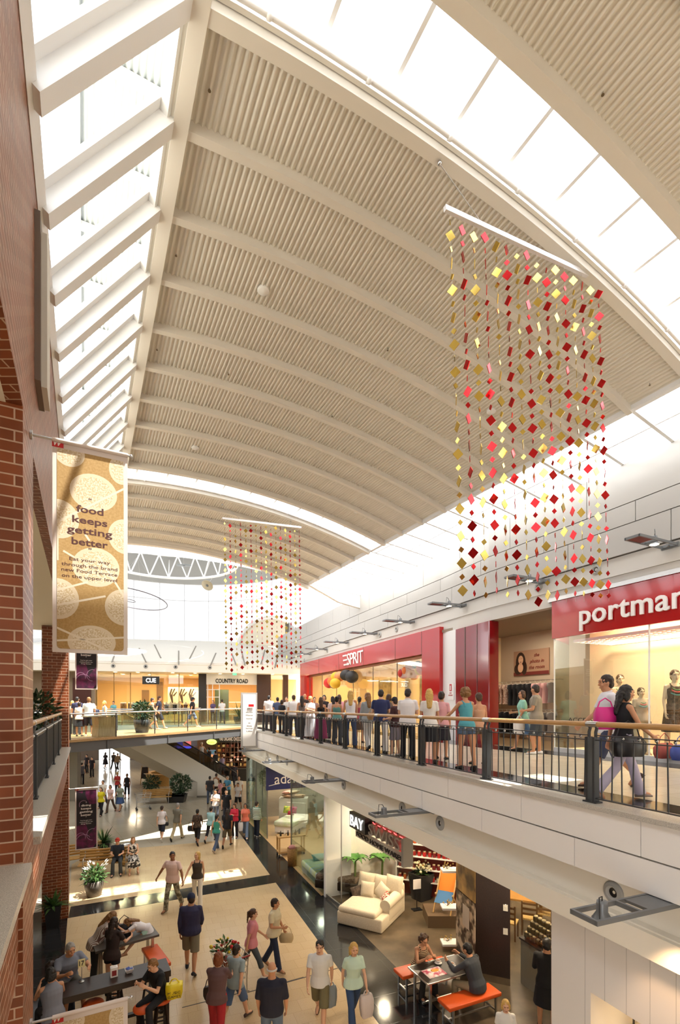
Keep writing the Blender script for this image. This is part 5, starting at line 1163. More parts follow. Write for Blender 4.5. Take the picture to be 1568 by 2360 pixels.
# ================================================================ lower level, back
mb = MB(); mb.prism([(-40,56),(-27.9,56),(-27.9,56.3),(-40,56.3)], 0, 4.4); mb.prism([(-24.2,56),(-8,48),(12,44),(12,44.3),(-8,48.3),(-24.2,56.3)], 0, 4.4); structure(mb, 'wall_back', mat('back_wall_dark', hexc('5d4a38'), .6))
mb = MB(); mb.prism([(-40,29),(-20,29),(-6,34),(12,34),(12,56),(-40,56)], 4.3, 4.45); structure(mb, 'ceiling', mat('lower_ceiling', (.66,.58,.46), .6))
mb = MB(); mb.hexa([(-18.3,32,0),(-17.3,32,0),(-17.6,33,0),(-18.6,33,0),(-18.3,32,4.5),(-17.3,32,4.5),(-17.6,33,4.5),(-18.6,33,4.5)]); structure(mb, 'wall_left', mat('grey_column', hexc('8f897c'), .5))
mb = MB(); mb.hexa([(-34,27,0),(-19.6,36,0),(-19.8,36.3,0),(-34.2,27.3,0),(-34,27,4.5),(-19.6,36,4.5),(-19.8,36.3,4.5),(-34.2,27.3,4.5)]); structure(mb, 'wall_left', cream)
mb = MB()
for x in (-27.9, -26.6, -25.4, -24.2): mb.bar((x,56.1,0),(x,56.1,4.4), .12, .12, (1,0,0))
mb.bar((-27.9,56.1,2.6),(-24.2,56.1,2.6), .1, .1); structure(mb, 'door_3', hm('3c3a3a', .4))
mb = MB(); mb.quad((-27.9,56.05,0),(-24.2,56.05,0),(-24.2,56.05,4.4),(-27.9,56.05,4.4)); structure(mb, 'window_14', clear_glass)
for p_, en in (((-9,40,4.2),120),((-4,36,4.2),90),((-14,42,4.2),120),((-3.5,41,4.2),90),((-19,45,4.2),90)): light('AREA', p_, en, (1,.80,.55), 1.0, 'concourse_lamp')
# newsagent behind the escalator
def back(x, y, Y=43): return at(x, y, Y)
def bx(mb, x0, x1, y0, y1, Y, th, m=0): a_, b_ = back(x0, y1, Y), back(x1, y0, Y); mb.box(((a_.x+b_.x)/2, Y+th/2, (a_.z+b_.z)/2), (b_.x-a_.x, th, b_.z-a_.z), m=m)
mb = MB(); bx(mb, 455, 585, 1690, 1812, 43.6, .1); structure(mb, 'wall_back', walnut)
sh = empty('shelf_unit', 'brown timber pigeonhole shelving wall in the shop behind the escalator', 'shelving', (0,0,0)); mb = MB()
for i in range(8): x = 500+10*i; bx(mb, x-.8, x+.8, 1712, 1768 if 0 < i < 7 else 1790, 43.0, .5)
for i in range(6): y = 1712+11*i; bx(mb, 499, 571, y-.7, y+.7, 43.0, .5)
mb.build('frame', hm('5b371f', .5), sh)
rb = random.Random(4); k_ = 0
for i in range(7):
    for j in range(5):
        if rb.random() < .62:
            mb = MB(); x = 501.5+10*i; y1 = 1711+11*(j+1)-.6; hh = rb.uniform(4, 8.5); bx(mb, x+rb.uniform(0,2), x+rb.uniform(5,7.5), y1-hh, y1, 43.1, .25)
            tag(mb.build('boxed_gift', hm(rb.choice(['b98a4a','7c3a24','d9c08a','913a2a','c8b8a0','4a2c1c']), .5)), 'small boxed product on the pigeonhole shelves, %s column, %s shelf down' % (ORD[i], ORD[j]), 'product', 'products on the pigeonhole shelves')
fsn = empty('shop_fascia', 'black fascia sign with white lettering over the brown pigeonhole shelves', 'shop sign', (0,0,0)); mb = MB(); bx(mb, 497, 570, 1693, 1711, 42.6, 1.0); mb.build('board', hm('15130f', .5), fsn)
text('FINE ORGANIC CHOCOLATE', .3, back(536, 1703, 42.58), (1,0,0), (0,0,1), wht, fsn, 'lettering', 2.3, .02)
ov = empty('oval_sign', 'glowing yellow green oval sign behind the escalator', 'sign', back(488, 1710, 42.4)); mb = MB(); mb.ball((0,0,0),(.45,.08,.24), 20, 10); mb.build('lightbox', emis('lime_glow', (.75,.95,.15), 1.6), ov); mb = MB(); mb.bar((0,0,.2),(0,0,1.4), .03, .03, (1,0,0)); mb.build('hanger_rod', black, ov); text('Lotto', .2, (0,-.09,0), (1,0,0), (0,0,1), hm('2a3a10', .5), ov, 'lettering', .55, .01, italic=.2)
ms = empty('illuminated_menu', 'illuminated menu boards with red and blue pictures at the far counter', 'menu board', (0,0,0))
for x0, x1, c_, e_ in ((408, 421, (.05,.08,.5), 1.0), (425, 439, (.6,.1,.08), .9), (441, 455, (.06,.05,.05), .3)): mb = MB(); bx(mb, x0, x1, 1704, 1720, 44, .1); mb.build('picture', emis('menu_%d' % x0, c_, e_), ms)
mb = MB(); bx(mb, 403, 456, 1700, 1722, 44.12, .08); mb.build('frame', hm('c99a5a', .5), ms)
mb = MB(); bx(mb, 400, 436, 1721, 1725, 43.5, .7); mb.build('blue_light_strip', emis('blue_glow', (.08,.1,1), 3), ms)
pp = empty('advert_poster', 'pink and blue advert poster standing beside the escalator', 'poster', (0,0,0)); mb = MB(); bx(mb, 485, 489, 1754, 1796, 41.55, .1); bx(mb, 480, 494, 1795, 1797, 41.4, .4); mb.build('stand', steel, pp); mb = MB(); bx(mb, 477, 497, 1728, 1754, 41.5, .1); mb.build('board', noisy('advert_print', hexc('d86a9a'), hexc('3a8ab0'), .9, .5), pp); mb = MB(); mb.ball(back(487, 1745, 41.45), (.3,.04,.25), 16, 8); mb.build('picture', hm('e8b08a', .5), pp)
for i, (x, y, r) in enumerate(((533,1752,.17),(541,1745,.13),(548,1750,.16),(549,1744,.1),(557,1750,.09),(563,1741,.13))):
    p_ = back(x, y, 42.3); mb = MB(); mb.slab([p_+Vector((math.sin(math.pi*k/5)*r*(1 if k % 2 == 0 else .42), 0, math.cos(math.pi*k/5)*r*(1 if k % 2 == 0 else .42))) for k in range(10)], (0,.03,0)); mb.cone(p_+Vector((0,.015,r)), p_+Vector((0,.015,2.4)), .004, .004, 4); tag(mb.build('star_decoration', hm('e8a79a' if i % 2 else 'f0d8d0', .5)), '%s hanging star in front of the pigeonhole shelves, %s from the left' % ('pink' if i % 2 else 'white', ORD[i]), 'star', 'hanging stars')
mb = MB(); bx(mb, 515, 585, 1772, 1800, 40.5, .6); tag(mb.build('shop_counter', hm('17130f', .5)), 'long black shop counter behind the foot of the escalator', 'counter')
# ================================================================ ground floor furniture
planter('broad grey pot of white lilies on the beige tiles by the timber bench', (gp(217,2064,0).x, gp(217,2064,0).y, 0), 'leafy', .30, .52, (60, .55), 21, potm=mat('pot_taupe', hexc('5b544c'), .5))
lily = [o for o in C.objects if o.name.startswith('potted_plant')][-1]
mb = MB(); rl = random.Random(2)
for i in range(11):
    a = rl.uniform(0, 6.28); r_ = rl.uniform(.05, .36); b_ = Vector((r_*math.cos(a), r_*math.sin(a), .52+rl.uniform(.35, .6))); mb.cone((0,0,.5), b_, .006, .005, 5, 1)
    d_ = Vector((math.cos(a), math.sin(a), .8)).normalized(); s_ = d_.orthogonal().normalized()
    for k in range(3): s2 = Matrix.Rotation(2.09*k, 3, d_) @ s_; mb.add([b_, b_+d_*.06+s2*.05, b_+d_*.15+s2*.04, b_+d_*.05-s2.cross(d_)*.03], [(0,1,2,3)])
mb.build('lily_flower', [mat('petal_white', (.86,.84,.78), .5), leaf], lily)
planter('tall tapered black square pot with spiky plant beside the far brick pier', gp(122,2136,0), 'spiky', .21, .62, (70, .75), 31, square=True, rz=.5)
planter('black pot with spiky plant standing behind the low plum banner', gp(238,1984,0), 'spiky', .28, .75, (80, .95), 33, square=True, rz=.3)
planter('bushy palm beside the far timber bench under the escalator', gp(350,1838,0), 'palm', .35, .5, (70, 1.0), 35)
planter('tall bushy palm near the foot of the escalator', gp(417,1846,0), 'palm', .3, .5, (110, 1.25), 36)
pb = gp(413,1845,0); mb = MB(); mb.loft([[Vector((pb.x+sx*w_, pb.y-.45+sy*.3, z)) for sx, sy in ((-1,-1),(1,-1),(1,1),(-1,1))] for w_, z in ((.5,0),(.62,.52),(.56,.52),(.55,.4))], 0, False); tag(mb.build('planter_trough', mat('pot_black', (.018,.018,.02), .35)), 'black rectangular planter trough in front of the tall palm', 'planter')
t = planter('bushy potted plant on the upper gallery behind the left railing', (at(84,1690,14.0).x, 14.0, UP-.02), 'palm', .35, .55, (80, 1.1), 38)
# ---------------- timber benches
slat = wood('bench_slat', hexc('c79f62'), hexc('a87f45'), .45, (1, 20, 20))
def bench(label, p, rz):
    t = empty('timber_bench', label, 'bench', p, rz, 'slatted timber benches'); L = 1.8
    for i in range(4): mb = MB(); mb.box((0,-.2+.12*i,.44),(L,.09,.035)); mb.build('seat_slat', slat, t)
    for i in range(4): mb = MB(); mb.bar((-L/2,.24+.035*i,.53+.1*i),(L/2,.24+.035*i,.53+.1*i), .035, .08, (0,-.33,1)); mb.build('back_slat', slat, t)
    for x in (-.72,.72):
        mb = MB(); mb.tube([(x,-.26,0),(x,-.22,.3),(x,-.22,.41),(x,.18,.42),(x,.24,.5),(x,.36,.86)], .02, 8); mb.tube([(x,.34,0),(x,.25,.2),(x,.18,.41)], .02, 8); mb.tube([(x,-.22,.42),(x,-.24,.6),(x,-.1,.66),(x,.28,.64)], .016, 8); mb.build('leg_frame', steel, t)
    return t
ba = math.atan2(V2.y, V2.x)
B1 = gp(243,2014,0); b1 = bench('slatted timber bench with two people seated on it', B1, ba-.15)
for p, r, s in ((gp(178,2002,0), ba+.1, 'slatted timber bench against the far brick pier below the plum banner'), (gp(362,1852,0), ba-.25, 'slatted timber bench beside the palms in the far concourse'), (gp(466,1824,0), 1.2, 'slatted timber bench at the foot of the escalator')): dup(b1, p, r, s)
# ---------------- bin
bn_ = empty('litter_bin', 'round timber slatted litter bin behind the seated couple', 'bin', gp(293,1992,0)); mb = MB()
for i in range(26): a = 6.2832*i/26; mb.bar((.25*math.cos(a),.25*math.sin(a),.05),(.27*math.cos(a),.27*math.sin(a),.72), .05, .02, (math.cos(a),math.sin(a),0))
mb.build('slat_body', slat, bn_); mb = MB(); mb.lathe([(.16,.7),(.29,.72),(.3,.77),(.22,.8),(.15,.76),(.15,.6)], (0,0,0), 24); mb.lathe([(0,.03),(.25,.03),(.25,.06)], (0,0,0), 20); mb.build('steel_lid', steel, bn_)
# ---------------- long bar table lower left
orange_s = ORANGE
TD = Vector((.868,.497,0)); TN = Vector((-.497,.868,0)); ta = math.atan2(TD.y, TD.x)
tc = Vector((-4.35, 9.36, 0))
bt = empty('bar_table', 'long dark timber bar table with napkin box on the left', 'table', tc, ta)
mb = MB(); mb.box((0,0,1.0),(2.0,.54,.12)); mb.build('tabletop', dwood, bt)
for x in (-.92,.92):
    mb = MB(); mb.box((x,.2,.47),(.1,.1,.94)); mb.build('leg', dwood, bt); mb = MB(); mb.box((x,-.2,.47),(.1,.1,.94)); mb.build('leg', dwood, bt)
mb = MB(); mb.box((0,0,.25),(1.8,.08,.06)); mb.build('stretcher', dwood, bt)
def on(t_c, a_, x, y, z): return Vector((t_c.x+x*math.cos(a_)-y*math.sin(a_), t_c.y+x*math.sin(a_)+y*math.cos(a_), z))
nb = empty('napkin_box', 'small white napkin box with red print on the dark bar table', 'napkin dispenser', on(tc, ta, .0, .06, 1.062), ta); mb = MB(); mb.box((0,0,.09),(.13,.11,.18)); mb.build('box', wht, nb); mb = MB(); mb.box((.0,-.058,.08),(.08,.006,.1)); mb.build('print_patch', hm('8e2a2c', .6), nb); mb = MB(); mb.box((0,0,.19),(.09,.03,.02)); mb.build('napkins', wht, nb)
sb_ = empty('sachet_bowl', 'white square bowl of blue sachets on the dark bar table', 'bowl', on(tc, ta, .27, .06, 1.062), ta); mb = MB(); mb.loft([[Vector((sx*w_, sy*w_, z)) for sx, sy in ((-1,-1),(1,-1),(1,1),(-1,1))] for w_, z in ((.045,0),(.075,.07),(.07,.07),(.05,.02))], 0, False); mb.build('bowl', wht, sb_); mb = MB(); rl = random.Random(8)
for i in range(14): mb.box((rl.uniform(-.045,.045), rl.uniform(-.045,.045), .065+rl.random()*.02),(.05,.025,.006), (rl.uniform(-1,1), rl.uniform(-1,1), rl.uniform(-.3,.3)))
o = mb.build('sachets', hm('3d55a8', .5), sb_); o['kind'] = 'stuff'
mb = MB(); mb.box(on(tc, ta, .74, .08, 1.0635),(.07,.12,.003), TD); tag(mb.build('paper_card', wht), 'small white paper card lying at the right end of the bar table', 'card')
def stool(label, p, rz=0, m=None):
    t = empty('bar_stool', label, 'stool', p, rz, 'orange topped bar stools'); mb = MB(); mb.lathe([(0,.70),(.17,.70),(.185,.72),(.185,.75),(.16,.775),(0,.785)], (0,0,0), 28); mb.build('seat', m or ORANGE, t)
    for i in range(4): a = .785+1.571*i; mb = MB(); mb.bar((.1*math.cos(a),.1*math.sin(a),.7),(.2*math.cos(a),.2*math.sin(a),0), .04, .04, (math.cos(a),math.sin(a),0)); mb.build('leg', dwood, t)
    mb = MB()
    for z, r_ in ((.25,.168),(.45,.137)):
        for i in range(4): a, b_ = .785+1.571*i, .785+1.571*(i+1); mb.bar((r_*math.cos(a),r_*math.sin(a),z),(r_*math.cos(b_),r_*math.sin(b_),z), .025, .025)
    mb.build('stretcher', dwood, t); return t
st0 = stool('bar stool with round orange seat, empty, in front of the bar table', Vector((-3.62, 9.27-.32, 0)), .3)
dup(st0, Vector((-3.9, 10.05, 0)), .9, 'bar stool tucked under the right end of the bar table'); dup(st0, Vector((-4.6, 9.05, 0)), .2, 'bar stool under the middle of the bar table, near side')
dup(st0, Vector((-4.62, 9.95, 0)), .2, 'bar stool with orange seat behind the napkin box')
st_b = dup(st0, gp(372,2392,0), .4, 'bar stool under the boy with the yellow bag')
st_w = dup(st0, Vector((-5.05, 8.55, 0)), .4, 'bar stool under the woman in the grey sleeveless top')
st_m = dup(st0, Vector((-5.45, 9.65, 0)), .4, 'bar stool under the older man in the blue shirt')
# ---------------- second table and orange bench seats, left
t2c = Vector((-4.95, 11.2, 0)); t2 = empty('cafe_table', 'grey topped high table where two women lean on the left', 'table', t2c, ta+.12)
mb = MB(); mb.box((0,0,.93),(1.35,.62,.05)); mb.build('tabletop', hm('5e5852', .35), t2)
for x in (-.55,.55):
    mb = MB(); mb.box((x,-.2,.45),(.06,.06,.9)); mb.build('leg', steel, t2); mb = MB(); mb.box((x,.2,.45),(.06,.06,.9)); mb.build('leg', steel, t2)
def bench_seat(label, p, rz, L=1.25, w=.4, h=.47, grp='orange bench seats'):
    t = empty('bench_seat', label, 'bench', p, rz, grp); mb = MB(); mb.box((0,0,h-.04),(L,w,.08)); soft(mb.build('seat_pad', ORANGE, t), .015)
    for x in (-L/2+.12, L/2-.12):
        for y in (-w/2+.04, w/2-.04): mb = MB(); mb.box((x,y,(h-.08)/2),(.035,.035,h-.08)); mb.build('leg', steel, t)
    mb = MB(); mb.box((0,0,.12),(L-.24,.03,.03)); mb.box((-L/2+.12,0,.12),(.03,w-.08,.03)); mb.box((L/2-.12,0,.12),(.03,w-.08,.03)); mb.build('stretcher', steel, t); return t
bench_seat('orange vinyl high bench seat right of the table where the girl sprawls', Vector((-4.17, 11.0, 0)), ta+1.69, 1.05, .36, .66)
# ---------------- cafe table, lower right
CT = Vector((2.18, 10.27, 0)); ca_ = math.atan2(.416, .909)
ct = empty('cafe_table', 'dark rectangular cafe table with steel legs, two coffees and a menu', 'table', CT, ca_)
mb = MB(); mb.box((0,0,.735),(1.25,.7,.03)); mb.box((0,0,.735),(1.29,.74,.026), m=1); mb.build('tabletop', [hm('2e2722', .3), steel], ct)
for x in (-.52,.52):
    for y in (-.28,.28): mb = MB(); mb.box((x,y,.36),(.045,.045,.72)); mb.build('leg', steel, ct)
mb = MB(); mb.box((0,0,.14),(1.04,.04,.04)); mb.build('stretcher', steel, ct)
bench_seat('orange bench seat under the seated man in the grey shirt', CT+Vector((.46*.95,-.48,0))*1.0, ca_, 1.3)
bench_seat('orange bench seat under the woman in the striped top', CT+Vector((-.32,.62,0)), ca_, 1.3)
def cup(label, p):
    t = empty('coffee_cup', label, 'cup', p, 0, 'coffees on the cafe table'); mb = MB(); mb.lathe([(0,.0),(.05,.0),(.08,.015),(.078,.02),(0,.008)], (0,0,0), 20); mb.build('saucer', wht, t); mb = MB(); mb.lathe([(.025,.012),(.042,.04),(.047,.072),(.043,.072),(.038,.04)], (0,0,0), 18); mb.tube([(.044,0,.06),(.066,0,.056),(.062,0,.035),(.04,0,.03)], .004, 5); mb.build('cup', wht, t); mb = MB(); mb.lathe([(0,.066),(.043,.066)], (0,0,0), 16); mb.build('coffee', hm('8a5a34', .4), t)
cup('white coffee cup on saucer in front of the woman in the striped top', on(CT, ca_, .02, .2, .751)); cup('white coffee cup on saucer in front of the man in grey', on(CT, ca_, .22, -.02, .751))
mn = empty('menu_sheet', 'colourful printed menu lying on the dark cafe table', 'menu', on(CT, ca_, -.27, -.06, .751), ca_); mb = MB(); mb.box((0,0,.002),(.44,.32,.004)); mb.build('sheet', noisy('menu_print', hexc('f2e2dc'), hexc('c43a5a'), 7, .4, 3, lo=.45, hi=.6), mn); mb = MB(); mb.ball((.06,.06,.004),(.1,.06,.002), 14, 4); mb.build('picture', hm('e8a02c', .5), mn)
# ---------------- homewares shop: plants, planters, shelves and jars
def banana(label, p, h, seed):
    t = empty('banana_plant', label, 'potted plant', p); r_ = random.Random(seed); mb = MB(); mb.cone((0,0,0),(.03,0,h*.62), .045, .035, 10); mb.build('stem', hm('5d7a32', .5), t); mb = MB()
    for i in range(11):
        a = 6.28*i/11+r_.uniform(-.3,.3); d = Vector((math.cos(a), math.sin(a), 0)); s_ = Vector((-d.y,d.x,0)); l = r_.uniform(.5,.75); vs = []
        for k in range(7):
            f_ = k/6; c = Vector((0,0,h*.6))+d*l*f_*.8+Vector((0,0,.28*math.sin(f_*2.2)-.1*f_)); w_ = .11*math.sin(min(1, f_*1.15)*math.pi)**.7+.004; vs += [c-s_*w_+Vector((0,0,.03)), c, c+s_*w_+Vector((0,0,.03))]
        mb.add(vs, [(3*k, 3*k+1, 3*k+4, 3*k+3) for k in range(6)]+[(3*k+1, 3*k+2, 3*k+5, 3*k+4) for k in range(6)], 0, True)
    mb.build('foliage', noisy('banana_leaf', hexc('3f7a34'), hexc('6a9f4a'), 5, .45), t); mb = MB(); mb.lathe([(0,0),(.16,0),(.2,.28),(.17,.28),(0,.24)], (0,0,0), 18); mb.build('pot', black, t)
banana('broad-leaved banana plant at the left behind the cream chaise', (gp(822,2076,0).x-.05, gp(822,2076,0).y+.5, 0), 1.75, 3); banana('broad-leaved banana plant to the right behind the cream chaise', (gp(880,2050,0).x, gp(880,2050,0).y, 0), 1.6, 4)
def dried(mb, c, n, L, seed, cols=1):
    r_ = random.Random(seed)
    for i in range(n):
        a = r_.uniform(0,6.28); e_ = r_.uniform(.35,1.2); d = Vector((math.cos(a)*math.cos(e_), math.sin(a)*math.cos(e_), math.sin(e_))); p_ = c+d*L*r_.uniform(.5,1); mb.cone(c, p_, .004, .003, 4, 0); mb.ball(p_, L*.09*r_.uniform(.6,1.3), 6, 4, 1+i % cols)
t = planter('tall black tapered planter of cream flowers behind the price stand', gp(968,2082,0)+Vector((.1,.35,0)), 'spiky', .3, .85, (50, .5), 51, square=True, rz=.6)
mb = MB(); dried(mb, Vector((0,0,.85)), 40, .42, 5); mb.build('flowers', [leafd, hm('e6d9b0', .6)], t)
t = planter('shorter black planter of orange flowers behind the chaise', gp(922,2050,0)+Vector((.1,.7,0)), 'spiky', .28, .8, (40, .4), 52, square=True, rz=.6)
mb = MB(); dried(mb, Vector((0,0,.8)), 50, .45, 6, 2); mb.build('flowers', [leafd, hm('d8642c', .6), hm('d9b13a', .6)], t)
p = gp(961,2097,0); t = empty('price_stand', 'white price card on a black stand beside the cream chaise', 'sign stand', p, .3); mb = MB(); mb.box((0,0,.015),(.3,.2,.03)); mb.cone((0,0,.03),(0,0,.95), .014, .014, 8); mb.build('stand', black, t); mb = MB(); mb.box((0,-.02,.8),(.26,.012,.3)); mb.build('card', wht, t)
# long shelf unit with jars on the back wall of the shop: upright plane facing the mall
jp = lambda x, y, Y: at(x, y, Y)
SO = jp(930, 1985, 16.2); SX = Vector((.93, -.36, 0)); SNn = Vector((-.36, -.93, 0))
su = empty('shop_shelving', 'white shelves packed with red jars and packets at the back of the homewares shop', 'shelving', (SO.x, SO.y, 0), math.atan2(SX.y, SX.x))
zs = [.55, .95, 1.35, 1.75, 2.15, 2.5]
for z in zs: mb = MB(); mb.box((1.1,.0,z),(2.6,.34,.03)); mb.build('shelf', wht, su)
mb = MB(); mb.box((1.1,.18,1.35),(2.6,.03,2.7)); mb.build('back_panel', hm('7c2a1c', .6), su)
mb = MB(); mb.box((-.2,0,1.35),(.03,.34,2.7)); mb.box((2.4,0,1.35),(.03,.34,2.7)); mb.build('side_panel', wht, su)
jprotos = []
for nm, hx in (('red', 'a81f1c'), ('orange', 'c8622a'), ('amber', 'b98a3a'), ('clear', 'c9c3a8'), ('dark red', '6e1414')):
    t = empty('glass_jar', nm, 'jar', (0,0,0), 0, nm+' jars on the white shelves'); mb = MB(); mb.lathe([(0,0),(.05,0),(.055,.02),(.055,.12),(.04,.145),(0,.145)], (0,0,0), 12); mb.build('jar_body', hm(hx, .3), t); mb = MB(); mb.lathe([(.043,.145),(.043,.175),(0,.177)], (0,0,0), 12); mb.build('lid', hm('d9c9a0' if nm != 'clear' else '3a3a3a', .4), t); t['label'] = '%s preserve jar standing on the white shelves of the homewares shop' % nm; jprotos.append([t, False])
rj = random.Random(12)
for zi, z in enumerate(zs):
    x = -.1
    while x < 2.3:
        k = (0, 4, 0, 1, 3, 0)[zi] if rj.random() < .6 else rj.randrange(5); P_, used = jprotos[k]
        pos = SO+SX*x+SNn*.05; pos.z = z+.016
        if not used: P_.location = pos; jprotos[k][1] = True
        else: dup(P_, pos)
        x += .145+rj.random()*.03
# bed head, chest and vase behind the glass, left of the chaise
bb = jp(775, 2045, 16.6)
t = empty('leather_bed', 'dark brown leather bed with buttoned headboard behind the glass', 'bed', (bb.x+.15, bb.y, 0), -.35); mb = MB(); mb.box((0,0,.3),(1.5,1.0,.3)); soft(mb.build('base', hm('241a15', .35), t), .04); mb = MB(); mb.box((0,-.02,.52),(1.46,.95,.2)); soft(mb.build('mattress_throw', noisy('fur_throw', hexc('4a3a30'), hexc('8a7866'), 30, .9, 3), t), .07); mb = MB(); mb.box((0,.52,.85),(1.6,.14,.95)); soft(mb.build('headboard', hm('2a2426', .35), t), .05)
mb = MB(); mb.box((-.3,-.1,.71),(.3,.3,.16)); soft(mb.build('box_cushion', hm('a8552c', .7), t), .03)
vs_ = jp(788, 1890, 17.4); t = empty('dried_flower_vase', 'tall dark vase of orange dried foliage high behind the glass', 'vase', (vs_.x, vs_.y, 1.7)); mb = MB(); mb.lathe([(0,0),(.12,0),(.2,.25),(.2,.5),(.16,.52)], (0,0,0), 18); mb.build('vase', hm('4a4040', .4), t); mb = MB(); dried(mb, Vector((0,0,.5)), 70, .75, 9, 2); mb.build('foliage', [hm('5a3a20', .6), hm('b8552a', .6), hm('8a3a1c', .6)], t)
mb = MB(); mb.box((vs_.x,vs_.y+.1,.85),(.9,.5,1.7)); tag(mb.build('display_plinth', hm('2a2220', .5)), 'dark plinth carrying the vase of orange dried foliage', 'plinth')
# deck chair
dc = jp(1028, 2000, 14.2); t = empty('deck_chair', 'folding deck chair with orange and blue striped sling in the homewares shop', 'chair', (dc.x, dc.y, .35), -.5); mb = MB()
for x in (-.25,.25): mb.bar((x,-.4,.0),(x,.35,1.0), .03, .05); mb.bar((x,.3,0),(x,-.2,.5), .03, .05)
mb.build('frame', slat, t); mb = MB(); mb.slab([(-.24,.33,1.0),(.24,.33,1.0),(.24,.05,.5),(-.24,.05,.5)], (0,.01,.01)); mb.slab([(-.24,.05,.5),(.24,.05,.5),(.24,-.35,.28),(-.24,-.35,.28)], (0,.01,.01), 1); mb.build('sling', [hm('e0862c', .8), hm('3f6f9e', .8)], t)
mb = MB(); mb.box((dc.x,dc.y,.17),(1.2,.9,.34)); tag(mb.build('display_platform', hm('6e5a44', .5)), 'low brown display platform under the striped deck chair', 'platform')
# bracket shelves on the back face of the poster pillar
for i, y in enumerate((2005, 2090, 2172)):
    p = jp(1040, y, 12.6); mb = MB(); mb.box((p.x,p.y,p.z),(.5,.34,.05)); tag(mb.build('wall_shelf', wht), '%s white shelf end poking out left of the poster pillar' % ('upper','middle','lower')[i], 'shelf', 'white shelf ends'); mb = MB(); dried(mb, Vector((p.x-.1,p.y,p.z+.03)), 12, .2, 30+i); tag(mb.build('dried_sprig', [hm('6a5a30', .6), hm('c9a85a', .6)]), 'dried sprig lying on the %s white shelf end' % ('upper','middle','lower')[i], 'sprig', 'sprigs on the shelf ends')
# ---------------- bedding shop
def bedset(label, p, rz, w, l, h, cover, head, hh):
    t = empty('display_bed', label, 'bed', p, rz); mb = MB(); mb.box((0,0,h*.4),(w,l,h*.5)); mb.build('base', wht, t); mb = MB(); mb.box((0,-.05,h*.8),(w+.1,l,.26)); soft(mb.build('cover', cover, t), .08, 4)
    for x in (-w/2+.06,w/2-.06):
        for y in (-l/2+.06,l/2-.06): mb = MB(); mb.box((x,y,h*.1),(.08,.08,h*.2)); mb.build('leg', wht, t)
    if head: mb = MB(); mb.box((0,l/2,hh/2),(w+.1,.07,hh)); mb.build('headboard', wht, t)
    return t
q = gp(648,1925,0); bedset('white single bed with pale cover and bright cushions in the bedding shop', (q.x+.35, q.y+.9, 0), -.3, .95, 1.6, .62, noisy('pale_cover', hexc('e9e6dc'), hexc('c9d6a8'), 3, .8), True, 1.25)
for dx, dy, m_, s_ in ((-.18,.35,noisy('green_print', hexc('7fae4a'), hexc('e8d85a'), 9, .8),'green patterned'), (.12,.25,noisy('pink_print', hexc('e6a0b8'), hexc('c43a6a'), 12, .8),'pink patterned'), (-.02,.02,hm('a82a3a',.8),'small red')):
    o = pillow_mesh(.42 if 'small' not in s_ else .24, .36 if 'small' not in s_ else .2, .14).build('cushion', m_); o.location = (q.x+.35+dx, q.y+.9+dy, .98 if 'small' not in s_ else .88); o.rotation_euler = (-.4,0,-.3); tag(o, s_+' cushion on the white single bed in the bedding shop', 'cushion', 'cushions in the bedding shop')
for i in range(5):
    o = pillow_mesh(.6,.42,.2).build('pillow', hm(('c9a98c','d9b8a4','b8967a','d8a89a','c7b29a')[i],.85)); o.location = (q.x+.3+.3*(i % 3)-.2, q.y+2.2, 1.5+.2*(i//3)); o.rotation_euler = (1.3,0,.2*i); tag(o, '%s beige pillow piled above the headboard in the bedding shop' % ORD[i], 'pillow', 'piled pillows')
mb = MB(); mb.box((q.x+.4,q.y+2.3,.7),(1.5,.6,1.4)); tag(mb.build('display_plinth', cream), 'cream plinth under the piled pillows in the bedding shop', 'plinth')
q = gp(655,1972,0); t = empty('timber_trolley', 'light timber display trolley with two tiers outside the bedding shop', 'trolley', (q.x+.25,q.y+.25,0), .35)
for z in (.16,.78): mb = MB(); mb.box((0,0,z),(1.15,.5,.05)); mb.build('tray', pine, t)
for x in (-.53,.53):
    for y in (-.21,.21): mb = MB(); mb.box((x,y,.42),(.06,.06,.68)); mb.build('leg', pine, t); mb = MB(); mb.lathe([(.045,-.02),(.045,.02),(0,.02),(0,-.02)], (x,y,.045), 12, axis=(1,0,0)); mb.build('castor', black, t)
for i in range(6):
    o = MB(); o.lathe([(0,0),(.04,0),(.045,.1),(.02,.16),(.018,.22),(0,.22)], (0,0,0), 12); o = o.build('candle_jar', hm(('2a2a26','e8e4da','3a3228','d9d2c0','8a6a3a','2a2a26')[i],.4)); o.location = (q.x+.25-.4+.15*i, q.y+.25+(.06 if i % 2 else -.06)+(-.4+.15*i)*.34, .806); tag(o, 'small %s jar on the timber trolley, %s from the left' % (('black','white','dark','cream','amber','black')[i], ORD[i]), 'jar', 'jars on the timber trolley')
q = gp(664,1998,0); t = empty('wicker_basket', 'tall wicker basket beside the glass of the bedding shop', 'basket', (q.x+.15,q.y+.15,0)); mb = MB(); mb.lathe([(0,0),(.17,0),(.2,.7),(.18,.7),(.16,.1),(0,.08)], (0,0,0), 22); mb.build('weave', noisy('wicker', hexc('b98a4e'), hexc('7a5428'), 20, .7, 3, aniso=(1,1,6)), t); mb = MB(); mb.ball((0,0,.72),(.15,.15,.1), 12, 6); mb.build('contents', hm('c98a86',.8), t)
q = gp(712,2040,0); bedset('low bed with pale blue and lime striped cover behind the glass', (q.x+.55,q.y+.7,0), .41, 1.2, 1.7, .5, noisy('blue_stripe_cover', hexc('a9c4cf'), hexc('c9d48a'), 2.2, .8, 2, aniso=(1,6,1)), False, 0)
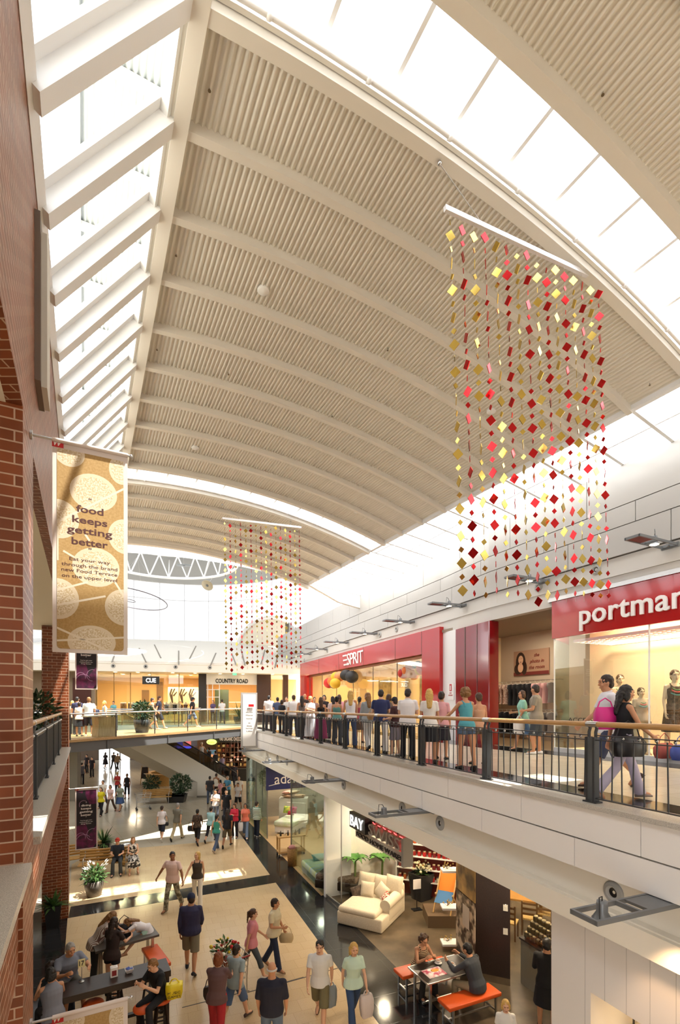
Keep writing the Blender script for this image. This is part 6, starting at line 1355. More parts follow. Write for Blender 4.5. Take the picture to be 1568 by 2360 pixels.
o = pillow_mesh(.5,.36,.16).build('cushion', hm('7fb0ac',.8)); o.location = (q.x+.3,q.y+1.15,.62); o.rotation_euler = (-1.1,0,.4); tag(o, 'teal cushion on the low blue bed in the bedding shop', 'cushion', 'cushions in the bedding shop')
# ---------------- cafe behind the dark pillar
q = Vector((5.2, 14.3, 0)); t = empty('dining_table', 'honey timber dining table seen past the dark pillar', 'table', q, -.4); mb = MB(); mb.box((0,0,.74),(1.5,.9,.05)); mb.build('tabletop', wood('honey_wood', hexc('b8853e'), hexc('96652a'), .4), t)
for x in (-.66,.66):
    for y in (-.36,.36): mb = MB(); mb.box((x,y,.36),(.08,.08,.72)); mb.build('leg', wood('honey_wood', hexc('b8853e'), hexc('96652a'), .4), t)
hw = wood('chair_wood', hexc('6e4a22'), hexc('54371a'), .45)
def dchair(label, p, rz):
    t = empty('dining_chair', label, 'chair', p, rz, 'timber dining chairs'); mb = MB(); mb.box((0,0,.45),(.42,.4,.04)); mb.build('seat', noisy('rush_seat', hexc('c9a868'), hexc('a88648'), 30, .8), t)
    for x in (-.19,.19):
        mb = MB(); mb.bar((x,-.18,0),(x,-.18,.45), .04, .04, (1,0,0)); mb.build('leg', hw, t); mb = MB(); mb.bar((x,.18,0),(x,.22,.95), .04, .04, (1,0,0)); mb.build('leg', hw, t)
    for z in (.6,.74,.88): mb = MB(); mb.box((0,.195+.02*(z-.45),z),(.36,.02,.06)); mb.build('back_slat', hw, t)
    return t
dc0 = dchair('timber slat-back dining chair at the near corner of the honey table', Vector((5.25,13.45,0)), -.4+math.pi)
dup(dc0, Vector((5.8,13.75,0)), -.5+math.pi, 'timber slat-back dining chair at the right side of the honey table'); dup(dc0, Vector((4.6,13.2,0)), 2.6, 'timber slat-back dining chair half hidden by the dark pillar')
q = Vector((4.35, 10.35, 0)); qd = (Vector((4.6,8.9,0))-P2).normalized(); qa = math.atan2(qd.y, qd.x)
t = empty('shop_counter', 'grey counter front with jars stacked on it beside the dark pillar', 'counter', q+Vector((.1,-.2,0)), qa); mb = MB(); mb.box((0,.25,.5),(1.9,.5,1.0)); mb.build('front', hm('8f8778',.4), t); mb = MB(); mb.box((0,.25,1.02),(1.95,.55,.04)); mb.build('worktop', dwood, t)
rj = random.Random(3); jr = None; cc = q+Vector((.1,-.2,0)); n_ = 0
cj = empty('pickle_jar', 'square dark jar with pale lid stacked on the counter beside the pillar', 'jar', (0,0,0), 0, 'jars stacked on the counter'); mb = MB(); mb.box((0,0,.055),(.1,.1,.11)); soft(mb.build('jar_body', hm('4a3a1e',.25), cj), .015, 2); mb = MB(); mb.lathe([(.04,.11),(.045,.115),(.045,.135),(0,.138)], (0,0,0), 12); mb.build('lid', hm('c9b48a',.35), cj)
for lay in range(4):
    for i in range(15-3*lay):
        for j in range(2 if lay < 3 else 1):
            pos = on(cc, qa, -.88+.118*i+.06*lay, .12+.14*j+.03*lay, 1.042+.14*lay)
            if n_ == 0: cj.location = pos; cj.rotation_euler = (0,0,qa)
            else: dup(cj, pos, qa+rj.uniform(-.1,.1))
            n_ += 1
for i in range(9):
    t = empty('number_tag', 'white table number card %s in the cluster above the stacked jars' % (str(i+7)), 'number card', on(cc, qa, .1+.09*i, .35+.05*(i % 2), 1.25), qa, 'table number cards'); mb = MB(); mb.cone((0,0,-.22),(0,0,.3), .005, .005, 5); mb.build('wire', steel, t); mb = MB(); mb.box((0,-.008,.36),(.075,.006,.13)); mb.build('card', wht, t); text(str(i+7), .06, (0,-.013,.36), (1,0,0), (0,0,1), hm('1b1a19',.4), t, 'lettering', None, .002)
t = empty('notice_sheet', 'dark printed notice stuck on the grey counter front', 'notice', on(cc, qa, .55, -.012, .72), qa); mb = MB(); mb.box((0,0,0),(.26,.008,.4)); mb.build('sheet', hm('3a3330',.5), t); mb = MB()
for z in (.12,.03,-.06,-.14): mb.box((0,-.006,z),(.2,.004,.03))
mb.build('print_lines', wht, t)
# ---------------- shopping trolleys
def trolley(label, p, rz, goods):
    t = empty('shopping_trolley', label, 'shopping trolley', p, rz); mb = MB(); W0, W1, H0, H1 = .2, .27, .48, .98
    bk = lambda f_, g_: Vector((lerp(-W0,W0,f_)*(1+.35*g_), 0, 0))
    def ring(g_): w_ = lerp(W0,W1,g_); y0, y1 = lerp(.34,.46,g_), lerp(-.34,-.40,g_); z = lerp(H0,H1,g_); return [Vector((-w_,y0,z)), Vector((w_,y0,z)), Vector((w_,y1,z)), Vector((-w_,y1,z))]
    for g_ in (0,.25,.5,.75,1): mb.tube(ring(g_), .006 if g_ < 1 else .011, 5, closed=True)
    a_, b_ = ring(0), ring(1)
    for k in range(4):
        for i in range(8): f_ = i/8; mb.cone(a_[k].lerp(a_[(k+1)%4], f_), b_[k].lerp(b_[(k+1)%4], f_), .004, .004, 4)
    for i in range(8): mb.cone(a_[0].lerp(a_[1], i/7), a_[3].lerp(a_[2], i/7), .004, .004, 4)
    mb.build('basket', steel, t); mb = MB()
    for x in (-.24,.24): mb.tube([(x,-.46,1.0),(x,-.42,.9),(x,-.36,.5),(x,-.36,.16)], .013, 6); mb.tube([(x,-.36,.18),(x*.8,.42,.16)], .013, 6)
    mb.build('frame', steel, t); mb = MB(); mb.tube([(-.26,-.47,1.0),(.26,-.47,1.0)], .017, 8); mb.build('handle', hm('8a1c1c' if goods else '55585a',.4), t)
    for x in (-.22,.22):
        for y in (-.36,.4): mb = MB(); mb.lathe([(.06,-.015),(.06,.015),(0,.015),(0,-.015)], (x*(1 if y < 0 else .8),y,.06), 14, axis=(1,0,0)); mb.lathe([(.02,0),(.02,.1)], (x*(1 if y < 0 else .8),y,.06), 8); mb.build('castor', black, t)
    return t
TR = gp(512,2312,0); trz = math.atan2(V2.y, V2.x)+.15
tr = trolley('shopping trolley full of groceries and flowers pushed through the concourse', TR+Vector((.1,.25,0)), trz, True)
rg = random.Random(6); tp_ = TR+Vector((.1,.25,0))
for i, (x, y, c_, s_, sz) in enumerate(((.06,.1,'e9e6e0','white carton',(.3,.2,.2)), (-.12,.22,'b8262a','red packet',(.12,.16,.24)), (.1,-.16,'d8a53a','yellow packet',(.14,.1,.22)), (-.1,-.1,'7c3a24','brown box',(.2,.2,.18)))):
    mb = MB(); mb.box((0,0,sz[2]/2), sz); o = soft(mb.build('grocery_pack', hm(c_,.6)), .015); o.location = on(tp_, trz, x, y, .72); o.rotation_euler = (0,0,trz+rg.uniform(-.3,.3)); tag(o, '%s in the full shopping trolley' % s_, 'grocery', 'groceries in the trolley')
mb = MB(); dried(mb, Vector((0,0,0)), 36, .4, 14, 3); leafy(mb, Vector((0,0,.15)), 90, .2, .2, 15, .12); o = mb.build('flower_bunch', [leaf, hm('c8262c',.6), hm('e3c63a',.6), hm('efe6d8',.6)]); o.location = on(tp_, trz, -.08, .05, .85); tag(o, 'bunch of red and yellow flowers on top of the shopping trolley', 'flowers')
trolley('empty wire shopping trolley parked in front of the far timber bench', gp(330,1866,0), -1.1, False)
# curved timber cart with blackboard under the escalator
q = gp(345,1815,0); t = empty('timber_kiosk', 'curved light timber kiosk counter under the escalator', 'kiosk', (q.x+.6,q.y+2,0)); mb = MB(); mb.lathe([(1.5,0),(1.6,.85),(1.75,.9),(1.5,.93),(1.2,.9)], (0,0,0), 40); mb.build('counter', slat, t)
t = empty('easel_board', 'timber framed blackboard easel beside the curved kiosk', 'easel', (q.x-.9,q.y+1.2,0)); mb = MB(); mb.bar((-.3,0,0),(-.25,.2,1.5), .04, .04, (0,1,0)); mb.bar((.3,0,0),(.25,.2,1.5), .04, .04, (0,1,0)); mb.build('frame', slat, t); mb = MB(); mb.slab([(-.27,.04,.5),(.27,.04,.5),(.24,.17,1.4),(-.24,.17,1.4)], (0,.02,0)); mb.build('blackboard', hm('2c2420',.6), t)
# ================================================================ people
rad = math.radians
SKIN = {'l': mat('skin_light', hexc('d9a888'), .55), 'm': mat('skin_mid', hexc('c48e6a'), .55), 't': mat('skin_tan', hexc('9a6644'), .55)}
HAIR = {k: mat('hair_'+k, hexc(v), .55) for k, v in dict(black='17120f', dark='2a1b13', brown='4a301d', light='80592f', blonde='c9a257', red='7a3f1e', grey='8f8a84', white='c4c0ba').items()}
def stripes(name, c1, c2, sc, ax=2):
    if name in MATS: return MATS[name]
    m = mat(name, c1, .8); N, L, b = nodes(m); tc = N.new('ShaderNodeTexCoord'); wv = N.new('ShaderNodeTexWave'); wv.bands_direction = 'XYZ'[ax]; wv.inputs['Scale'].default_value = sc
    r = N.new('ShaderNodeValToRGB'); r.color_ramp.elements[0].color = (*c1, 1); r.color_ramp.elements[1].color = (*c2, 1); r.color_ramp.elements[0].position = .45; r.color_ramp.elements[1].position = .55
    L.new(tc.outputs['Object'], wv.inputs['Vector']); L.new(wv.outputs['Fac'], r.inputs[0]); L.new(r.outputs[0], b.inputs['Base Color']); return m
PAT = {
 'camo': noisy('camo_cloth', hexc('a79f8c'), hexc('565244'), 9, .85, 2, lo=.42, hi=.58), 'pinstripe': stripes('brown_stripe_cloth', hexc('e4dcd4'), hexc('7a5a50'), 12, 0),
 'greenstripe': stripes('green_stripe_cloth', hexc('dfe4da'), hexc('5f8a74'), 4.2, 2), 'brownstripe': stripes('tan_stripe_cloth', hexc('c9ac84'), hexc('3a2a20'), 9, 2),
 'bw': noisy('black_white_print', hexc('e3ddd4'), hexc('2a2624'), 12, .85, 2, lo=.45, hi=.55), 'brownprint': noisy('brown_print_cloth', hexc('5a4636'), hexc('241a14'), 22, .85, 3, lo=.42, hi=.6), 'bluecamo': noisy('blue_board_cloth', hexc('6f86a8'), hexc('1f2c48'), 12, .85, 2, lo=.45, hi=.55),
}
HTEX = bpy.data.textures.new('hair_clouds', 'CLOUDS'); HTEX.noise_scale = .035; HTEX.noise_depth = 2
def cl(c): return PAT[c] if c in PAT else hm(c, .85)
def remeshed(mb, name, m, parent, vox, it=4):
    o = mb.build(name, m, parent); r = o.modifiers.new('union', 'REMESH'); r.mode = 'VOXEL'; r.voxel_size = vox; r.use_smooth_shade = True
    s_ = o.modifiers.new('smooth', 'SMOOTH'); s_.factor = .5; s_.iterations = it; return o
def cap(mb, p, q, r0, r1, n=10):   # tapered capsule
    p, q = Vector(p), Vector(q); d = (q-p); L = d.length; d = d.normalized() if L > 1e-6 else Vector((0,0,1)); a = d.orthogonal().normalized(); b = d.cross(a); rings = []
    for t, k in ((-1,.02),(-.8,.6),(-.45,.89),(0,1)): rings.append((p+d*r0*t, r0*k))
    for t, k in ((0,1),(.45,.89),(.8,.6),(1,.02)): rings.append((q+d*r1*t, r1*k))
    mb.loft([[c+(a*math.cos(6.2832*i/n)+b*math.sin(6.2832*i/n))*r for i in range(n)] for c, r in rings])
def ell(z, rx, ry, yc=0, n=18): return [Vector((rx*math.cos(6.2832*i/n), yc+ry*math.sin(6.2832*i/n), z)) for i in range(n)]
TOR = {'m': [(.84,.09,.08,0),(.90,.155,.11,-.005),(.97,.165,.115,-.005),(1.08,.15,.11,0),(1.2,.158,.118,.004),(1.32,.178,.124,.004),(1.40,.178,.112,0),(1.455,.135,.09,-.005),(1.49,.07,.065,-.005),(1.56,.058,.06,.004)],
       'f': [(.84,.09,.08,0),(.90,.165,.12,-.008),(.97,.162,.118,-.006),(1.08,.128,.098,0),(1.2,.138,.108,.005),(1.29,.152,.13,.012),(1.37,.15,.112,.006),(1.44,.115,.082,-.004),(1.485,.058,.056,-.005),(1.56,.05,.052,.004)]}
POSES = {
 'stand': dict(L=((4,3,4),(-2,4,4)), A=((2,10,14,.1),(4,10,14,.1)), lean=0, head=(8,0)),
 'stand2': dict(L=((8,10,5),(-3,2,3)), A=((10,8,70,.5),(0,12,10,.1)), lean=2, head=(4,-25)),
 'arms': dict(L=((3,3,4),(-3,4,4)), A=((14,10,95,.75),(12,10,92,.75)), lean=2, head=(18,0)),
 'walkL': dict(L=((24,8,1),(-20,22,1)), A=((-22,9,12,.1),(24,8,26,.15)), lean=3, head=(8,0)),
 'walkR': dict(L=((-20,22,1),(24,8,1)), A=((24,8,26,.15),(-22,9,12,.1)), lean=3, head=(8,0)),
 'stroll': dict(L=((14,6,2),(-12,16,2)), A=((-10,9,12,.1),(12,9,30,.2)), lean=2, head=(5,20)),
 'bagR': dict(L=((-14,18,2),(16,6,2)), A=((8,9,20,.1),(6,12,80,.55)), lean=2, head=(5,25)),
 'holdR': dict(L=((18,8,2),(-14,18,2)), A=((-8,9,14,.1),(10,28,18,-.1)), lean=0, head=(0,-35)),
 'holdL': dict(L=((-14,20,2),(18,8,2)), A=((6,26,12,-.1),(-6,38,16,-.25)), lean=0, head=(0,35)),
 'push': dict(L=((18,8,2),(-16,20,2)), A=((42,6,28,.1),(42,6,28,.1)), lean=10, head=(8,0)),
 'rail': dict(L=((4,4,4),(-4,6,4)), A=((34,26,24,-.1),(28,14,60,.3)), lean=6, head=(2,10)),
 'sit': dict(L=((84,84,6),(80,80,6)), A=((30,8,66,.35),(30,8,66,.35)), lean=6, head=(6,0)),
 'siteat': dict(L=((82,84,8),(78,86,8)), A=((38,14,92,.55),(36,14,95,.55)), lean=18, head=(24,0)),
 'sittable': dict(L=((84,84,8),(80,84,8)), A=((48,20,62,.5),(48,20,66,.5)), lean=20, head=(12,0)),
 'perch': dict(L=((58,62,8),(60,70,8)), A=((46,18,60,.5),(46,18,66,.5)), lean=16, head=(20,15)),
 'bend': dict(L=((8,4,5),(-2,4,5)), A=((52,12,28,.2),(56,12,30,.2)), lean=34, head=(20,15)),
 'sprawl': dict(L=((62,20,4),(70,24,4)), A=((70,20,60,.6),(70,20,60,.6)), lean=62, head=(10,0)),
}
def person(label, pos, face, h=1.74, g='m', pose='stand', skin='l', hair=('short','dark'), top=('tee','888888'), bot=('trousers','333333'), shoe='2a2826', girth=1.0, lev=1, seat=None, group=None, extra=None, child=False, kind='person', cat='person', mirror=False):
    P_ = POSES[pose]; vox = (.009, .014, .02)[lev]; s_ = h/1.75
    t = empty(kind, label, cat, pos, rad(face), group); t.scale = (s_, s_, s_)
    lean = rad(P_['lean']); hipx = .088 if g == 'm' else .09; shx = (.178 if g == 'm' else .152)*(1+.35*(girth-1)); hz = .93
    hips, knees, ank, toes = [], [], [], []
    for i, sd_ in enumerate((-1, 1)):
        a, k, b = [rad(v) for v in P_['L'][i]]; hp = Vector((sd_*hipx, 0, hz)); kn = hp+Vector((sd_*math.sin(b), math.sin(a)*math.cos(b), -math.cos(a)*math.cos(b)))*.43
        an = kn+Vector((sd_*math.sin(b)*.3, math.sin(a-k), -math.cos(a-k)))*.425; pt = max(-.9, min(.0, (a-k)*1.1 if (a-k) < -.2 else 0))
        hips.append(hp); knees.append(kn); ank.append(an); toes.append(Vector((sd_*.12, math.cos(pt), math.sin(pt))).normalized())
    if seat is not None: dz = (seat/s_+.10)-hz
    else: dz = .075-min(a_.z+(.14*min(0, to.z)) for a_, to in zip(ank, toes))
    off = Vector((0,0,dz)); hips = [p+off for p in hips]; knees = [p+off for p in knees]; ank = [p+off for p in ank]
    piv = Vector((0,0,.97)); RX = Matrix.Rotation(-lean, 3, 'X')
    def T(p, w=1.0): p = Vector(p); q = piv+RX @ (p-piv); return (p.lerp(q, w) if p.z < 1.1 else q)+off if p.z >= .97 else p+off
    def ring(z, rx, ry, yc=0, n=18): return [T(p) for p in ell(z, rx, ry, yc, n)]
    sh = [T((sd_*shx, -.005, 1.415)) for sd_ in (-1, 1)]; elb, wri, fdir = [], [], []
    for i, sd_ in enumerate((-1, 1)):
        f, b, e, inw = P_['A'][i]; f, b, e = rad(f), rad(b), rad(e); du = Vector((sd_*math.sin(b), math.sin(f)*math.cos(b), -math.cos(f)*math.cos(b))); el = sh[i]+du*.285
        df = Vector((sd_*(math.sin(b)*.5-inw), math.sin(f+e), -math.cos(f+e))).normalized(); elb.append(el); wri.append(el+df*.25); fdir.append(df)
    hp_, hy_ = rad(P_['head'][0]), rad(P_['head'][1]); HR = Matrix.Rotation(hy_, 3, 'Z') @ Matrix.Rotation(-hp_, 3, 'X'); hc = T((0,.012,1.635))
    Hd = lambda x, y, z: hc+HR @ Vector((x, y, z)); HM = HR
    gx = girth; tor = TOR[g]
    # ---- body: one continuous skin
    mb = MB(); mb.loft([ring(z, rx*(gx if .88 < z < 1.42 else 1), ry*(gx if .88 < z < 1.42 else 1), yc) for z, rx, ry, yc in tor])
    lg = (1 if g == 'm' else .98)*(1+.5*(gx-1))
    for i, sd_ in enumerate((-1, 1)):
        cap(mb, hips[i], knees[i], .082*lg, .056*lg); mid = knees[i].lerp(ank[i], .3); cap(mb, knees[i], mid, .052*lg, .054*lg); cap(mb, mid, ank[i], .054*lg, .036)
        cap(mb, ank[i], ank[i]+toes[i]*.13+Vector((0,0,-.035)), .036, .03); cap(mb, ank[i]-toes[i]*.03+Vector((0,0,-.03)), ank[i]+Vector((0,0,-.03)), .03, .03)
        ag = lg if g == 'm' else lg*.9; cap(mb, T((sd_*shx*.6,0,1.42)), sh[i], .05, .053*ag); cap(mb, sh[i], elb[i], .05*ag, .037*ag); cap(mb, elb[i], elb[i].lerp(wri[i], .3), .036*ag, .038*ag); cap(mb, elb[i].lerp(wri[i], .3), wri[i], .038*ag, .024)
        d = fdir[i]; pn_ = Vector((-sd_, 0, 0))-d*d.dot(Vector((-sd_, 0, 0))); pn_ = pn_.normalized() if pn_.length > .1 else Vector((0,0,-1)); w_ = d.cross(pn_).normalized()
        if w_.y < 0: w_ = -w_
        pal = wri[i]+d*.05; 
        for k_ in (-1, 0, 1): cap(mb, wri[i]+w_*.012*k_, wri[i]+d*.085+w_*.024*k_, .017, .014, 8)
        for k_, L_ in enumerate((.068, .078, .073, .057)):
            b0_ = wri[i]+d*.085+w_*(.033-.022*k_); c_ = b0_+(d*.82+pn_*.35).normalized()*L_*.55; cap(mb, b0_, c_, .0095, .009, 6); cap(mb, c_, c_+(d*.55+pn_*.8).normalized()*L_*.5, .009, .0075, 6)
        th = wri[i]+d*.03+w_*.03; tm = th+(d*.55+w_*.75+pn_*.2).normalized()*.045; cap(mb, th, tm, .013, .011, 6); cap(mb, tm, tm+(d*.85+w_*.2+pn_*.3).normalized()*.035, .011, .009, 6)
    mb.ball(hc+HR @ Vector((0,-.006,.01)), (.075,.095,.108), 16, 10, mat=HR); mb.ball(Hd(0,.022,-.058), (.056,.062,.062), 14, 8, mat=HR); cap(mb, Hd(0,.03,-.1), Hd(0,.062,-.098), .028, .02)
    cap(mb, Hd(0,.082,.022), Hd(0,.104,-.022), .009, .014, 8); mb.ball(Hd(0,.084,-.062),(.024,.012,.011), 10, 6, mat=HR); mb.ball(Hd(0,.08,.045),(.05,.014,.01), 10, 6, mat=HR)
    for sd_ in (-1, 1): mb.ball(Hd(sd_*.078,-.005,-.01),(.01,.02,.033), 8, 6, mat=HR); mb.ball(Hd(sd_*.04,.068,-.03),(.024,.02,.022), 8, 6, mat=HR)
    cap(mb, T((0,-.008,1.48)), hc+Vector((0,-.012,-.05)), .055 if g == 'm' else .047, .052 if g == 'm' else .046)
    remeshed(mb, 'body', SKIN[skin], t, vox, 3)
    if lev < 2:
        for sd_ in (-1, 1): mb = MB(); mb.ball(Hd(sd_*.031,.086,.022),(.013,.006,.007), 10, 6, mat=HR); mb.build('eye', hm('2a1c14', .3), t)
        mb = MB(); mb.ball(Hd(0,.096,-.061),(.022,.007,.006), 12, 6, mat=HR); mb.build('mouth', hm('9a4a40', .5), t)
        mb = MB()
        for sd_ in (-1, 1): mb.bar(Hd(sd_*.018,.093,.047), Hd(sd_*.047,.08,.044), .004, .005)
        mb.build('eyebrows', HAIR[hair[1]] if hair[1] in HAIR else HAIR['dark'], t)
    # ---- hair
    st, hcname = hair[0], hair[1]; hmat = HAIR.get(hcname) or HAIR['dark']
    mb = MB(); B_ = lambda x, y, z, r: mb.ball(Hd(x,y,z), r, 14, 9, mat=HR)
    if st == 'bald': mb.tube([Hd(.079*math.cos(a_),-.006+.097*math.sin(a_),.0) for a_ in [rad(150+240*i/12) for i in range(13)]], .018, 7)
    else:
        B_(0,-.022,.03,(.083,.099,.1)); B_(0,-.05,-.02,(.076,.065,.08))
        if st in ('long', 'wavy'):
            for k_ in range(13): q = T((0,-.078-.0045*k_+(.012*math.sin(k_*1.1) if st == 'wavy' else 0),1.62-.024*k_)); mb.ball(q,(.092-.0028*k_,.046-.001*k_,.05), 12, 8)
            for sd_ in (-1, 1): mb.ball(Hd(sd_*.068,-.02,-.05),(.026,.045,.09), 10, 7, mat=HR)
        elif st == 'bob':
            for sd_ in (-1, 1): B_(sd_*.066,-.012,-.03,(.03,.055,.08))
            B_(0,-.05,-.05,(.085,.058,.085))
        elif st == 'pony': B_(0,-.115,.03,(.035,.035,.035)); cap(mb, Hd(0,-.125,.03), T((0,-.13,1.42)), .035, .014)
        elif st == 'bun': B_(0,-.10,.06,(.05,.045,.045))
        elif st == 'curly':
            rr_ = random.Random(5)
            for k_ in range(34):
                a_, b_ = rr_.uniform(rad(170), rad(370)), rr_.uniform(-.7, 1.2); B_(.095*math.cos(a_)*math.cos(b_), -.02+.1*math.sin(a_)*math.cos(b_), .02+.1*math.sin(b_), (.034,.034,.034))
    if st in ('cap', 'beanie'):
        remeshed(mb, 'hair', HAIR['dark'], t, .012 if lev < 2 else .02, 2); mc = MB(); mc.ball(Hd(0,-.012,.04),(.09,.107,.1), 18, 10, mat=HR)
        if st == 'cap': mc.slab([Hd(.075*math.cos(a_), .06+.115*math.sin(a_), .045) for a_ in [rad(180*i/10) for i in range(11)]], HR @ Vector((0,0,.012)))
        mc.build('cap', cl(hair[2]), t)
    else:
        ho = remeshed(mb, 'hair', hmat, t, .010 if lev < 1 else .013 if lev < 2 else .02, 1)
        if lev < 2 and st != 'bald':
            dm = ho.modifiers.new('tousle', 'DISPLACE'); dm.texture = HTEX; dm.strength = .022; dm.mid_level = .42
    # ---- shirt
    kd = top[0]; tm_ = cl(top[1]); gv = (.012, .015, .02)[lev]; mb = MB(); e_ = .016 if kd not in ('tank', 'cami') else .009; hem = {'tee':.86,'shirt':.84,'long':.86,'polo':.86,'tank':.90,'cami':.91,'sless':.88,'dress':.86,'jumper':.86}.get(kd, .88)
    def grow(z): return gx if .88 < z < 1.42 else 1
    ztop = 1.345 if kd == 'cami' else 1.42 if kd == 'tank' else 1.492
    def tor_at(z):
        for (z0, a0, b0, c0), (z1, a1, b1, c1) in zip(tor[:-1], tor[1:]):
            if z0 <= z <= z1: f_ = (z-z0)/(z1-z0); return (lerp(a0,a1,f_), lerp(b0,b1,f_), lerp(c0,c1,f_))
        return tor[-1][1:]
    zsx = [hem]+[z for z, *_ in tor if hem+.03 < z < ztop-.02]+[ztop]; rings = []
    for z in zsx:
        rx, ry, yc = tor_at(max(z, .905)); ex = e_+(.03 if z < .95 and kd in ('tee','shirt','polo','long','jumper','half','sless') else .018 if z < 1.02 and kd in ('tee','shirt','polo','long','jumper') else 0)+(.01 if kd == 'jumper' else 0)+(.02 if kd in ('tank','cami') and z < 1.06 else 0)
        if kd == 'tank' and z > 1.38: rx *= .72
        rings.append(ring(z, rx*grow(z)+ex, ry*grow(z)+ex, yc))
    mb.loft(rings)
    if kd in ('cami', 'tank'):
        for sd_ in (-1, 1): mb.tube([T((sd_*.08,.10,1.33)), T((sd_*.085,.075,1.43)), T((sd_*.085,0,1.475)), T((sd_*.08,-.08,1.42)), T((sd_*.07,-.105,1.33))], .011 if kd == 'cami' else .018, 6)
    elif kd != 'sless':
        for i, sd_ in enumerate((-1, 1)):
            ag = lg if g == 'm' else lg*.92; cap(mb, T((sd_*shx*.55,0,1.415)), sh[i], .058*gx**.3, .066*ag)
            if kd in ('tee', 'polo', 'shirt', 'dress'): mb.cone(sh[i], sh[i].lerp(elb[i], .68), .062*ag, .06*ag, 14)
            elif kd == 'half': mb.cone(sh[i], elb[i], .062*ag, .056*ag, 14)
            else: mb.cone(sh[i], elb[i], .062*ag, .053*ag, 14); cap(mb, elb[i], elb[i], .053*ag, .053*ag); mb.cone(elb[i], wri[i].lerp(elb[i], .04), .053*ag, .036, 14)
    o = remeshed(mb, 'dress' if kd == 'dress' else 'shirt', tm_, t, gv, 4)
    if kd in ('polo', 'shirt'): mb = MB(); mb.tube([T((.062*math.cos(6.2832*i/16), -.004+.06*math.sin(6.2832*i/16), 1.497-.012*math.sin(6.2832*i/16))) for i in range(16)], .012, 6, closed=True); mb.build('collar', tm_, t)
    # ---- trousers / skirt
    kb, bm_ = bot[0], cl(bot[1]); mb = MB()
    wz = 1.03
    hip_r = [(.85,.115,.10,0),(.91,.16,.112,-.005),(.97,.162,.114,-.005),(wz,.15,.11,0)]
    if kb in ('trousers','jeans','capri','shorts','short','leggings'):
        mb.loft([ring(z, (rx if g == 'm' else rx*1.03)*gx+.008, ry*gx+.008, yc) for z, rx, ry, yc in hip_r]); fl = {'jeans':.066,'trousers':.074,'leggings':.052,'capri':.064}.get(kb, .07)
        for i in range(2):
            cap(mb, hips[i], hips[i], .094*lg, .094*lg)
            if kb in ('trousers','jeans','leggings'): cap(mb, hips[i], knees[i], .098*lg, .068*lg); mb.cone(knees[i], ank[i]+Vector((0,0,-.03)), .068*lg, fl*(1.25 if kb == 'jeans' and g == 'f' else 1), 14)
            elif kb == 'capri': cap(mb, hips[i], knees[i], .098*lg, .069*lg); mb.cone(knees[i], knees[i].lerp(ank[i], .5), .069*lg, .068*lg, 14)
            elif kb == 'shorts': mb.cone(hips[i], knees[i].lerp(ank[i], .06), .104*lg, .094*lg, 16)
            else: mb.cone(hips[i], hips[i].lerp(knees[i], .42), .102*lg, .098*lg, 16)
        remeshed(mb, 'shorts' if kb in ('shorts','short') else 'trousers', bm_, t, gv, 4)
    else:
        hz_ = {'skirt':.50,'long':.10,'mini':.66,'dress':.52}.get(kb, .5); rings = [ring(wz, .15*gx+.012, .11*gx+.012), ring(.95, .17*gx+.02, .125*gx+.02)]
        if seat is None:
            for f_ in (.33, .66, 1.0):
                z = lerp(.92, hz_, f_)+dz; ys = [];
                for i in range(2):
                    A_, B2 = (hips[i], knees[i]) if z > knees[i].z else (knees[i], ank[i]); q = (A_.z-z)/max(.01, A_.z-B2.z); ys.append(A_.lerp(B2, min(1.2, max(0, q))).y)
                yc = (min(ys)+max(ys))/2; ry = (max(ys)-min(ys))/2+.115+.04*f_; rx = .19*gx+(.09 if kb == 'long' else .05)*f_; rings.append([Vector((rx*(1+.03*math.sin(6*6.2832*j/24))*math.cos(6.2832*j/24), yc+ry*(1+.03*math.sin(6*6.2832*j/24))*math.sin(6.2832*j/24), z)) for j in range(18)])
                rings[-1] = [Vector((rx*math.cos(6.2832*j/18)*(1+.04*(j % 2)), yc+ry*math.sin(6.2832*j/18)*(1+.04*(j % 2)), z)) for j in range(18)]
            mb.loft(rings)
        else:
            mb.loft(rings); mh, mk, ma = hips[0].lerp(hips[1], .5), knees[0].lerp(knees[1], .5), ank[0].lerp(ank[1], .5); cap(mb, mh, mk, .12, .1); mb.cone(mk, mk.lerp(ma, .6), .12, .15, 14)
            for i in range(2): cap(mb, hips[i], knees[i], .115, .095); mb.cone(knees[i], knees[i].lerp(ank[i], .55), .095, .11, 14)
        remeshed(mb, 'skirt', bm_, t, gv, 4)
    # ---- shoes
    for i in range(2):
        mb = MB(); d = toes[i]; sd2 = Vector((d.y, -d.x, 0)).normalized(); up = sd2.cross(d); up = up if up.z > 0 else -up; c0 = ank[i]+up*-.075
        mb.loft([[c0+d*y+sd2*(wx*math.cos(6.2832*j/12))+up*max(0, hh*.5+hh*.5*math.sin(6.2832*j/12)) for j in range(12)] for y, wx, hh in ((-.085,.012,.03),(-.075,.034,.075),(-.03,.04,.085),(.03,.042,.078),(.09,.048,.055),(.14,.044,.045),(.175,.026,.035),(.185,.008,.02))])
        mb.build('shoe', cl(shoe), t)
    t['_hand'] = [tuple(w_) for w_ in wri]
    if extra: extra(t, dict(wri=wri, sh=sh, T=T, Hd=Hd, fdir=fdir, ring=ring))
    return t
def hand_world(t, i):
    a = t.rotation_euler.z; p = Vector(t['_hand'][i])*t.scale.x; return Vector((t.location.x+p.x*math.cos(a)-p.y*math.sin(a), t.location.y+p.x*math.sin(a)+p.y*math.cos(a), t.location.z+p.z))
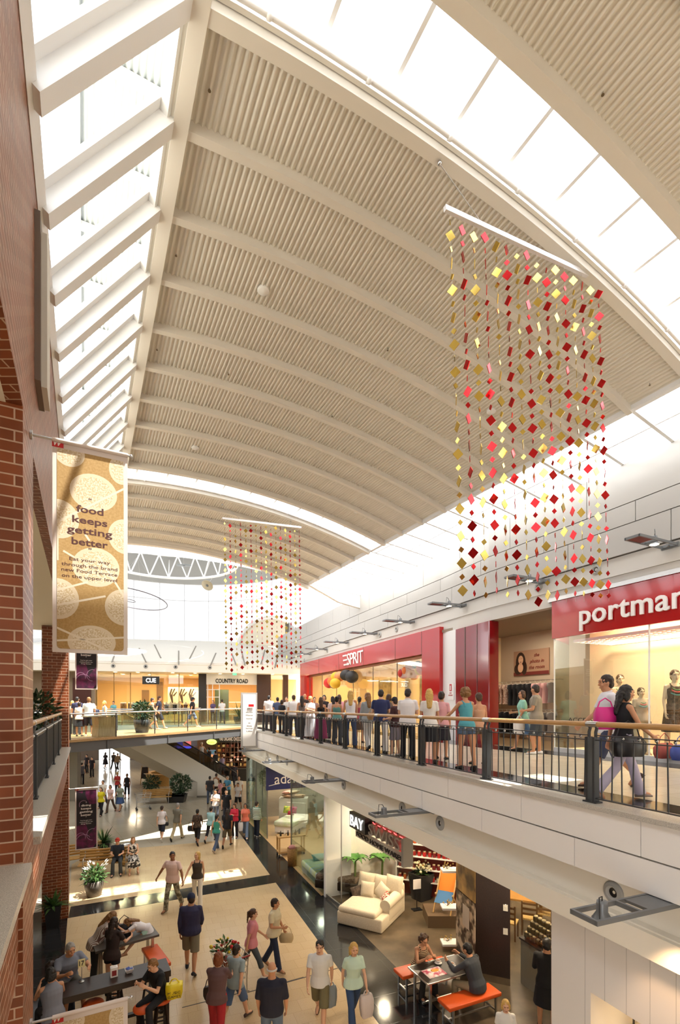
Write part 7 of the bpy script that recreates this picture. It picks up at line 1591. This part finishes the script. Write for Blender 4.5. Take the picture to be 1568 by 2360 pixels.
def bag(label, p, m, size=(.3,.11,.22), rz=0, strap=.28, cat='handbag', name='handbag'):
    t = empty(name, label, cat, p, rz); w_, d_, h_ = size; mb = MB(); mb.loft([[Vector((sx*a_, sy*b_, z)) for sx, sy in ((-1,-1),(0,-1.15),(1,-1),(1.08,0),(1,1),(0,1.15),(-1,1),(-1.08,0))] for a_, b_, z in ((w_*.42,d_*.4,-strap-h_),(w_*.5,d_*.5,-strap-h_*.7),(w_*.5,d_*.5,-strap-h_*.3),(w_*.42,d_*.2,-strap))]); mb.build('bag_body', m, t)
    mb = MB(); mb.tube([(-w_*.4,0,-strap),(-w_*.3,0,-strap*.4),(0,0,.0),(w_*.3,0,-strap*.4),(w_*.4,0,-strap)], .009, 6); mb.build('strap', m, t); return t
def carrier(label, p, m, txt=None, rz=0, size=(.3,.1,.36)):
    t = empty('carrier_bag', label, 'carrier bag', p, rz); w_, d_, h_ = size; mb = MB(); mb.loft([[Vector((sx*w_/2*k_, sy*d_/2*k2, z)) for sx, sy in ((-1,-1),(-.3,-1.2),(.4,-.9),(1,-1),(1,1),(.3,1.2),(-.4,.9),(-1,1))] for k_, k2, z in ((.8,.8,-h_-.08),(1,1.1,-h_*.8),(1.02,1,-h_*.4),(.9,.5,-.08))]); mb.build('bag_body', m, t)
    mb = MB(); mb.tube([(-w_*.3,0,-.09),(-w_*.12,0,-.01),(0,0,.0),(w_*.12,0,-.01),(w_*.3,0,-.09)], .012, 6); mb.build('handle', m, t)
    if txt:
        for i, s2 in enumerate(txt): text(s2, .045, (0,-d_/2*1.2-.004,-.2-.07*i), (1,0,0), (0,0,1), hm('1b1a19',.5), t, 'lettering', w_*.75, .002)
    return t
# ================================================================ the crowd, ground floor
G = lambda x, y: gp(x, y, 0)
ppl = {}
def gpers(key, label, x, yf, face, **k): ppl[key] = person(label, G(x, yf), face, **k); return ppl[key]
gpers('pink', 'man in pale pink T-shirt and camouflage trousers holding a blonde woman\u2019s hand', 398, 2098, 168, h=1.80, pose='holdL', skin='t', hair=('short','black'), top=('tee','e3c4ba'), bot=('trousers','camo'), shoe='6a4a34', girth=1.12, lev=0)
gpers('tank', 'blonde woman in dark brown tank top and white trousers holding a man\u2019s hand', 455, 2088, 190, h=1.70, g='f', pose='holdR', hair=('wavy','blonde'), top=('tank','3f362e'), bot=('jeans','e6dfd4'), shoe='d8d4cc', lev=0)
gpers('cap', 'man in navy cap and sweatshirt with khaki shorts walking away', 440, 2240, 8, h=1.83, pose='stroll', skin='m', hair=('beanie','dark','1b2440'), top=('jumper','2d2c4a'), bot=('shorts','7d7460'), shoe='1c1c22', girth=1.15, lev=0)
gpers('pinkw', 'woman in pink T-shirt and grey cropped trousers with a brown ponytail', 580, 2256, -75, h=1.64, g='f', pose='walkR', hair=('pony','brown'), top=('tee','d98c96'), bot=('capri','47505a'), shoe='e3ddd6', lev=0)
w5 = gpers('cream', 'woman in cream T-shirt and navy trousers carrying a beige shoulder bag', 632, 2235, -110, h=1.70, g='f', pose='bagR', skin='m', hair=('short','dark'), top=('tee','d9d0b0'), bot=('trousers','1f2a44'), shoe='8a6a4c', girth=1.12, lev=0)
gpers('plum', 'red-haired woman in plum top and red trousers seen from behind at the bottom', 500, 2412, 0, h=1.70, g='f', pose='push', hair=('bob','red'), top=('half','5f4546'), bot=('trousers','a8242c'), shoe='3a2a26', girth=1.15, lev=0)
gpers('boy', 'boy in pale blue T-shirt and denim shorts walking beside the trolley', 543, 2358, -25, h=1.57, pose='walkR', hair=('short','dark'), top=('tee','93a3a8'), bot=('shorts','4f668c'), shoe='4a3a34', lev=0)
gpers('navy', 'bald man in navy polo shirt and jeans seen from behind at the bottom edge', 627, 2452, 0, h=1.78, pose='stand', skin='m', hair=('bald','white'), top=('half','191a2c'), bot=('jeans','5a6a80'), shoe='3a342e', girth=1.2, lev=0)
gpers('white', 'man in white printed T-shirt and khaki shorts walking towards the camera', 738, 2366, 175, h=1.74, pose='walkL', hair=('short','black'), top=('tee','dcdcda'), bot=('shorts','726a4c'), shoe='4a3a2e', lev=0)
gpers('mint', 'blonde woman in mint T-shirt and flared jeans walking towards the camera', 815, 2366, 195, h=1.69, g='f', pose='walkR', hair=('long','blonde'), top=('tee','c3dccb'), bot=('jeans','32496f'), shoe='c8c2ba', lev=0)
p = hand_world(w5, 0); bag('beige shoulder bag carried by the woman in the cream T-shirt', p+Vector((.06,-.02,.12)), hm('c9b48c',.6), (.32,.12,.22), 0, .18)
carrier('white plastic carrier bag held by the blonde woman in mint', hand_world(ppl['mint'], 0)-Vector((0,0,.06)), hm('cfc3c0',.4), None, .4, (.24,.14,.42))
carrier('grey carrier bag held by the man in the white T-shirt', hand_world(ppl['white'], 0)-Vector((0,0,.06)), hm('8f9aa0',.4), None, .6, (.2,.08,.4))
bag('dark brown handbag swinging from the red-haired woman\u2019s arm', hand_world(ppl['plum'], 0)+Vector((-.05,0,-.02)), hm('2e201a',.5), (.3,.14,.24), .4, .2)
# seated and leaning, left tables
person('fair-haired boy in black T-shirt bent over a yellow bag on a bar stool', G(372,2392), 150, h=1.62, pose='siteat', seat=.76, hair=('short','light'), top=('tee','141418'), bot=('trousers','1c1c22'), lev=0)
carrier('yellow plastic bag with black print on the boy\u2019s lap at the bottom', G(372,2392)+Vector((.28,-.1,1.18)), hm('ecd21e',.4), ('MUSIC','GAMES'), .3, (.3,.2,.26))
person('woman in brown and white striped shirt leaning on the grey table', Vector((-5.55,11.0,0)), -62, h=1.68, g='f', pose='bend', hair=('long','light'), top=('long','pinstripe'), bot=('trousers','1a181a'), girth=1.2, lev=0)
person('long-haired woman in dark brown T-shirt and black shorts standing by the grey table', Vector((-4.95,10.55,0)), -12, h=1.68, g='f', pose='rail', hair=('long','dark'), top=('tee','2e1f1a'), bot=('short','14141c'), lev=0)
person('girl in white top and mint skirt sprawled across the grey table', Vector((-4.55,11.5,0)), 118, h=1.35, g='f', pose='sprawl', seat=.92, hair=('long','light'), top=('tee','e6e0e2'), bot=('short','b3d2bf'), shoe='b58a6a', lev=0)
bag('black handbag lying on the grey table beside the long-haired woman', Vector((-5.0,11.25,1.45)), hm('15141a',.5), (.3,.14,.3), .5, .2)
person('grey-haired man in a faded blue shirt sitting at the end of the bar table', Vector((-5.45,9.65,0)), -130, h=1.78, pose='sittable', seat=.76, skin='m', hair=('short','grey'), top=('tee','767b8a'), bot=('shorts','5a5650'), girth=1.22, lev=0)
person('dark-haired woman in grey sleeveless top eating at the bar table', Vector((-5.05,8.55,0)), 42, h=1.66, g='f', pose='siteat', seat=.76, skin='m', hair=('bob','black'), top=('sless','7a7b86'), bot=('trousers','1c1a20'), girth=1.15, lev=0)
person('person in dark clothes on a chair half hidden by the near brick pier', G(108,2380), -60, h=1.7, pose='sit', seat=.46, skin='m', hair=('short','dark'), top=('tee','23303c'), bot=('trousers','2a3442'), lev=1)
t = empty('table_number', 'yellow table number card 17 standing beside the grey-haired man', 'number card', on(tc, ta, -.55, .16, 1.062), ta); mb = MB(); mb.cone((0,0,0),(0,0,.28), .006, .006, 6); mb.lathe([(0,0),(.05,0),(.05,.01),(0,.012)], (0,0,0), 14); mb.build('stand', steel, t); mb = MB(); mb.box((0,0,.35),(.12,.008,.15)); mb.build('card', hm('e6d9a0',.5), t); text('17', .09, (0,-.006,.35), (1,0,0), (0,0,1), hm('1b1a19',.4), t, 'lettering', .085, .002, .02)
# bench couple
bf = math.degrees(ba-.15)-180
person('boy in red cap and navy T-shirt sitting on the timber bench', B1+Vector((math.cos(ba-.15)*.42, math.sin(ba-.15)*.42, 0)), bf, h=1.66, pose='sit', seat=.45, hair=('cap','light','a8321e'), top=('tee','1f2430'), bot=('trousers','3f4448'), lev=1)
person('woman in black and white patterned dress sitting on the timber bench', B1+Vector((math.cos(ba-.15)*.95, math.sin(ba-.15)*.95, 0)), bf+8, h=1.64, g='f', pose='sit', seat=.45, hair=('wavy','light'), top=('sless','bw'), bot=('skirt','bw'), shoe='b58a6a', lev=1)
# cafe
person('woman with curly brown hair in striped top sitting behind the coffees', on(CT, ca_, -.2, .62, 0), math.degrees(ca_)+180, h=1.66, g='f', pose='siteat', seat=.47, skin='m', hair=('curly','brown'), top=('tank','brownstripe'), bot=('trousers','2a2420'), lev=0)
person('man in dark grey shirt and khaki trousers sitting with his back turned', on(CT, ca_, .42, -.58, 0), math.degrees(ca_)+18, h=1.78, pose='sittable', seat=.47, skin='m', hair=('short','black'), top=('long','3a3d42'), bot=('trousers','9a8a6c'), girth=1.1, lev=0)
person('person in long black clothes standing at the counter beside the white kiosk box', Vector((4.0,9.4,0)), -30, h=1.78, pose='arms', skin='m', hair=('short','black'), top=('long','121114'), bot=('skirt','121114'), lev=1)
person('fair-haired child in white top at the very bottom edge', G(1166,2490), 170, h=1.35, g='f', pose='stand', hair=('bob','blonde'), top=('tee','dedad2'), bot=('shorts','7a8a9a'), lev=0)
# mid distance, walking
F2 = [
 ('woman in white T-shirt and dark shorts walking away, leftmost of the middle crowd', 373, 1937, 5, dict(g='f', h=1.64, pose='walkL', hair=('short','dark'), top=('tee','e3dde0'), bot=('shorts','1f2434'), shoe='d8d4cc')),
 ('man in olive shirt and khaki trousers walking away', 409, 1936, -8, dict(h=1.76, pose='walkR', hair=('short','grey'), top=('tee','77756a'), bot=('trousers','b5a684'), shoe='2a2420')),
 ('woman in brown patterned top and black cropped trousers walking away', 455, 1946, 4, dict(g='f', h=1.62, pose='walkL', skin='t', hair=('short','black'), top=('half','brownprint'), bot=('capri','15141a'), shoe='15141a', girth=1.15)),
 ('woman in pale aqua shirt and black cropped trousers walking away', 486, 1940, -10, dict(g='f', h=1.64, pose='walkR', hair=('short','dark'), top=('long','a3cdd2'), bot=('capri','1a1a24'), girth=1.1)),
 ('girl in teal tank top and jeans with dark ponytail', 499, 1962, -15, dict(g='f', h=1.62, pose='walkL', hair=('pony','black'), top=('tank','3f9a8c'), bot=('jeans','4a5a78'), shoe='b8aaa0')),
 ('man in black printed T-shirt and olive shorts walking away', 524, 1952, 0, dict(h=1.72, pose='walkR', skin='t', hair=('long','dark'), top=('tee','1b1c24'), bot=('shorts','5a503e'), shoe='2a2826', girth=1.1)),
 ('woman in red jacket and black trousers facing the camera', 541, 1930, 170, dict(g='f', h=1.62, pose='arms', hair=('bob','brown'), top=('long','d0304a'), bot=('trousers','1c1a24'))),
 ('woman in coral T-shirt and jeans walking towards the camera', 566, 1930, 185, dict(g='f', h=1.66, pose='walkL', skin='m', hair=('bob','dark'), top=('tee','e8806a'), bot=('jeans','7388a8'), shoe='e3ddd6')),
 ('person in green and white striped top looking into the bedding shop', 592, 1928, -35, dict(h=1.68, pose='stand', hair=('short','dark'), top=('long','greenstripe'), bot=('trousers','1d2436'), shoe='c8c4bc', girth=1.1)),
 ('man in white T-shirt with a red bag in the middle of the crowd', 497, 1893, 175, dict(h=1.74, pose='arms', skin='m', hair=('short','black'), top=('tee','ece6e8'), bot=('trousers','5a6070'))),
 ('tall man in black T-shirt in the middle of the crowd', 522, 1898, 180, dict(h=1.82, pose='stand', hair=('short','dark'), top=('tee','15151c'), bot=('trousers','2a2c38'))),
 ('woman in white blouse with crossbody bag and black shorts', 549, 1866, 178, dict(g='f', h=1.66, pose='walkR', skin='m', hair=('short','dark'), top=('tee','dfdde3'), bot=('shorts','15141a'))),
 ('woman in black vest top near the foot of the escalator', 517, 1868, 176, dict(g='f', h=1.66, pose='stand', hair=('bob','brown'), top=('sless','1a181a'), bot=('shorts','8a7c66'))),
 ('man in bright blue polo shirt near the foot of the escalator', 525, 1850, 165, dict(h=1.74, pose='stand2', hair=('short','grey'), top=('polo','5aa3cf'), bot=('shorts','3f4a42'))),
 ('bald man in white polo shirt behind the crossbody-bag woman', 551, 1852, 190, dict(h=1.74, pose='stand', skin='m', hair=('bald','grey'), top=('polo','e3dfd6'), bot=('trousers','8a8274'))),
 ('woman with dark ponytail in pink top near the escalator', 509, 1856, 60, dict(g='f', h=1.62, pose='stand2', hair=('pony','black'), top=('tee','dca0a8'), bot=('capri','3a3440'))),
 ('man in charcoal polo shirt and jeans standing with his back turned', 484, 1853, 10, dict(h=1.78, pose='stand', hair=('short','black'), top=('polo','3b3c44'), bot=('jeans','5a6a88'), girth=1.12)),
 ('man in white singlet beside the man in the charcoal polo', 499, 1843, -20, dict(h=1.76, pose='stand', skin='t', hair=('short','dark'), top=('tank','e3ddd0'), bot=('shorts','3a2a24'))),
 ('woman in yellow top beside the low plum banner', 233, 1880, 185, dict(g='f', h=1.66, pose='walkL', hair=('long','brown'), top=('tee','d8c81e'), bot=('trousers','17161c'))),
 ('man in white shirt behind the woman in yellow', 238, 1862, 180, dict(h=1.74, pose='walkR', skin='m', hair=('short','dark'), top=('shirt','d8d0c6'), bot=('trousers','2a2830'))),
 ('woman in pale pink blouse and brown trousers walking towards the camera', 255, 1872, 178, dict(g='f', h=1.64, pose='walkR', skin='m', hair=('bob','brown'), top=('tee','d8b8b4'), bot=('trousers','5a463a'))),
 ('woman in grey green top and blue skirt walking towards the camera', 277, 1868, 182, dict(g='f', h=1.64, pose='walkL', skin='m', hair=('short','dark'), top=('tee','8a9280'), bot=('skirt','3a5280'), girth=1.08)),
 ('person in red and white sunlit top carrying a bag', 271, 1836, 180, dict(g='f', h=1.68, pose='arms', hair=('short','blonde'), top=('tee','d84a4a'), bot=('trousers','3a3a44'))),
 ('person in black vest and cropped trousers beside the sunlit one', 293, 1840, 190, dict(g='f', h=1.68, pose='stand', skin='t', hair=('short','brown'), top=('sless','17141a'), bot=('capri','17141a'))),
 ('woman in a dark dress silhouetted against the far doors', 243, 1772, 0, dict(g='f', h=1.68, pose='walkL', hair=('long','dark'), top=('tee','1c1620'), bot=('skirt','1c1620'))),
 ('dark figure with backpack at the far left by the doors', 189, 1808, 0, dict(h=1.74, pose='stand', hair=('short','dark'), top=('tee','5a5860'), bot=('trousers','1a1820'))),
 ('tall dark figure right of the backpack wearer near the doors', 212, 1792, 180, dict(h=1.80, pose='stand', hair=('short','black'), top=('tee','1c1620'), bot=('trousers','141218'))),
 ('dark figure behind the backpack wearer near the far doors', 200, 1782, 170, dict(h=1.74, pose='stand', hair=('short','black'), top=('tee','2a2228'), bot=('trousers','141218'))),
 ('man in brown walking away near the far doors', 262, 1774, 5, dict(h=1.76, pose='walkR', hair=('short','dark'), top=('tee','2c2620'), bot=('trousers','1c1a1a'))),
 ('second figure in tan jacket near the far doors', 271, 1776, -5, dict(h=1.72, pose='walkL', hair=('short','dark'), top=('long','6a5640'), bot=('trousers','1c1a1a'))),
]
for lb_, x, y, f_, k in F2: person(lb_, G(x, y), f_, lev=1 if y > 1900 else 2, **k)
carrier('white carrier bag held by the woman in coral', G(556,1930)+Vector((0,-.1,.82)), hm('dcdce2',.4), None, .2, (.22,.1,.4))
bag('black handbag on the arm of the woman in brown patterned top', G(441,1946)+Vector((0,0,1.1)), hm('15141a',.5), (.3,.14,.24), .2, .25)
bag('small black bag carried by the woman in white at the left of the crowd', G(383,1937)+Vector((0,0,1.2)), hm('15141a',.5), (.22,.08,.16), .2, .35)
# on the escalator and at the counter
for lb_, x, yf, Y, f_, k in (
 ('woman in white top and jeans riding down the escalator', 465, 1766, 33.9, 200, dict(g='f', pose='rail', hair=('cap','dark','d9cfc4'), top=('tank','dcd8d8'), bot=('jeans','6a86ac'))),
 ('person in dark clothes riding up the escalator', 497, 1786, 34.0, 60, dict(pose='stand', hair=('short','black'), top=('tee','1b1a20'), bot=('trousers','15141a'))),
 ('person in mauve top lower on the escalator', 512, 1794, 34.1, 40, dict(g='f', pose='stand', hair=('short','red'), top=('tee','8f7f98'), bot=('trousers','5a5a66'))),
 ('person in black at the top of the escalator group', 482, 1778, 34.1, 70, dict(pose='stand', hair=('short','dark'), top=('tee','241f22'), bot=('trousers','15141a'))),
 ('person stepping onto the foot of the escalator', 540, 1813, 34.0, 30, dict(pose='walkR', skin='m', hair=('short','black'), top=('tee','2a2226'), bot=('trousers','1c1a20')))):
    person(lb_, at(x, yf, Y), f_, h=1.68, lev=2, **k)
# ================================================================ upper level
def rail_push(p, d=.55):
    k = (p-rp(p.y)).dot(nR)
    if k < d: r_ = p.x/p.y; Y = p.y; 
    else: return p
    while (Vector((r_*Y, Y, 0))-rp(Y)).dot(nR) < d: Y += .02
    return Vector((r_*Y, Y, p.z))
UPL = [
 ('man in white shirt and dark trousers in the queue at the railing', 940, 1588, 1756, -20, dict(pose='arms', hair=('short','dark'), top=('shirt','e6e2e2'), bot=('trousers','17171c'), girth=1.12, lev=0)),
 ('blonde woman in white top and black skirt at the railing', 990, 1588, 1757, -10, dict(g='f', pose='stand', skin='m', hair=('long','blonde'), top=('tee','e6e0da'), bot=('skirt','17171c'), shoe='2a2420', lev=0)),
 ('woman in pink top behind the blonde in the black skirt', 1018, 1594, 1750, -25, dict(g='f', pose='stand', skin='m', hair=('short','dark'), top=('tee','d8a0a4'), bot=('skirt','24222c'), lev=0)),
 ('curly-haired woman in teal halter top and denim shorts at the railing', 1076, 1585, 1772, 15, dict(g='f', pose='rail', skin='m', hair=('curly','light'), top=('tank','4f9aa6'), bot=('short','4f6078'), shoe='2a2420', lev=0)),
 ('tanned person half hidden behind the woman in teal', 1104, 1597, 1762, 10, dict(g='f', pose='stand', skin='m', hair=('short','brown'), top=('cami','c89a7a'), bot=('short','6a5a4c'), lev=1)),
 ('boy in dark cap and maroon T-shirt in the queue', 912, 1607, 1745, 60, dict(pose='stand2', hair=('cap','dark','2a2a30'), top=('tee','3f2226'), bot=('shorts','8a8490'), shoe='d8d0c0', lev=1)),
 ('man in navy T-shirt and white trousers at the railing', 878, 1590, 1742, -10, dict(pose='arms', hair=('short','black'), top=('tee','27305a'), bot=('trousers','dcdad8'), girth=1.08, lev=1)),
 ('woman in grey hooded top with a tan bag in the queue', 848, 1597, 1735, 20, dict(g='f', pose='bagR', hair=('long','light'), top=('long','9aa0a4'), bot=('trousers','d8d6d4'), lev=1)),
 ('blonde woman in white singlet and jeans in the queue', 808, 1592, 1730, 0, dict(g='f', pose='stand', skin='m', hair=('long','blonde'), top=('tank','e3e2e8'), bot=('jeans','34476c'), girth=1.08, lev=1)),
 ('dark-haired woman in teal strappy top in the queue', 777, 1605, 1722, -15, dict(g='f', pose='stand', skin='m', hair=('bun','black'), top=('cami','5f8f8a'), bot=('trousers','3a4048'), lev=1)),
 ('long-haired woman in black top and long magenta skirt', 740, 1607, 1716, 5, dict(g='f', pose='stand', skin='m', hair=('long','brown'), top=('cami','17151a'), bot=('long','8f2a5a'), lev=1)),
 ('woman in white dress in the queue', 716, 1605, 1706, 160, dict(g='f', pose='arms', skin='m', hair=('bun','blonde'), top=('tee','eeeaea'), bot=('long','e3e0e4'), lev=1)),
 ('woman in brown strappy top in the queue', 696, 1604, 1703, 10, dict(g='f', pose='stand', skin='m', hair=('long','dark'), top=('cami','6f6460'), bot=('trousers','2a2a30'), lev=1)),
 ('broad man in white T-shirt in the far queue', 677, 1602, 1699, 20, dict(pose='stand', hair=('short','brown'), top=('tee','efedee'), bot=('trousers','3a3a44'), girth=1.25, lev=1)),
 ('woman in black T-shirt left of the broad man in white', 650, 1613, 1694, -30, dict(g='f', pose='stand', hair=('bob','dark'), top=('tee','1a1c24'), bot=('trousers','2a2a34'), lev=2)),
 ('man in white polo shirt beside the directory sign', 620, 1603, 1689, 0, dict(pose='stand', hair=('short','black'), top=('polo','dcd8d6'), bot=('trousers','3a3640'), girth=1.1, lev=2)),
 ('bald man deep in the queue before the red portal', 703, 1599, 1686, 180, dict(pose='stand', skin='m', hair=('bald','grey'), top=('tee','3a2a2a'), bot=('trousers','2a2a30'), lev=2)),
 ('dark-haired person in blue deep in the far queue', 640, 1607, 1684, 20, dict(pose='stand', hair=('short','black'), top=('tee','4a5a7a'), bot=('trousers','2a2a30'), lev=2)),
 ('brown-haired person in grey top deep in the far queue', 661, 1606, 1684, 170, dict(g='f', pose='stand', hair=('short','brown'), top=('tee','c9c4c0'), bot=('trousers','2a2a30'), lev=2)),
 ('dark-haired woman deep in the queue behind the white dress', 725, 1607, 1690, 190, dict(g='f', pose='stand', hair=('short','dark'), top=('tee','8a6a6a'), bot=('trousers','2a2a30'), lev=2)),
 ('dark-haired woman behind the magenta skirt', 748, 1602, 1694, 170, dict(g='f', pose='arms', hair=('bob','black'), top=('tee','2a2228'), bot=('trousers','2a2a30'), lev=2)),
 ('woman in pink top behind the teal strappy top', 782, 1601, 1700, 15, dict(g='f', pose='stand', hair=('long','brown'), top=('tee','e0a2b4'), bot=('trousers','3a3a44'), lev=2)),
 ('woman in white and red behind the queue', 767, 1605, 1702, 25, dict(g='f', pose='stand', hair=('long','black'), top=('tee','d8c4c4'), bot=('trousers','3a3a44'), lev=2)),
 ('woman in crimson top right of the white singlet', 829, 1606, 1712, -15, dict(g='f', pose='stand', skin='m', hair=('pony','black'), top=('cami','b0485a'), bot=('skirt','5a463a'), lev=2)),
 ('dark-haired person hidden behind the man in navy', 896, 1600, 1722, 30, dict(g='f', pose='stand', hair=('bob','brown'), top=('tee','6a5a50'), bot=('trousers','3a3a44'), lev=2)),
 ('man in grey T-shirt and dark shorts outside the shop entry', 1237, 1578, 1738, 60, dict(pose='stand2', skin='m', hair=('short','dark'), top=('tee','8f8678'), bot=('shorts','3a4048'), shoe='e3e0e0', girth=1.12, lev=0)),
 ('woman in aqua top beside the man in grey outside the shop', 1206, 1592, 1733, 80, dict(g='f', pose='bagR', skin='m', hair=('bob','brown'), top=('tee','8fc4b4'), bot=('shorts','4a6a94'), lev=0)),
 ('man in white polo shirt walking past the lit window', 1404, 1551, 1815, 80, dict(pose='walkL', skin='m', hair=('short','dark'), top=('polo','e3e3ea'), bot=('shorts','3f4660'), shoe='4a3a34', lev=0)),
 ('dark-haired woman in black top and lilac trousers walking past the window', 1438, 1574, 1842, -95, dict(g='f', pose='walkL', skin='m', hair=('long','black'), top=('sless','100f14'), bot=('jeans','b8b0c4'), shoe='8a7a74', lev=0)),
]
for lb_, x, yh, yf, f_, k in UPL:
    p = rail_push(gp(x, yf, UP)); h = CZ-UP+(HZ-yh)*p.y/F; ppl[lb_[:14]] = person(lb_, p, f_, h=max(1.4, min(1.9, h)), **k); last = ppl[lb_[:14]]
    if x == 1438: lw = last
    if x == 848: hw_ = last
bag('black slouchy handbag at the hip of the woman in lilac trousers', lw.location+Vector((-.05,-.18,1.05)), hm('141318',.4), (.4,.16,.26), .1, .2)
bag('bright pink bag under the arm of the woman in black', lw.location+Vector((-.22,.05,1.35)), hm('d82a8a',.5), (.26,.12,.3), .1, .12)
bag('tan handbag of the woman in the grey hooded top', hw_.location+Vector((.14,-.2,1.18)), hm('a8845a',.5), (.34,.12,.2), .6, .12)
carrier('white carrier bag carried by the woman in aqua', gp(1198,1735,UP)+Vector((-.05,-.1,.98)), hm('e3e0e0',.4), None, .3, (.28,.1,.4))
# bridge and far gallery
BR = [
 ('man in white T-shirt and denim shorts standing on the bridge', 205, 1607, 1697, 20, 21.3, dict(pose='stand', skin='m', hair=('short','light'), top=('tee','d3dada'), bot=('shorts','2c303c'), shoe='cfc6b8', girth=1.08, lev=1)),
 ('dark-haired woman in white top and black skirt on the bridge', 183, 1618, 1697, 15, 21.2, dict(g='f', pose='stand', skin='m', hair=('short','dark'), top=('tee','e3dcd2'), bot=('skirt','1c1a20'), lev=1)),
 ('man in navy behind the woman in white on the bridge', 178, 1606, 1690, 10, 22.4, dict(pose='stand', hair=('short','black'), top=('tee','2c3050'), bot=('trousers','2a2a30'), lev=2)),
 ('small boy in navy on the bridge', 220, 1625, 1682, 190, 24.0, dict(pose='stand', hair=('short','brown'), top=('tee','2a3048'), bot=('shorts','c8c0b4'), lev=2)),
 ('blonde woman in light blue top on the bridge', 241, 1615, 1685, -60, 24.0, dict(g='f', pose='stand', skin='m', hair=('long','blonde'), top=('tank','9cb8cc'), bot=('trousers','4a4a54'), lev=2)),
 ('fair-haired person at the left end of the bridge', 167, 1615, 1688, 0, 22.8, dict(g='f', pose='stand', hair=('bob','blonde'), top=('tee','b8aca0'), bot=('trousers','4a4a54'), lev=2)),
 ('youth in dark singlet and grey shorts crossing the bridge', 350, 1607, 1680, -75, 25.0, dict(pose='walkL', skin='m', hair=('short','dark'), top=('tank','2a2434'), bot=('shorts','8a8678'), shoe='c8c2b8', lev=1)),
 ('bearded man in navy T-shirt crossing the bridge', 366, 1603, 1677, -70, 26.0, dict(pose='walkR', hair=('short','brown'), top=('tee','232638'), bot=('shorts','1f2230'), shoe='8a867c', lev=1)),
 ('man in black cap and T-shirt with blue board shorts on the bridge', 443, 1606, 1678, -60, 27.2, dict(pose='walkR', skin='m', hair=('cap','dark','20222c'), top=('tee','14141a'), bot=('shorts','bluecamo'), shoe='d8d4cc', lev=1)),
 ('woman in turquoise scarf at the far gallery balustrade', 262, 1616, 1664, 180, 30.5, dict(g='f', pose='arms', hair=('short','brown'), top=('tee','6fb0b8'), bot=('trousers','3a3a44'), lev=2)),
 ('man in white T-shirt with backpack walking in the far gallery', 512, 1611, 1664, 20, 34.2, dict(pose='walkL', hair=('short','dark'), top=('tee','e3e2e4'), bot=('trousers','4a4a54'), lev=2)),
 ('woman in purple before the orange lit shop', 491, 1614, 1664, 170, 34.5, dict(g='f', pose='stand', hair=('long','brown'), top=('tee','5a4a70'), bot=('trousers','2a2a34'), lev=2)),
 ('person in white at the left side of the directory sign', 577, 1613, 1670, 0, 31.5, dict(pose='stand', hair=('short','dark'), top=('tee','dcd8d8'), bot=('trousers','3a3640'), lev=2)),
 ('dark-haired shopper inside the far left shop', 324, 1618, 1660, 160, 36.5, dict(g='f', pose='stand', hair=('long','dark'), top=('tee','3a2a22'), bot=('trousers','2a2a30'), lev=2)),
 ('shopper in brown inside the far left shop beside the art panel', 416, 1616, 1660, 200, 36.8, dict(g='f', pose='stand', hair=('short','brown'), top=('tee','6a4a34'), bot=('trousers','2a2a30'), lev=2)),
]
for lb_, x, yh, yf, f_, Y, k in BR:
    z = UP if Y > 29 else lerp(4.93, 5.11, max(0, min(1, (Vector((at(x,1600,Y).x, Y, 0))-BA).dot(bd)/BL))); p = at(x, 1600, Y); p.z = z; h = CZ-z+(HZ-yh)*Y/F; person(lb_, p, f_, h=max(1.1, min(1.88, h)), **k)
# mannequins in the lit window
for lb_, x, yh, Yl, off_, f_, k in (('tall bald-headed mannequin in dark print dress at the right of the lit window', 1556, 1530, 10.35, 1.25, 165, dict(top=('tank','brownprint'), bot=('skirt','brownprint'))),
    ('mannequin in pale wrap top and beads in the middle of the lit window', 1478, 1585, 11.0, 1.0, 175, dict(top=('tee','c9b8a4'), bot=('trousers','d8c8ac'))),
    ('mannequin with brown wig at the back of the lit window', 1430, 1540, 12.0, 1.35, 165, dict(top=('cami','e3d5bd'), bot=('long','d8c8ac')))):
    q = wp(Yl, off_, UP+.1); r_ = (x-CX)/F; q.x = r_*q.y; hh = CZ-UP-.1+(HZ-yh)*q.y/F
    m_ = person(lb_, q, f_, h=max(1.5, min(1.95, hh)), g='f', pose='stand', skin='l', hair=('short','brown'), shoe='d8b89a', lev=1, kind='mannequin', cat='mannequin', **k)
    for ch in m_.children:
        if ch.name.startswith('body'): ch.data.materials.clear(); ch.data.materials.append(hm('e3cdb0', .4))
    mb = MB()
    for r2, z2, c2 in ((.1,1.36,0),(.085,1.40,1),(.115,1.30,2)):
        mb.tube([(r2*math.cos(6.2832*i/24), .05+r2*1.05*math.sin(6.2832*i/24), z2+.1-.16*(.5+.5*math.sin(6.2832*i/24))) for i in range(24)], .012, 6, c2, closed=True)
    mb.build('bead_necklace', [hm('c8302a',.3), hm('4a8a4a',.3), hm('2f8a8f',.3)], m_)
for x, hx, nm in ((1532, '9a4a44', 'large woven plum'), (1572, '3a4a94', 'blue fabric')):
    q = wp(10.2 if x < 1550 else 9.8, .55, UP+.66); q.x = (x-CX)/F*q.y; bag('%s handbag standing on the base of the lit window' % nm, q, hm(hx,.7), (.44,.2,.32), .4, .22)
d, n = wdir(12.0); t = wp(12.0, .03, 5.93); o = empty('window_lettering', 'dark serif lettering across the lit shop window glass', 'lettering', t); text('ACCESSORISE THIS', .11, (0,0,0), -d, (0,0,1), hm('2a2626',.5), o, 'letters', 1.75, .004)
